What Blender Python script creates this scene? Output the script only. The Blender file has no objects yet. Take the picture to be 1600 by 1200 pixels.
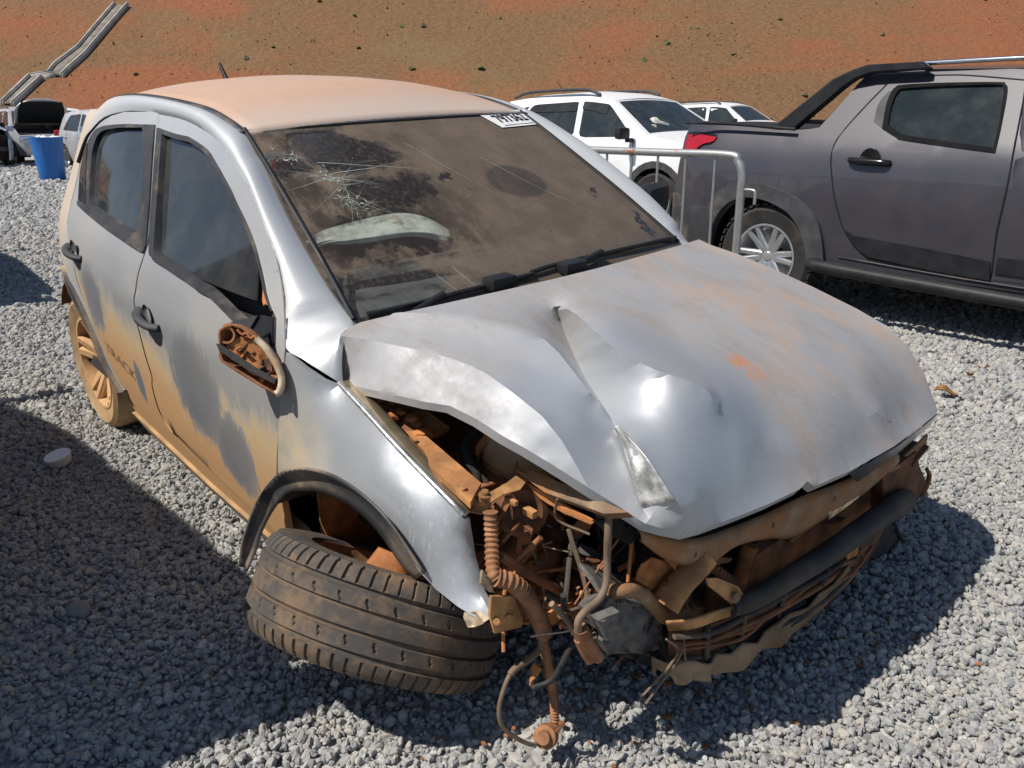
import bpy, bmesh, math, random
import numpy as np
from mathutils import Vector, Matrix
from mathutils.geometry import delaunay_2d_cdt
random.seed(7)
SC = bpy.context.scene
COL = SC.collection
SHAPES = {  # outlines in metres, measured on the vehicles
 'hood_edge': [(-0.403,-0.690,0.963),(-0.419,-0.654,0.968),(-0.420,-0.623,0.972),(-0.385,-0.545,0.985),(-0.351,-0.443,0.995),(-0.317,-0.276,1.005),(-0.297,-0.113,1.010),(-0.296,0.060,1.010),(-0.333,0.329,1.000),(-0.368,0.533,0.990),(-0.416,0.711,0.976),(-0.352,0.695,0.970),(-0.259,0.700,0.959),(-0.144,0.710,0.937),(0.012,0.720,0.902),(0.162,0.720,0.867),(0.269,0.710,0.839),(0.337,0.700,0.799),(0.400,0.685,0.740),(0.463,0.657,0.660),(0.468,0.635,0.655),(0.493,0.330,0.675),(0.502,0.074,0.700),(0.500,-0.012,0.710),(0.493,-0.077,0.712),(0.486,-0.098,0.730),(0.486,-0.126,0.722),(0.484,-0.250,0.733),(0.476,-0.353,0.742),(0.468,-0.447,0.752),(0.459,-0.492,0.757),(0.438,-0.527,0.770),(0.415,-0.559,0.785),(0.364,-0.588,0.815),(0.324,-0.616,0.842),(0.256,-0.646,0.874),(0.199,-0.661,0.890),(0.151,-0.671,0.899),(0.074,-0.674,0.909),(-0.002,-0.682,0.914),(-0.064,-0.698,0.906),(-0.147,-0.704,0.893),(-0.258,-0.715,0.876),(-0.386,-0.718,0.853)],
 'hood_crease_a': [(-0.389,-0.696,0.962),(-0.309,-0.667,0.966),(-0.237,-0.647,0.969),(-0.170,-0.626,0.971),(-0.093,-0.610,0.973),(-0.028,-0.606,0.974),(0.030,-0.609,0.973),(0.117,-0.621,0.967),(0.207,-0.625,0.948),(0.255,-0.620,0.914),(0.293,-0.619,0.878),(0.324,-0.616,0.842)],
 'hood_crease_b': [(-0.404,-0.576,0.984),(-0.363,-0.550,0.995),(-0.297,-0.514,1.002),(-0.230,-0.480,1.005),(-0.168,-0.452,1.004),(-0.095,-0.431,1.000),(-0.010,-0.412,0.991),(0.053,-0.429,0.982),(0.148,-0.470,0.968),(0.193,-0.479,0.950),(0.215,-0.468,0.925),(0.227,-0.452,0.899)],
 'hood_crease_c': [(-0.189,-0.194,0.968),(-0.180,-0.191,0.944),(-0.132,-0.218,0.922),(-0.045,-0.277,0.908),(0.058,-0.346,0.900),(0.156,-0.407,0.898),(0.227,-0.452,0.899)],
 'hood_crease_d': [(-0.122,-0.227,0.996),(-0.072,-0.248,1.000),(-0.000,-0.284,1.001),(0.114,-0.342,1.000),(0.203,-0.372,0.997),(0.272,-0.366,0.990),(0.316,-0.328,0.974),(0.342,-0.301,0.957),(0.362,-0.297,0.936)],
 'hood_crease_e': [(0.227,-0.452,0.899),(0.262,-0.479,0.899),(0.296,-0.491,0.881),(0.352,-0.523,0.842),(0.392,-0.542,0.800),(0.413,-0.557,0.786)],
 'hood_crease_f': [(0.227,-0.452,0.899),(0.312,-0.504,0.912),(0.361,-0.522,0.905),(0.398,-0.526,0.887),(0.428,-0.526,0.864),(0.452,-0.521,0.834),(0.463,-0.498,0.799),(0.465,-0.464,0.758)],
 'hood_crease_g': [(0.291,-0.478,0.919),(0.299,-0.463,0.913),(0.310,-0.451,0.905),(0.335,-0.449,0.904)],
 'hood_points': [(0.053,0.237,0.946),(0.211,0.300,0.902),(0.342,0.407,0.842),(0.396,0.144,0.828),(0.308,0.000,0.872),(0.404,-0.142,0.823),(0.473,0.015,0.782),(0.467,0.274,0.779),(-0.099,0.302,0.971),(-0.142,0.072,0.987),(-0.209,-0.106,0.997),(0.071,-0.060,0.947),(0.201,0.022,0.914),(0.439,-0.286,0.798),(0.267,0.147,0.886),(0.396,0.027,0.830),(-0.299,-0.568,0.977),(-0.206,-0.527,0.980),(-0.097,-0.505,0.977),(0.037,-0.494,0.966),(0.380,-0.430,0.893),(0.234,-0.562,0.945),(-0.008,-0.286,0.962),(0.072,-0.323,0.955),(0.166,-0.375,0.945),(0.255,-0.399,0.945),(0.323,-0.394,0.943),(0.287,-0.435,0.925),(0.434,-0.498,0.868),(0.471,-0.483,0.825),(-0.143,-0.680,0.938),(0.088,-0.661,0.947),(0.236,-0.647,0.913),(0.470,-0.093,0.748),(0.491,-0.046,0.738)],
 'bare_l': [(0.269,-0.490,0.903),(0.304,-0.500,0.885),(0.356,-0.528,0.846),(0.392,-0.544,0.803),(0.415,-0.559,0.789)],
 'bare_r': [(0.305,-0.509,0.916),(0.369,-0.529,0.906),(0.412,-0.532,0.880),(0.454,-0.527,0.838),(0.463,-0.471,0.765)],
 'fender_right_edge': [(-0.485,-0.792,0.917),(-0.425,-0.788,0.900),(-0.363,-0.775,0.884),(-0.338,-0.745,0.866),(-0.242,-0.752,0.847),(-0.088,-0.758,0.807),(0.022,-0.758,0.775),(0.127,-0.754,0.738),(0.121,-0.745,0.703),(0.132,-0.745,0.652),(0.167,-0.750,0.586),(0.227,-0.765,0.571),(0.197,-0.775,0.550),(0.149,-0.790,0.561),(0.090,-0.800,0.575),(0.044,-0.806,0.595),(-0.001,-0.812,0.628),(-0.051,-0.816,0.665),(-0.127,-0.820,0.690),(-0.229,-0.822,0.687),(-0.347,-0.822,0.666),(-0.446,-0.822,0.633),(-0.557,-0.816,0.573),(-0.526,-0.820,0.676),(-0.498,-0.818,0.773),(-0.482,-0.812,0.844)],
 'fender_right_points': [(-0.384,-0.802,0.824),(-0.210,-0.776,0.800),(-0.272,-0.765,0.867),(-0.334,-0.805,0.746),(-0.287,-0.812,0.676),(-0.160,-0.797,0.746),(-0.105,-0.784,0.794),(-0.093,-0.776,0.822),(-0.123,-0.768,0.833),(-0.015,-0.795,0.764),(0.038,-0.803,0.725),(0.100,-0.788,0.682),(-0.001,-0.772,0.794),(0.142,-0.775,0.623),(0.087,-0.796,0.634),(-0.097,-0.803,0.762)],
 'rear_door': [(-2.392,1.139),(-2.392,1.150),(-2.393,1.162),(-2.393,1.173),(-2.390,1.184),(-2.386,1.194),(-2.379,1.204),(-2.371,1.214),(-2.359,1.224),(-2.346,1.234),(-2.331,1.243),(-2.312,1.254),(-2.292,1.264),(-2.268,1.278),(-2.239,1.292),(-2.208,1.306),(-2.179,1.318),(-2.153,1.325),(-2.127,1.331),(-2.101,1.336),(-2.076,1.340),(-2.054,1.343),(-2.034,1.345),(-2.011,1.347),(-1.982,1.350),(-1.944,1.352),(-1.901,1.355),(-1.858,1.358),(-1.818,1.360),(-1.779,1.363),(-1.741,1.367),(-1.705,1.368),(-1.671,1.362),(-1.643,1.347),(-1.619,1.325),(-1.605,1.298),(-1.589,1.269),(-1.568,1.236),(-1.547,1.198),(-1.526,1.160),(-1.506,1.124),(-1.489,1.091),(-1.473,1.060),(-1.455,1.030),(-1.435,1.000),(-1.436,0.990),(-1.436,0.981),(-1.437,0.971),(-1.437,0.960),(-1.441,0.946),(-1.445,0.931),(-1.448,0.915),(-1.448,0.900),(-1.452,0.883),(-1.454,0.866),(-1.455,0.849),(-1.456,0.832),(-1.452,0.820),(-1.456,0.806),(-1.459,0.792),(-1.461,0.778),(-1.461,0.767),(-1.460,0.758),(-1.458,0.747),(-1.457,0.732),(-1.455,0.712),(-1.452,0.687),(-1.448,0.662),(-1.444,0.640),(-1.438,0.621),(-1.431,0.604),(-1.426,0.588),(-1.426,0.573),(-1.431,0.559),(-1.440,0.547),(-1.449,0.535),(-1.455,0.521),(-1.457,0.503),(-1.458,0.483),(-1.456,0.462),(-1.454,0.444),(-1.452,0.429),(-1.447,0.415),(-1.440,0.404),(-1.432,0.395),(-1.420,0.388),(-1.407,0.383),(-1.393,0.379),(-1.379,0.375),(-1.477,0.378),(-1.580,0.381),(-1.689,0.384),(-1.803,0.388),(-1.810,0.388),(-1.818,0.388),(-1.826,0.389),(-1.836,0.390),(-1.850,0.389),(-1.866,0.386),(-1.883,0.388),(-1.899,0.399),(-1.915,0.422),(-1.932,0.455),(-1.960,0.485),(-1.985,0.514),(-2.005,0.538),(-2.022,0.561),(-2.036,0.584),(-2.051,0.605),(-2.069,0.624),(-2.085,0.642),(-2.100,0.660),(-2.113,0.679),(-2.124,0.698),(-2.133,0.717),(-2.140,0.737),(-2.147,0.757),(-2.158,0.779),(-2.167,0.803),(-2.179,0.826),(-2.201,0.844),(-2.219,0.860),(-2.234,0.875),(-2.248,0.889),(-2.264,0.903),(-2.271,0.911),(-2.279,0.919),(-2.287,0.928),(-2.294,0.938),(-2.300,0.950),(-2.309,0.964),(-2.322,0.978),(-2.333,0.993),(-2.342,1.011),(-2.350,1.030),(-2.357,1.050),(-2.362,1.069),(-2.369,1.087),(-2.376,1.104),(-2.384,1.121)],
 'front_door_a': [(-1.671,1.362),(-1.612,1.362),(-1.555,1.362),(-1.499,1.361),(-1.444,1.359),(-1.388,1.355),(-1.333,1.350),(-1.281,1.344),(-1.237,1.339),(-1.200,1.333),(-1.171,1.327),(-1.145,1.321),(-1.122,1.314),(-1.100,1.308),(-1.080,1.302),(-1.061,1.295),(-1.040,1.288),(-1.017,1.280),(-0.992,1.272),(-0.967,1.263),(-0.944,1.254),(-0.922,1.246),(-0.901,1.237),(-0.881,1.229),(-0.862,1.220),(-0.844,1.210),(-0.827,1.201),(-0.811,1.191),(-0.795,1.182),(-0.779,1.171),(-0.763,1.160),(-0.748,1.150),(-0.734,1.140),(-0.720,1.132),(-0.707,1.124),(-0.694,1.118),(-0.682,1.110),(-0.670,1.103),(-0.659,1.096),(-0.648,1.088),(-0.638,1.081),(-0.629,1.073),(-0.620,1.065),(-0.612,1.057),(-0.604,1.050),(-0.596,1.042),(-0.589,1.035),(-0.581,1.028),(-0.574,1.019),(-0.565,1.010),(-0.557,1.000),(-0.548,0.989),(-0.538,0.977),(-0.529,0.964),(-0.519,0.950),(-0.511,0.935),(-0.502,0.920),(-0.497,0.905),(-0.493,0.889),(-0.492,0.873),(-0.490,0.855),(-0.488,0.838),(-0.486,0.819),(-0.492,0.797),(-0.498,0.773),(-0.505,0.745),(-0.518,0.713),(-0.531,0.680),(-0.542,0.651),(-0.550,0.627),(-0.556,0.607),(-0.563,0.586),(-0.571,0.565)],
 'gapB': [(-1.666,1.362),(-1.639,1.341),(-1.613,1.320),(-1.597,1.297),(-1.578,1.270),(-1.557,1.237),(-1.536,1.200),(-1.515,1.161),(-1.496,1.126),(-1.479,1.093),(-1.463,1.062),(-1.445,1.031),(-1.425,1.001),(-1.426,0.992),(-1.427,0.982),(-1.427,0.973),(-1.428,0.961),(-1.431,0.948),(-1.434,0.933),(-1.437,0.917),(-1.438,0.902),(-1.441,0.885),(-1.443,0.868),(-1.443,0.851),(-1.444,0.834),(-1.441,0.823),(-1.443,0.809),(-1.446,0.795),(-1.448,0.782),(-1.448,0.771),(-1.447,0.761),(-1.444,0.751),(-1.443,0.736),(-1.441,0.715),(-1.438,0.691),(-1.434,0.666),(-1.430,0.644),(-1.424,0.626),(-1.417,0.609),(-1.412,0.593),(-1.411,0.577),(-1.416,0.564),(-1.425,0.552),(-1.434,0.540),(-1.440,0.526),(-1.442,0.508),(-1.442,0.488),(-1.440,0.468),(-1.436,0.451),(-1.435,0.435),(-1.430,0.422),(-1.423,0.411),(-1.414,0.402),(-1.403,0.395),(-1.390,0.390),(-1.376,0.386),(-1.362,0.382)],
 'rear_door_opening': [(-2.213,1.015),(-2.227,1.029),(-2.241,1.043),(-2.255,1.059),(-2.271,1.080),(-2.288,1.103),(-2.301,1.123),(-2.308,1.139),(-2.310,1.152),(-2.309,1.166),(-2.310,1.182),(-2.308,1.197),(-2.300,1.213),(-2.288,1.231),(-2.271,1.249),(-2.256,1.263),(-2.238,1.272),(-2.219,1.278),(-2.196,1.283),(-2.172,1.288),(-2.145,1.293),(-2.108,1.297),(-2.055,1.303),(-1.993,1.309),(-1.932,1.314),(-1.872,1.319),(-1.815,1.322),(-1.764,1.325),(-1.722,1.328),(-1.684,1.330),(-1.646,1.332),(-1.617,1.300),(-1.593,1.267),(-1.571,1.232),(-1.548,1.192),(-1.523,1.150),(-1.499,1.108),(-1.478,1.068),(-1.455,1.029),(-1.431,0.991),(-1.440,0.989),(-1.449,0.986),(-1.485,0.986),(-1.570,0.989),(-1.689,0.995),(-1.815,1.001),(-1.937,1.006),(-2.070,1.010)],
 'rear_door_glass': [(-2.070,1.032),(-2.099,1.060),(-2.124,1.089),(-2.148,1.118),(-2.169,1.146),(-2.187,1.174),(-2.199,1.198),(-2.203,1.217),(-2.201,1.232),(-2.194,1.245),(-2.186,1.256),(-2.174,1.264),(-2.157,1.271),(-2.138,1.276),(-2.114,1.281),(-2.080,1.286),(-2.031,1.292),(-1.974,1.299),(-1.913,1.304),(-1.854,1.309),(-1.794,1.313),(-1.735,1.318),(-1.708,1.292),(-1.682,1.268),(-1.658,1.243),(-1.639,1.219),(-1.622,1.195),(-1.606,1.170),(-1.591,1.143),(-1.577,1.115),(-1.564,1.087),(-1.552,1.061),(-1.540,1.036),(-1.527,1.011),(-1.605,1.014),(-1.687,1.016),(-1.773,1.019),(-1.864,1.023),(-1.963,1.028)],
 'quarter_glass': [(-2.206,1.027),(-2.232,1.056),(-2.255,1.087),(-2.274,1.115),(-2.287,1.140),(-2.295,1.162),(-2.300,1.181),(-2.301,1.200),(-2.297,1.216),(-2.288,1.219),(-2.272,1.204),(-2.251,1.176),(-2.223,1.143),(-2.189,1.107),(-2.149,1.066),(-2.106,1.027),(-2.139,1.027),(-2.172,1.027)],
 'front_door_opening': [(-1.615,1.326),(-1.571,1.324),(-1.527,1.322),(-1.489,1.321),(-1.458,1.320),(-1.431,1.320),(-1.405,1.320),(-1.381,1.320),(-1.357,1.320),(-1.327,1.317),(-1.284,1.312),(-1.235,1.305),(-1.193,1.298),(-1.163,1.289),(-1.139,1.280),(-1.116,1.271),(-1.092,1.262),(-1.068,1.253),(-1.045,1.243),(-1.023,1.234),(-1.000,1.224),(-0.979,1.215),(-0.961,1.206),(-0.944,1.197),(-0.922,1.186),(-0.889,1.171),(-0.853,1.154),(-0.820,1.137),(-0.794,1.123),(-0.771,1.109),(-0.749,1.094),(-0.729,1.079),(-0.709,1.064),(-0.689,1.048),(-0.670,1.033),(-0.651,1.017),(-0.631,1.003),(-0.612,0.992),(-0.592,0.982),(-0.572,0.973),(-0.563,0.957),(-0.555,0.940),(-0.547,0.924),(-0.585,0.922),(-0.624,0.920),(-0.661,0.919),(-0.690,0.919),(-0.717,0.920),(-0.750,0.923),(-0.800,0.930),(-0.857,0.940),(-0.907,0.948),(-0.938,0.952),(-0.960,0.955),(-0.982,0.957),(-1.004,0.959),(-1.025,0.961),(-1.054,0.963),(-1.096,0.967),(-1.147,0.971),(-1.200,0.974),(-1.257,0.975),(-1.317,0.975),(-1.379,0.976),(-1.386,0.980),(-1.393,0.984),(-1.408,1.001),(-1.435,1.038),(-1.466,1.089),(-1.497,1.145),(-1.530,1.202),(-1.567,1.265)],
 'front_door_glass': [(-1.337,0.987),(-1.368,1.023),(-1.398,1.060),(-1.424,1.096),(-1.449,1.130),(-1.472,1.163),(-1.492,1.192),(-1.508,1.216),(-1.520,1.237),(-1.530,1.254),(-1.538,1.268),(-1.542,1.279),(-1.544,1.287),(-1.542,1.294),(-1.537,1.298),(-1.530,1.302),(-1.521,1.305),(-1.509,1.308),(-1.494,1.309),(-1.472,1.311),(-1.447,1.311),(-1.422,1.311),(-1.397,1.310),(-1.373,1.308),(-1.347,1.306),(-1.321,1.303),(-1.293,1.301),(-1.267,1.297),(-1.244,1.293),(-1.222,1.288),(-1.199,1.282),(-1.174,1.274),(-1.147,1.265),(-1.122,1.256),(-1.100,1.246),(-1.080,1.236),(-1.060,1.225),(-1.037,1.215),(-1.013,1.204),(-0.991,1.194),(-0.971,1.184),(-0.952,1.174),(-0.932,1.164),(-0.912,1.154),(-0.891,1.144),(-0.871,1.134),(-0.853,1.124),(-0.836,1.114),(-0.820,1.106),(-0.806,1.100),(-0.793,1.097),(-0.780,1.093),(-0.767,1.075),(-0.753,1.056),(-0.740,1.038),(-0.728,1.020),(-0.717,1.002),(-0.707,0.983),(-0.764,0.980),(-0.824,0.977),(-0.885,0.975),(-0.946,0.973),(-1.008,0.972),(-1.072,0.971),(-1.154,0.977),(-1.242,0.982)],
 'window_channel': [(-0.794,1.096),(-0.775,1.086),(-0.755,1.073),(-0.731,1.052),(-0.704,1.028),(-0.677,1.004),(-0.649,0.979),(-0.669,0.977),(-0.690,0.976),(-0.693,0.971),(-0.706,0.979),(-0.747,1.029)],
 'belt_rear': [(-2.228,1.019),(-2.081,1.015),(-1.945,1.011),(-1.820,1.006),(-1.694,1.000),(-1.574,0.994),(-1.490,0.991),(-1.454,0.991),(-1.445,0.993),(-1.437,0.996),(-1.435,0.991),(-1.432,0.986),(-1.430,0.982),(-1.435,0.979),(-1.440,0.975),(-1.474,0.974),(-1.557,0.976),(-1.675,0.981),(-1.800,0.986),(-1.922,0.993),(-2.058,0.999),(-2.204,1.007),(-2.212,1.011),(-2.220,1.015)],
 'belt_front': [(-1.362,0.986),(-1.310,0.986),(-1.259,0.985),(-1.209,0.985),(-1.158,0.982),(-1.108,0.979),(-1.065,0.976),(-1.035,0.974),(-1.012,0.971),(-0.990,0.968),(-0.965,0.963),(-0.941,0.957),(-0.917,0.952),(-0.939,0.951),(-0.960,0.951),(-0.982,0.951),(-1.002,0.952),(-1.022,0.955),(-1.050,0.957),(-1.091,0.960),(-1.141,0.962),(-1.192,0.965),(-1.242,0.967),(-1.294,0.968),(-1.347,0.970),(-1.352,0.976),(-1.357,0.981)],
 'mirror_base_dark': [(-0.664,0.919),(-0.630,0.969),(-0.574,0.975),(-0.546,0.922),(-0.559,0.906)],
 'mirror_base': [(-0.754,0.923),(-0.630,0.969),(-0.658,0.920)],
 'handle_rear': [(-2.113,-0.812,0.853)],
 'handle_front': [(-1.317,-0.829,0.797)],
 'decal': [(-1.922,-0.820,0.530),(-1.628,-0.819,0.496),(-2.011,-0.813,0.458)],
 'fuel': [(-2.423,-0.730,1.026)],
 'rear_flare': [(-1.756,0.405),(-1.776,0.403),(-1.799,0.403),(-1.830,0.399),(-1.862,0.412),(-1.896,0.466),(-1.948,0.525),(-1.984,0.572),(-2.016,0.614),(-2.049,0.652),(-2.077,0.688),(-2.098,0.723),(-2.121,0.750),(-2.159,0.757),(-2.200,0.756),(-2.246,0.752),(-2.295,0.743),(-2.363,0.727),(-2.430,0.708),(-2.491,0.689),(-2.547,0.665),(-2.592,0.627),(-2.747,0.552),(-4.539,0.023),(-4.546,-0.032),(-4.530,-0.068),(-4.506,-0.097),(-4.506,-0.055),(-4.502,-0.013),(-2.721,0.518),(-2.580,0.581),(-2.502,0.623),(-2.425,0.658),(-2.360,0.679),(-2.305,0.691),(-2.276,0.689),(-2.255,0.682),(-2.244,0.677),(-2.222,0.666),(-2.162,0.640),(-2.090,0.613),(-2.019,0.596),(-1.957,0.576),(-1.918,0.541),(-1.890,0.501),(-1.870,0.461),(-1.867,0.421),(-1.871,0.390),(-1.876,0.363),(-1.815,0.384)],
 'ws_left_edge': [(-1.119,-0.549,1.345),(-1.064,-0.560,1.317),(-1.011,-0.569,1.290),(-0.960,-0.576,1.263),(-0.910,-0.583,1.237),(-0.863,-0.592,1.212),(-0.821,-0.601,1.189),(-0.786,-0.608,1.169),(-0.754,-0.614,1.152),(-0.723,-0.618,1.134),(-0.692,-0.622,1.117),(-0.664,-0.626,1.101),(-0.633,-0.630,1.083),(-0.591,-0.635,1.060),(-0.551,-0.640,1.037),(-0.523,-0.642,1.020),(-0.500,-0.642,1.007),(-0.474,-0.641,0.992),(-0.453,-0.639,0.980),(-0.440,-0.638,0.973),(-0.431,-0.638,0.968)],
 'ws_top': [(-1.119,-0.549,1.345),(-1.085,-0.015,1.358),(-1.153,0.561,1.360)],
 'ws_bot': [(-0.431,-0.638,0.968),(-0.393,-0.411,0.982),(-0.377,-0.224,0.990),(-0.383,0.134,0.999),(-0.441,0.638,0.974)],
 'ws_right': [(-1.153,0.561,1.360),(-0.899,0.596,1.229),(-0.622,0.637,1.076),(-0.441,0.638,0.974)],
 'label': [(-1.098,0.305,1.355),(-1.151,0.575,1.357),(-1.066,0.614,1.311),(-1.018,0.347,1.314)],
 'crack1': [(-0.860,-0.412,1.232)],
 'crack2': [(-0.982,-0.478,1.285)],
 'crack3': [(-0.761,-0.403,1.182)],
 'smear_smA': [(-0.978,-0.346,1.295)],
 'smear_smB': [(-1.051,-0.385,1.327)],
 'smear_smC': [(-0.776,-0.308,1.198)],
 'smear_smD': [(-0.473,-0.483,1.018)],
 'smear_smE': [(-0.793,-0.067,1.217)],
 'smear_smF': [(-0.671,0.458,1.129)],
 'smear_smG': [(-0.480,-0.592,1.005)],
 'smear_smH': [(-0.533,0.534,1.044)],
 'smear_smI': [(-1.077,0.604,1.318)],
 'smear_smJ': [(-0.781,-0.217,1.206)],
 'smear_smK': [(-0.632,-0.399,1.115)],
 'smear_smL': [(-0.740,0.166,1.187)],
 'smear_smM': [(-0.956,-0.523,1.268)],
 'smear_smN': [(-0.946,-0.280,1.284)],
 'wiper_right': [(-0.388,0.138,1.001),(-0.447,0.645,0.976),(-0.397,-0.400,0.986)],
 'wiper_left': [(-0.394,-0.382,0.986),(-0.428,-0.588,0.976)],
 'ditch': [(-1.719,-0.535,1.402),(-1.371,-0.540,1.391),(-1.208,-0.545,1.364),(-1.113,-0.548,1.345)],
 'bag_top': [(-0.590,1.107),(-0.536,1.123),(-0.486,1.131),(-0.429,1.136),(-0.367,1.142),(-0.296,1.145),(-0.245,1.138),(-0.213,1.125),(-0.200,1.111)],
 'bag_low': [(-0.591,1.104),(-0.558,1.101),(-0.520,1.094),(-0.477,1.092),(-0.426,1.092),(-0.366,1.097),(-0.315,1.097),(-0.272,1.088),(-0.242,1.075)],
 'airbag_box': [(-0.800,-0.509,1.074),(-0.800,-0.427,1.098),(-0.800,-0.298,1.111),(-0.800,-0.208,1.113),(-0.800,-0.114,1.093),(-0.800,-0.051,1.065),(-0.800,-0.042,1.023),(-0.800,-0.092,1.023),(-0.800,-0.188,1.045),(-0.800,-0.281,1.032),(-0.800,-0.389,1.041)],
 'front_flare_out': [(0.073,-0.815,0.609),(0.043,-0.826,0.652),(-0.017,-0.832,0.696),(-0.076,-0.835,0.715),(-0.158,-0.838,0.723),(-0.255,-0.840,0.712),(-0.368,-0.842,0.676),(-0.466,-0.846,0.626),(-0.549,-0.850,0.556),(-0.620,-0.857,0.474),(-0.620,-0.887,0.421),(-0.610,-0.915,0.375),(-0.600,-0.933,0.318)],
 'front_flare_in': [(0.023,-0.800,0.561),(-0.008,-0.810,0.581),(-0.068,-0.815,0.621),(-0.136,-0.818,0.644),(-0.225,-0.820,0.644),(-0.313,-0.820,0.626),(-0.403,-0.822,0.593),(-0.472,-0.830,0.558),(-0.524,-0.840,0.509),(-0.600,-0.836,0.429),(-0.600,-0.863,0.387),(-0.590,-0.887,0.349),(-0.580,-0.924,0.309)],
 'rail_base': [(-0.274,-0.648,0.775),(-0.235,-0.635,0.775),(-0.053,-0.669,0.775),(0.112,-0.696,0.775),(0.134,-0.730,0.775),(0.157,-0.760,0.775),(-0.019,-0.728,0.775),(-0.248,-0.686,0.775)],
 'rail_hat': [(-0.157,-0.678,0.800),(-0.115,-0.682,0.800),(0.142,-0.712,0.790),(0.151,-0.745,0.790)],
 'rail_bolts': [(-0.116,-0.695,0.785),(0.107,-0.739,0.782),(0.144,-0.714,0.782)],
 'rail_hole': [(0.055,-0.727,0.776)],
 'gold_flange': [(-0.338,-0.743,0.869),(-0.204,-0.752,0.840),(-0.091,-0.756,0.808),(0.024,-0.756,0.775),(0.127,-0.752,0.742)],
 'inner_wall': [(-0.469,-0.544,0.700),(-0.305,-0.540,0.700),(0.008,-0.610,0.700),(0.016,-0.528,0.700),(-0.152,-0.460,0.700),(-0.370,-0.430,0.700),(-0.509,-0.477,0.700)],
 'reservoir': [(-0.021,-0.494,0.720),(-0.061,-0.559,0.720),(0.080,-0.487,0.720),(-0.128,-0.398,0.720)],
 'hose_bay': [(-0.115,-0.506,0.760),(-0.106,-0.546,0.760),(-0.085,-0.579,0.750),(-0.047,-0.599,0.740),(-0.024,-0.597,0.720),(-0.017,-0.596,0.700)],
 'panel_plate': [(0.125,-0.734,0.745),(0.117,-0.700,0.760),(0.116,-0.635,0.765),(0.107,-0.583,0.770),(0.136,-0.590,0.770),(0.146,-0.623,0.760),(0.133,-0.658,0.755),(0.136,-0.716,0.735)],
 'panel_bar': [(0.121,-0.596,0.775),(0.156,-0.583,0.785),(0.402,-0.577,0.800),(0.365,-0.596,0.785),(0.210,-0.600,0.765)],
 'panel_edge': [(0.116,-0.586,0.760),(0.181,-0.589,0.760),(0.278,-0.597,0.765),(0.335,-0.602,0.770),(0.321,-0.596,0.755),(0.244,-0.597,0.745),(0.171,-0.588,0.740)],
 'black_tab': [(0.330,-0.609,0.773),(0.330,-0.495,0.734),(0.330,-0.478,0.700),(0.330,-0.479,0.667),(0.330,-0.509,0.679),(0.330,-0.570,0.728)],
 'black_tab_bolt': [(0.335,-0.509,0.719)],
 'horn': [(0.140,-0.612,0.705),(0.140,-0.562,0.684),(0.130,-0.597,0.612)],
 'engine_lump': [(0.080,-0.504,0.519),(0.080,-0.583,0.563),(0.080,-0.396,0.441),(0.080,-0.491,0.423)],
 'harness_a': [(0.170,-0.722,0.761),(0.180,-0.727,0.718),(0.200,-0.743,0.684),(0.220,-0.757,0.665),(0.230,-0.757,0.656)],
 'harness_b': [(0.230,-0.757,0.660),(0.245,-0.732,0.644),(0.255,-0.704,0.606),(0.260,-0.680,0.555),(0.260,-0.661,0.505),(0.260,-0.656,0.483)],
 'harness_c': [(0.260,-0.660,0.485),(0.262,-0.655,0.449),(0.265,-0.643,0.385),(0.270,-0.633,0.321),(0.275,-0.632,0.271),(0.280,-0.638,0.248)],
 'connector': [(0.290,-0.672,0.247)],
 'loop': [(0.262,-0.664,0.482),(0.262,-0.670,0.458),(0.262,-0.707,0.450),(0.265,-0.748,0.449),(0.270,-0.775,0.421),(0.275,-0.790,0.385),(0.280,-0.785,0.344),(0.285,-0.755,0.298),(0.290,-0.715,0.254),(0.290,-0.687,0.243)],
 'loop_tag': [(0.262,-0.674,0.419)],
 'tube_diag': [(0.200,-0.720,0.676),(0.210,-0.666,0.618),(0.220,-0.582,0.538),(0.230,-0.532,0.492)],
 'bolt_plate': [(0.235,-0.779,0.633),(0.235,-0.722,0.604),(0.235,-0.696,0.531),(0.235,-0.701,0.518),(0.235,-0.771,0.541),(0.235,-0.784,0.591)],
 'bolt_plate_bolts': [(0.240,-0.736,0.565),(0.240,-0.768,0.573)],
 'white_shard': [(0.157,-0.775,0.551),(0.191,-0.775,0.567),(0.235,-0.775,0.578),(0.210,-0.775,0.548),(0.191,-0.775,0.531),(0.170,-0.775,0.518),(0.154,-0.775,0.529)],
 'white_chip': [(0.215,-0.786,0.686),(0.215,-0.762,0.650),(0.215,-0.751,0.614),(0.215,-0.770,0.628),(0.215,-0.786,0.651)],
 'cable_a': [(0.350,-0.586,0.790),(0.360,-0.596,0.750),(0.360,-0.594,0.699),(0.370,-0.604,0.649),(0.375,-0.629,0.626),(0.380,-0.670,0.625),(0.380,-0.688,0.613),(0.380,-0.686,0.590),(0.380,-0.678,0.569)],
 'boot_a': [(0.380,-0.680,0.591),(0.385,-0.661,0.544),(0.390,-0.637,0.503)],
 'cable_b': [(0.330,-0.709,0.633),(0.340,-0.687,0.600),(0.350,-0.669,0.565),(0.360,-0.661,0.540)],
 'boot_b': [(0.360,-0.661,0.543),(0.365,-0.650,0.511),(0.370,-0.637,0.483)],
 'hook_plate': [(0.260,-0.667,0.538),(0.260,-0.622,0.543),(0.260,-0.555,0.520),(0.260,-0.559,0.486),(0.260,-0.602,0.495),(0.260,-0.639,0.504)],
 'orange_small': [(0.200,-0.496,0.573),(0.200,-0.454,0.557),(0.200,-0.442,0.527),(0.200,-0.488,0.541)],
 'pipe_mid': [(0.170,-0.503,0.540),(0.180,-0.463,0.535),(0.190,-0.399,0.523)],
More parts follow.
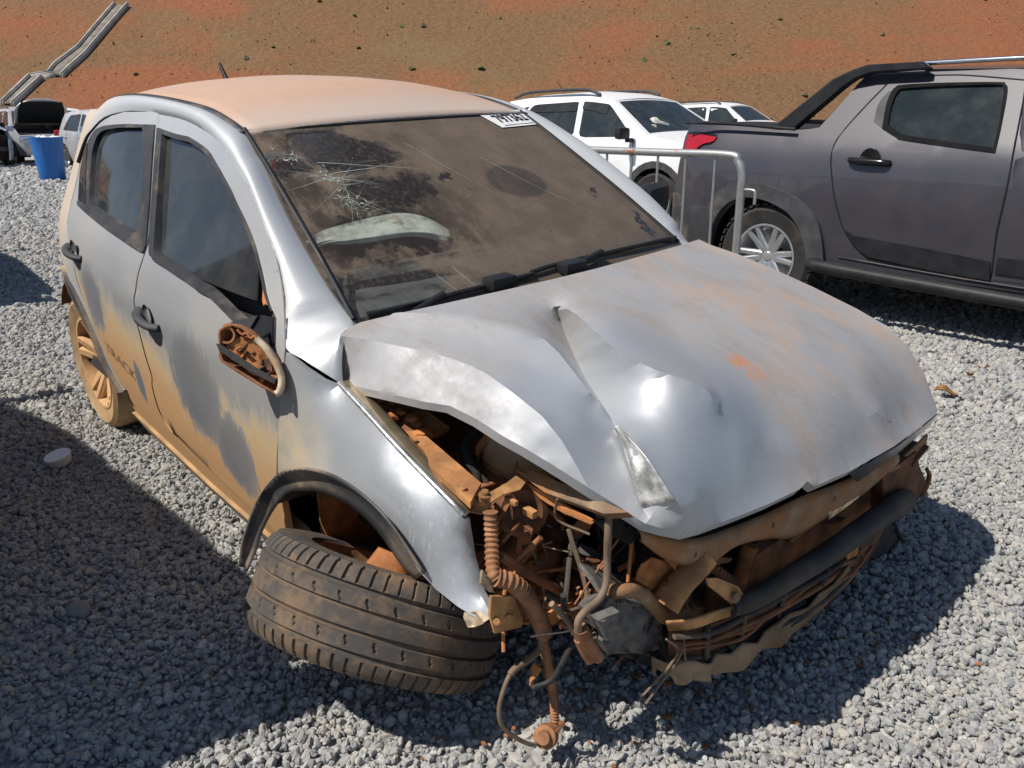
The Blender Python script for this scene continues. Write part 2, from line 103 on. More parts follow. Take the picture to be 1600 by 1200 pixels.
 'block': [(0.380,-0.657,0.618),(0.380,-0.611,0.619),(0.380,-0.566,0.605),(0.380,-0.507,0.554),(0.380,-0.438,0.491),(0.380,-0.414,0.439),(0.380,-0.413,0.395),(0.380,-0.444,0.399),(0.380,-0.525,0.443),(0.380,-0.596,0.482),(0.380,-0.618,0.526),(0.380,-0.587,0.532),(0.380,-0.630,0.559)],
 'block_core': [(0.350,-0.607,0.566),(0.350,-0.551,0.568),(0.350,-0.467,0.516),(0.350,-0.354,0.404),(0.350,-0.329,0.328),(0.350,-0.354,0.305),(0.350,-0.472,0.366),(0.350,-0.550,0.446)],
 'silver_pipe': [(0.360,-0.584,0.598),(0.370,-0.582,0.618),(0.385,-0.568,0.624),(0.390,-0.540,0.612),(0.390,-0.501,0.573),(0.390,-0.459,0.522),(0.400,-0.439,0.498),(0.420,-0.394,0.498)],
 'torn_sheet': [(0.360,-0.492,0.640),(0.360,-0.455,0.634),(0.380,-0.385,0.607),(0.380,-0.385,0.573),(0.380,-0.425,0.552),(0.380,-0.433,0.488),(0.360,-0.451,0.505),(0.360,-0.458,0.550),(0.360,-0.475,0.579),(0.350,-0.491,0.592),(0.350,-0.491,0.616)],
 'strut': [(0.405,-0.455,0.542),(0.410,-0.425,0.577),(0.420,-0.389,0.605),(0.425,-0.358,0.628)],
 'crossmember_top': [(0.400,-0.553,0.763),(0.410,-0.496,0.730),(0.410,-0.415,0.686),(0.415,-0.360,0.670),(0.420,-0.251,0.653),(0.425,-0.132,0.638),(0.430,-0.003,0.629),(0.430,0.154,0.600),(0.430,0.273,0.584),(0.420,0.424,0.563),(0.410,0.569,0.541)],
 'crossmember_low': [(0.390,-0.538,0.730),(0.400,-0.464,0.657),(0.410,-0.375,0.601),(0.415,-0.324,0.587),(0.420,-0.239,0.597),(0.425,-0.114,0.563),(0.430,-0.001,0.520),(0.430,0.152,0.509),(0.430,0.313,0.500),(0.420,0.452,0.493),(0.410,0.569,0.495)],
 'gusset': [(0.390,-0.503,0.723),(0.405,-0.399,0.664),(0.405,-0.370,0.626),(0.400,-0.400,0.615),(0.390,-0.405,0.591),(0.385,-0.430,0.621),(0.380,-0.459,0.660)],
 'emboss': [(0.436,0.128,0.549),(0.436,0.191,0.570),(0.436,0.278,0.566),(0.436,0.304,0.512),(0.436,0.221,0.507),(0.436,0.146,0.510)],
 'radiator': [(0.360,-0.130,0.365),(0.360,-0.087,0.483),(0.360,0.702,0.486),(0.360,0.752,0.267)],
 'beam': [(0.460,-0.300,0.486),(0.470,-0.216,0.473),(0.475,-0.091,0.466),(0.475,0.088,0.448),(0.470,0.264,0.435),(0.460,0.456,0.413),(0.440,0.625,0.373)],
 'beam_trim': [(0.430,-0.485,0.531),(0.450,-0.426,0.517),(0.460,-0.350,0.504),(0.470,-0.268,0.487)],
 'tow_plate': [(0.450,-0.393,0.603),(0.450,-0.355,0.586),(0.455,-0.278,0.530),(0.460,-0.244,0.480),(0.460,-0.297,0.493),(0.460,-0.338,0.535),(0.450,-0.382,0.579)],
 'tow_bolt': [(0.465,-0.298,0.519)],
 'lower_grille_top': [(0.430,-0.471,0.502),(0.450,-0.327,0.457),(0.460,-0.138,0.427),(0.460,0.135,0.386),(0.450,0.370,0.352),(0.430,0.557,0.325)],
 'lower_grille_bot': [(0.420,-0.445,0.403),(0.440,-0.303,0.335),(0.450,-0.146,0.301),(0.450,0.096,0.261),(0.440,0.359,0.236),(0.420,0.541,0.217)],
 'lip_top': [(0.420,-0.510,0.436),(0.440,-0.439,0.404),(0.460,-0.349,0.367),(0.480,-0.204,0.349),(0.480,0.021,0.338),(0.460,0.309,0.317)],
 'lip_bot': [(0.420,-0.497,0.400),(0.440,-0.432,0.357),(0.460,-0.365,0.328),(0.480,-0.204,0.295),(0.480,0.041,0.270),(0.460,0.337,0.269)],
 'orange_tab': [(0.460,0.260,0.406),(0.460,0.289,0.403),(0.460,0.302,0.347),(0.460,0.242,0.361),(0.460,0.224,0.393)],
 'left_box': [(0.420,0.535,0.361),(0.420,0.480,0.497),(0.420,0.696,0.501),(0.420,0.745,0.435),(0.420,0.845,0.338),(0.420,0.770,0.276)],
 'left_hook': [(0.400,0.890,0.265),(0.400,0.915,0.303),(0.400,0.914,0.333),(0.400,0.879,0.367)],
 'left_shard': [(0.410,0.624,0.508),(0.410,0.772,0.529),(0.410,0.777,0.491),(0.410,0.760,0.460),(0.410,0.698,0.482)],
 'left_hinge': [(0.415,0.516,0.502),(0.415,0.592,0.490)],
 'flap': [(0.400,0.607,0.289),(0.400,0.692,0.264),(0.400,0.791,0.128),(0.400,0.797,0.081),(0.400,0.713,0.101),(0.400,0.567,0.183),(0.400,0.565,0.229)],
 'flap_cable': [(0.400,0.671,0.285),(0.410,0.724,0.210),(0.420,0.810,0.117),(0.420,0.902,0.018),(0.420,0.992,-0.069)],
 'wire_hang': [(0.440,0.372,0.252),(0.440,0.419,0.175),(0.440,0.507,0.061),(0.440,0.566,-0.030)],
 'mirror_rim': [(-0.592,-0.904,0.960),(-0.593,-0.900,0.968),(-0.591,-0.895,0.972),(-0.588,-0.889,0.977),(-0.583,-0.882,0.979),(-0.577,-0.875,0.980),(-0.569,-0.867,0.978),(-0.560,-0.860,0.974),(-0.550,-0.853,0.967),(-0.539,-0.846,0.959),(-0.528,-0.839,0.950),(-0.517,-0.834,0.939),(-0.507,-0.830,0.928),(-0.495,-0.826,0.914),(-0.484,-0.822,0.901),(-0.475,-0.819,0.890),(-0.468,-0.818,0.879),(-0.461,-0.819,0.866),(-0.456,-0.821,0.854),(-0.454,-0.824,0.845),(-0.454,-0.829,0.838),(-0.455,-0.834,0.832),(-0.459,-0.840,0.829),(-0.469,-0.847,0.834),(-0.480,-0.855,0.841),(-0.488,-0.861,0.847),(-0.499,-0.868,0.854),(-0.516,-0.880,0.864),(-0.534,-0.893,0.877),(-0.552,-0.906,0.888),(-0.568,-0.915,0.900),(-0.574,-0.916,0.911),(-0.579,-0.912,0.924),(-0.586,-0.908,0.943)],
 'mirror_strip': [(-0.519,-0.846,0.955),(-0.512,-0.842,0.948),(-0.504,-0.838,0.941),(-0.496,-0.834,0.933),(-0.489,-0.831,0.924),(-0.481,-0.829,0.914),(-0.473,-0.827,0.905),(-0.467,-0.826,0.897),(-0.462,-0.825,0.889),(-0.458,-0.825,0.882),(-0.454,-0.825,0.874),(-0.451,-0.827,0.866),(-0.449,-0.829,0.859),(-0.447,-0.832,0.852),(-0.447,-0.835,0.846),(-0.447,-0.838,0.841),(-0.448,-0.841,0.839),(-0.450,-0.843,0.838),(-0.451,-0.846,0.837)],
 'mirror_ring': [(-0.586,-0.885,0.954),(-0.572,-0.869,0.954)],
 'mirror_plate': [(-0.578,-0.897,0.934),(-0.564,-0.869,0.954),(-0.551,-0.857,0.950),(-0.532,-0.842,0.941),(-0.514,-0.833,0.923),(-0.495,-0.826,0.900),(-0.484,-0.828,0.879),(-0.491,-0.842,0.868),(-0.514,-0.861,0.879),(-0.550,-0.885,0.904)],
 'mirror_bar': [(-0.582,-0.913,0.941),(-0.570,-0.903,0.936),(-0.506,-0.860,0.891),(-0.465,-0.831,0.867),(-0.465,-0.837,0.856),(-0.504,-0.866,0.879),(-0.571,-0.912,0.925)],
 'mirror_peg': [(-0.553,-0.895,0.912),(-0.537,-0.884,0.902),(-0.512,-0.868,0.882)],
 'mirror_wire': [(-0.566,-0.869,0.970),(-0.555,-0.863,0.960),(-0.548,-0.854,0.962),(-0.539,-0.850,0.952),(-0.534,-0.842,0.955),(-0.526,-0.841,0.946)],
 'mirror_hang': [(-0.535,-0.840,0.945),(-0.557,-0.810,0.943),(-0.575,-0.780,0.939)],
 'pk_door': [(-1.087,1.514),(-1.098,1.508),(-1.109,1.501),(-1.121,1.492),(-1.132,1.481),(-1.143,1.466),(-1.158,1.444),(-1.180,1.412),(-1.207,1.372),(-1.234,1.328),(-1.263,1.281),(-1.292,1.231),(-1.315,1.187),(-1.328,1.155),(-1.334,1.129),(-1.337,1.106),(-1.339,1.083),(-1.337,1.062),(-1.334,1.040),(-1.330,1.016),(-1.324,0.990),(-1.315,0.963),(-1.306,0.931),(-1.297,0.897),(-1.287,0.865),(-1.280,0.840),(-1.273,0.817),(-1.264,0.791),(-1.252,0.759),(-1.238,0.723),(-1.224,0.690),(-1.212,0.661),(-1.199,0.634),(-1.182,0.605),(-1.157,0.571),(-1.128,0.536),(-1.099,0.504),(-1.069,0.479),(-1.038,0.458),(-1.008,0.437),(-0.878,0.425),(-0.754,0.412),(-0.632,0.402),(-0.514,0.395),(-0.399,0.390),(-0.288,0.386),(-0.290,0.436),(-0.292,0.486),(-0.294,0.535),(-0.296,0.582),(-0.297,0.628),(-0.298,0.677),(-0.296,0.733),(-0.293,0.793),(-0.291,0.852),(-0.290,0.911),(-0.292,0.970),(-0.296,1.028),(-0.301,1.088),(-0.310,1.147),(-0.319,1.204),(-0.327,1.258),(-0.335,1.309),(-0.343,1.357),(-0.351,1.398),(-0.359,1.434),(-0.367,1.471),(-0.484,1.485),(-0.606,1.500),(-0.729,1.512),(-0.848,1.515),(-0.965,1.515)],
 'pk_window': [(-1.067,1.212),(-1.077,1.258),(-1.088,1.305),(-1.095,1.346),(-1.098,1.378),(-1.097,1.404),(-1.094,1.424),(-1.091,1.438),(-1.086,1.447),(-1.078,1.454),(-1.075,1.460),(-1.068,1.464),(-1.037,1.467),(-0.969,1.470),(-0.878,1.471),(-0.785,1.471),(-0.682,1.470),(-0.576,1.468),(-0.500,1.465),(-0.471,1.463),(-0.469,1.460),(-0.467,1.454),(-0.458,1.448),(-0.449,1.439),(-0.440,1.416),(-0.430,1.371),(-0.420,1.312),(-0.410,1.253),(-0.402,1.199),(-0.395,1.144),(-0.389,1.089),(-0.475,1.098),(-0.565,1.107),(-0.654,1.117),(-0.749,1.127),(-0.842,1.138),(-0.914,1.147),(-0.946,1.153),(-0.954,1.157),(-0.967,1.165),(-0.996,1.178),(-1.031,1.195)],
 'pk_glass': [(-1.039,1.230),(-1.047,1.263),(-1.055,1.296),(-1.060,1.327),(-1.063,1.355),(-1.063,1.380),(-1.062,1.401),(-1.060,1.416),(-1.057,1.426),(-1.051,1.434),(-1.049,1.440),(-1.045,1.442),(-1.017,1.445),(-0.952,1.448),(-0.867,1.451),(-0.778,1.453),(-0.681,1.453),(-0.581,1.453),(-0.509,1.452),(-0.480,1.450),(-0.477,1.446),(-0.475,1.441),(-0.468,1.435),(-0.463,1.427),(-0.457,1.406),(-0.447,1.363),(-0.436,1.307),(-0.426,1.253),(-0.419,1.206),(-0.413,1.161),(-0.407,1.116),(-0.491,1.125),(-0.578,1.135),(-0.665,1.145),(-0.755,1.156),(-0.845,1.167),(-0.914,1.176),(-0.946,1.182),(-0.954,1.185),(-0.965,1.190),(-0.988,1.202),(-1.013,1.216)],
 'pk_trim': [(-1.135,1.252),(-1.140,1.285),(-1.146,1.318),(-1.148,1.346),(-1.144,1.369),(-1.138,1.387),(-1.130,1.402),(-1.119,1.418),(-1.107,1.432),(-1.097,1.432),(-1.093,1.413),(-1.091,1.382),(-1.088,1.346),(-1.080,1.304),(-1.072,1.258),(-1.063,1.212),(-1.087,1.225),(-1.111,1.239)],
 'pk_flare_out': [(-2.194,0.689),(-2.177,0.715),(-2.161,0.741),(-2.142,0.764),(-2.119,0.784),(-2.093,0.802),(-2.067,0.817),(-2.043,0.829),(-2.018,0.837),(-1.992,0.843),(-1.964,0.848),(-1.935,0.851),(-1.901,0.853),(-1.860,0.852),(-1.815,0.851),(-1.771,0.847),(-1.728,0.840),(-1.687,0.830),(-1.647,0.820),(-1.610,0.809),(-1.576,0.798),(-1.544,0.785),(-1.515,0.771),(-1.489,0.756),(-1.465,0.741),(-1.441,0.724),(-1.419,0.706),(-1.399,0.688),(-1.381,0.670),(-1.365,0.651),(-1.351,0.630),(-1.339,0.608),(-1.329,0.582),(-1.320,0.555),(-1.311,0.523),(-1.303,0.489),(-1.296,0.457),(-1.291,0.428),(-1.287,0.401),(-1.284,0.374)],
 'pk_flare_in': [(-2.173,0.409),(-2.173,0.442),(-2.172,0.475),(-2.168,0.508),(-2.157,0.540),(-2.141,0.573),(-2.124,0.603),(-2.107,0.631),(-2.088,0.657),(-2.068,0.680),(-2.047,0.698),(-2.024,0.712),(-1.999,0.725),(-1.973,0.736),(-1.944,0.746),(-1.915,0.752),(-1.883,0.755),(-1.851,0.756),(-1.819,0.754),(-1.787,0.751),(-1.755,0.746),(-1.723,0.739),(-1.692,0.730),(-1.662,0.719),(-1.633,0.708),(-1.606,0.696),(-1.580,0.683),(-1.557,0.667),(-1.535,0.648),(-1.515,0.626),(-1.497,0.605),(-1.483,0.586),(-1.470,0.568),(-1.459,0.549),(-1.450,0.530),(-1.443,0.509),(-1.435,0.488),(-1.428,0.467),(-1.421,0.445),(-1.415,0.422),(-1.412,0.399),(-1.410,0.374),(-1.408,0.350)],
 'pk_bedtop': [(-2.564,1.250),(-2.512,1.253),(-2.461,1.256),(-2.396,1.255),(-2.312,1.250),(-2.217,1.243),(-2.116,1.234),(-2.006,1.221),(-1.891,1.207),(-1.789,1.198),(-1.703,1.197),(-1.627,1.200),(-1.568,1.204),(-1.530,1.208),(-1.506,1.212),(-1.483,1.217)],
 'pk_cpillar': [(-1.483,1.217),(-1.452,1.267),(-1.420,1.318),(-1.389,1.369),(-1.358,1.426),(-1.328,1.483),(-1.298,1.525),(-1.270,1.542),(-1.241,1.544),(-1.196,1.544),(-1.130,1.546),(-1.050,1.547),(-0.963,1.546),(-0.868,1.545),(-0.769,1.543),(-0.671,1.541),(-0.579,1.539),(-0.489,1.536),(-0.402,1.533)],
 'pk_clad': [(-1.182,0.605),(-1.156,0.593),(-1.131,0.580),(-1.106,0.568),(-0.945,0.556),(-0.791,0.545),(-0.650,0.534),(-0.527,0.524),(-0.415,0.514),(-0.306,0.504),(-0.301,0.469),(-0.295,0.433),(-0.290,0.396),(-0.401,0.401),(-0.516,0.407),(-0.634,0.413),(-0.754,0.423),(-0.877,0.434),(-1.005,0.446),(-1.027,0.458),(-1.050,0.470),(-1.076,0.490),(-1.109,0.523),(-1.145,0.564)],
 'pk_bumper': [(-2.600,0.721),(-2.588,0.732),(-2.576,0.744),(-2.560,0.747),(-2.538,0.738),(-2.513,0.721),(-2.485,0.705),(-2.457,0.692),(-2.427,0.679),(-2.394,0.670),(-2.357,0.665),(-2.317,0.664),(-2.280,0.664),(-2.248,0.665),(-2.220,0.668),(-2.192,0.671),(-2.183,0.585),(-2.178,0.497),(-2.173,0.409),(-2.192,0.374),(-2.212,0.339),(-2.234,0.302),(-2.351,0.288),(-2.470,0.273),(-2.594,0.258),(-2.586,0.417),(-2.590,0.571)],
 'pk_lamp': [(-2.520,1.058),(-2.523,1.074),(-2.526,1.091),(-2.530,1.107),(-2.533,1.123),(-2.534,1.140),(-2.536,1.156),(-2.507,1.161),(-2.479,1.165),(-2.438,1.166),(-2.376,1.162),(-2.302,1.154),(-2.230,1.147),(-2.236,1.136),(-2.242,1.125),(-2.253,1.116),(-2.274,1.111),(-2.301,1.106),(-2.323,1.102),(-2.339,1.096),(-2.351,1.090),(-2.362,1.084),(-2.372,1.076),(-2.381,1.069),(-2.390,1.061),(-2.433,1.060),(-2.476,1.059)],
 'pk_handle': [(-1.083,3.434,1.040)],
 'pk_handle2': [(-0.209,3.409,0.925)],
 'pk_hub': [(-1.736,3.410,0.353)],
 'pk_step': [(-1.290,3.330,0.370),(-0.073,3.330,0.282)],
 'pk_bar': [(-1.862,3.620,1.225),(-1.479,3.620,1.511),(-1.345,3.620,1.567),(-1.258,3.620,1.589),(-0.925,3.620,1.592),(-0.870,3.620,1.547),(-1.222,3.620,1.536),(-1.325,3.620,1.505),(-1.395,3.620,1.458),(-1.736,3.620,1.180),(-1.857,3.620,1.183)],
 'pk_rail': [(-0.948,3.680,1.584),(-0.405,3.680,1.573)],
 'pk_tail': [(-2.491,3.400,1.059),(-2.537,3.400,0.796),(-2.602,3.400,0.698),(-2.589,3.400,0.507)],
 'ek_rear_win': [(-7.458,1.389),(-7.412,1.419),(-7.367,1.449),(-7.316,1.471),(-7.263,1.483),(-7.205,1.489),(-7.125,1.493),(-7.011,1.497),(-6.877,1.500),(-6.745,1.503),(-6.767,1.396),(-6.790,1.288),(-6.812,1.179),(-6.829,1.188),(-6.846,1.198),(-6.910,1.220),(-7.057,1.266),(-7.255,1.327)],
 'ek_front_win': [(-6.639,1.501),(-6.559,1.501),(-6.481,1.500),(-6.407,1.497),(-6.339,1.494),(-6.276,1.489),(-6.214,1.479),(-6.152,1.461),(-6.091,1.438),(-6.036,1.414),(-5.987,1.390),(-5.942,1.364),(-5.903,1.337),(-5.869,1.310),(-5.841,1.282),(-5.814,1.252),(-5.787,1.221),(-5.762,1.186),(-5.746,1.146),(-5.741,1.094),(-5.745,1.035),(-5.748,0.976),(-5.852,0.992),(-5.957,1.008),(-6.087,1.025),(-6.259,1.046),(-6.460,1.068),(-6.665,1.090),(-6.656,1.229),(-6.647,1.366)],
 'ek_sail': [(-5.795,1.290),(-5.653,1.182),(-5.513,1.074),(-5.376,0.968),(-5.481,0.974),(-5.587,0.979),(-5.696,0.985),(-5.729,1.087),(-5.762,1.189)],
 'ek_roofline': [(-7.889,1.497),(-7.815,1.520),(-7.741,1.542),(-7.643,1.561),(-7.505,1.574),(-7.345,1.582),(-7.189,1.589),(-7.045,1.593),(-6.904,1.596),(-6.759,1.595),(-6.597,1.592),(-6.432,1.587),(-6.296,1.581),(-6.203,1.574),(-6.135,1.565),(-6.074,1.553),(-6.015,1.535),(-5.962,1.514),(-5.910,1.489),(-5.857,1.463),(-5.805,1.434),(-5.747,1.396),(-5.678,1.342),(-5.603,1.279),(-5.531,1.222),(-5.473,1.175),(-5.418,1.132),(-5.343,1.096),(-5.231,1.068),(-5.101,1.047),(-4.978,1.027),(-4.868,1.008),(-4.765,0.990),(-4.544,0.975),(-4.479,0.946),(-4.428,0.914),(-4.378,0.881)],
 'ek_rail': [(-7.577,1.585),(-7.516,1.598),(-7.455,1.612),(-7.380,1.622),(-7.283,1.628),(-7.173,1.630),(-7.064,1.631),(-6.968,1.631),(-6.873,1.630),(-6.760,1.627),(-6.607,1.622),(-6.439,1.614),(-6.297,1.604),(-6.200,1.589),(-6.125,1.570),(-6.052,1.552)],
 'ek_belt': [(-7.851,1.166),(-7.430,1.138),(-7.029,1.112),(-6.665,1.082),(-6.331,1.045),(-6.027,1.005),(-5.780,0.976),(-5.618,0.963),(-5.503,0.959),(-5.217,0.961),(-5.031,0.951),(-4.828,0.941),(-4.630,0.931)],
 'ek_arch': [(-5.356,0.397),(-5.351,0.438),(-5.346,0.478),(-5.332,0.514),(-5.303,0.543),(-5.265,0.568),(-5.225,0.588),(-5.185,0.604),(-5.143,0.617),(-5.099,0.624),(-5.051,0.624),(-5.002,0.619),(-4.952,0.608),(-4.901,0.591),(-4.850,0.567),(-4.805,0.542),(-4.769,0.516),(-4.739,0.488),(-4.715,0.459),(-4.700,0.429),(-4.690,0.397),(-4.681,0.365)],
 'ek_mirror': [(-5.532,6.000,1.109)],
 'ek_wheel': [(-5.020,6.300,0.278)],
 'ek_ws': [(-5.949,6.500,1.460),(-5.896,7.300,1.480),(-5.361,6.500,1.117),(-5.422,7.400,1.055),(-5.552,7.800,1.202)],
 'barrier': [(-2.146,2.100,1.098),(-1.206,2.100,1.107),(-1.132,2.100,1.052),(-1.111,2.100,0.918),(-1.100,2.100,0.605)],
 'rail_side': [(-2.392,-0.681,1.139),(-2.359,-0.646,1.224),(-2.292,-0.633,1.264),(-2.179,-0.609,1.318),(-1.982,-0.592,1.350),(-1.818,-0.587,1.360),(-1.671,-0.586,1.362),(-1.444,-0.589,1.359),(-1.237,-0.604,1.339),(-1.122,-0.619,1.314),(-1.040,-0.630,1.288),(-0.944,-0.646,1.254),(-0.862,-0.660,1.220),(-0.734,-0.693,1.140),(-0.638,-0.717,1.081),(-0.574,-0.743,1.019),(-0.538,-0.763,0.977),(-0.502,-0.786,0.920),(-0.428,-0.785,0.914),(-0.374,-0.768,0.895),(-0.340,-0.742,0.870)],
 'rail_top': [(-2.500,-0.500,1.300),(-2.450,-0.510,1.335),(-2.380,-0.515,1.360),(-2.250,-0.520,1.385),(-2.020,-0.528,1.400),(-1.860,-0.532,1.403),(-1.720,-0.535,1.403),(-1.520,-0.538,1.398),(-1.360,-0.541,1.389),(-1.220,-0.545,1.367),(-1.116,-0.549,1.343),(-1.027,-0.564,1.298),(-0.966,-0.571,1.267),(-0.789,-0.610,1.171),(-0.650,-0.629,1.093),(-0.539,-0.640,1.030),(-0.485,-0.641,0.999),(-0.443,-0.639,0.975),(-0.430,-0.644,0.966),(-0.407,-0.673,0.966),(-0.398,-0.693,0.962)],
 'arch_in': [(-4.564,-0.114),(-4.564,-0.072),(-4.561,-0.029),(-4.551,0.014),(-4.526,0.057),(-2.616,0.593),(-2.523,0.632),(-2.457,0.654),(-2.400,0.667),(-2.360,0.667),(-2.328,0.662),(-2.311,0.659),(-2.285,0.649),(-2.225,0.623),(-2.153,0.594),(-2.083,0.576),(-2.021,0.556),(-1.980,0.520),(-1.951,0.479),(-1.933,0.438),(-1.935,0.395),(-1.939,0.363),(-1.945,0.335)],
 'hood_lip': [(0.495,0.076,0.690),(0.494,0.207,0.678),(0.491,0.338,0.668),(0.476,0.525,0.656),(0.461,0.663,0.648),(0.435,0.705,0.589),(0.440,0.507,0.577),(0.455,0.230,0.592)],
 'hood_blob': [(0.254,-0.012,0.894),(0.284,-0.017,0.882)],
 'hood_scr': [(0.408,0.185,0.820),(0.434,0.355,0.796)],
 'drain_a': [(-40.456,6.601,1.979),(-41.790,8.134,3.088),(-41.505,8.838,3.230),(-42.042,9.295,3.617),(-42.899,10.627,4.457),(-44.173,11.934,5.459),(-45.407,13.192,6.426),(-45.684,13.494,6.650)],
 'drain_b': [(-40.163,6.850,1.951),(-41.444,8.434,3.057),(-41.099,9.203,3.198),(-41.460,9.606,3.493),(-42.242,10.658,4.199),(-43.645,12.139,5.318),(-45.035,13.598,6.423),(-45.308,13.903,6.647)],
 'hill_axis': [(1.280,-1.648,1.299),(-0.745,0.667,0.000)],
 'cup': [(-2.080,-1.021,0.000)],
 'big_stone': [(-0.938,-1.259,0.000)],
 'leaves': [(-0.064,2.341,0.000),(-0.096,2.714,0.000),(-0.087,2.899,0.000)],
 'bin': [(-18.649,2.967,0.000)],
 'bin_top': [(-21.576,3.270,0.905),(-20.960,3.956,0.901)],
 'tyre_front': [(0.037,-0.919,0.511),(-0.673,0.389,-0.636),(0.723,0.644,-0.250)],
}
CAM = dict(loc=(1.2796,-1.6480,1.2993), fwd=(-0.70715,0.63298,-0.31507), up=(-0.23099,0.21433,0.94905), f=1262.94)
CAR_AXES = [[0.99758, 0.00313, 0.06945], [-0.0, 0.99899, -0.04495], [-0.06952, 0.04485, 0.99657]]
CAR_ORIGIN = [-0.0096, 0.0062, -0.1373]

# ------------------------------------------------------------------ camera, light, exposure
cam_d = bpy.data.cameras.new('camera'); cam = bpy.data.objects.new('camera', cam_d); COL.objects.link(cam)
_f = Vector(CAM['fwd']).normalized(); _u = Vector(CAM['up']); _r = _f.cross(_u).normalized(); _u = _r.cross(_f)
cam.matrix_world = Matrix(((_r.x, _u.x, -_f.x, CAM['loc'][0]), (_r.y, _u.y, -_f.y, CAM['loc'][1]), (_r.z, _u.z, -_f.z, CAM['loc'][2]), (0, 0, 0, 1)))
cam_d.sensor_fit = 'HORIZONTAL'; cam_d.sensor_width = 36.0; cam_d.lens = 36.0 * CAM['f'] / 1600.0
cam_d.clip_start = 0.05; cam_d.clip_end = 600
SC.camera = cam

SUN_DIR = Vector((0.24, 0.66, -1.0)).normalized()          # the way the light travels
w = bpy.data.worlds.new('World'); SC.world = w; w.use_nodes = True
nt = w.node_tree; bg = nt.nodes['Background']
sky = nt.nodes.new('ShaderNodeTexSky'); sky.sky_type = 'NISHITA'; sky.sun_disc = False
sky.sun_elevation = math.asin(-SUN_DIR.z); sky.sun_rotation = math.atan2(-SUN_DIR.x, -SUN_DIR.y)
sky.altitude = 800; sky.air_density = 1.0; sky.dust_density = 0.7; sky.ozone_density = 1.2
nt.links.new(sky.outputs[0], bg.inputs[0]); bg.inputs[1].default_value = 0.083
sun_d = bpy.data.lights.new('sun', 'SUN'); sun_d.energy = 4.8; sun_d.angle = math.radians(0.53); sun_d.color = (1.0, 0.95, 0.87)
sun = bpy.data.objects.new('sun', sun_d); COL.objects.link(sun); sun.location = (-4, -8, 15)
sun.rotation_euler = SUN_DIR.to_track_quat('-Z', 'Y').to_euler()
SC.view_settings.view_transform = 'Standard'; SC.view_settings.look = 'None'; SC.view_settings.exposure = 0.2; SC.view_settings.gamma = 1.0
SC.view_settings.use_curve_mapping = False

# ------------------------------------------------------------------ node helpers and materials
class NT:
    def __init__(s, name):
        s.m = bpy.data.materials.new(name); s.m.use_nodes = True; s.t = s.m.node_tree; s.t.nodes.clear()
        s.out = s.t.nodes.new('ShaderNodeOutputMaterial'); s._co = None
    def n(s, typ, ins=None, **kw):
        nd = s.t.nodes.new('ShaderNode' + typ)
        for k, v in kw.items(): setattr(nd, k, v)
        for k, v in (ins or {}).items(): s.set(nd.inputs[k], v)
        return nd
    def set(s, sock, v):
        if hasattr(v, 'is_linked') or isinstance(v, bpy.types.NodeSocket): s.t.links.new(v, sock)
        else:
            if isinstance(v, (tuple, list)) and len(v) == 3 and sock.type == 'RGBA': v = (*v, 1)
            sock.default_value = v
    def co(s):
        if s._co is None: s._co = s.n('TexCoord').outputs['Object']
        return s._co
    def map(s, scale=(1, 1, 1), rot=(0, 0, 0), loc=(0, 0, 0), src=None):
        return s.n('Mapping', {'Vector': src or s.co(), 'Scale': scale, 'Rotation': rot, 'Location': loc}).outputs[0]
    def noise(s, scale, detail=4, rough=.55, vec=None, dist=0):
        return s.n('TexNoise', {'Vector': vec or s.co(), 'Scale': scale, 'Detail': detail, 'Roughness': rough, 'Distortion': dist}).outputs[0]
    def voro(s, scale, feature='F1', out='Distance', vec=None):
        return s.n('TexVoronoi', {'Vector': vec or s.co(), 'Scale': scale}, feature=feature).outputs[out]
    def math(s, op, a, b=0.0, clamp=False):
        return s.n('Math', {0: a, 1: b}, operation=op, use_clamp=clamp).outputs[0]
    def ramp(s, v, lo, hi, a=0.0, b=1.0, smooth=True):
        return s.n('MapRange', {'Value': v, 'From Min': lo, 'From Max': hi, 'To Min': a, 'To Max': b}, interpolation_type='SMOOTHSTEP' if smooth else 'LINEAR').outputs[0]
    def mix(s, f, a, b):
        nd = s.n('Mix', data_type='RGBA'); s.set(nd.inputs[0], f); s.set(nd.inputs[6], a); s.set(nd.inputs[7], b); return nd.outputs[2]
    def mixf(s, f, a, b):
        nd = s.n('Mix', data_type='FLOAT'); s.set(nd.inputs[0], f); s.set(nd.inputs[2], a); s.set(nd.inputs[3], b); return nd.outputs[0]
    def sep(s, v=None): return s.n('SeparateXYZ', {0: v or s.co()}).outputs
    def blob(s, c, r, soft=.5, scale=(1, 1, 1), vec=None):
        """1 inside a ball about c, 0 outside"""
        v = s.n('VectorMath', {0: vec or s.co(), 1: c}, operation='SUBTRACT').outputs[0]
        v = s.n('VectorMath', {0: v, 1: scale}, operation='MULTIPLY').outputs[0]
        d = s.n('VectorMath', {0: v}, operation='LENGTH').outputs['Value']
        return s.ramp(d, r * (1 - soft), r, 1.0, 0.0)
    def bump(s, h, strength=.3, dist=.01): return s.n('Bump', {'Height': h, 'Strength': strength, 'Distance': dist}).outputs[0]
    def bsdf(s, color, rough=.5, metal=0.0, normal=None, **kw):
        nd = s.n('BsdfPrincipled', {'Base Color': color, 'Roughness': rough, 'Metallic': metal})
        for k, v in kw.items(): s.set(nd.inputs[k.replace('_', ' ')], v)
        if normal is not None: s.set(nd.inputs['Normal'], normal)
        return nd.outputs[0]
    def done(s, sh):
        s.t.links.new(sh, s.out.inputs['Surface']); return s.m

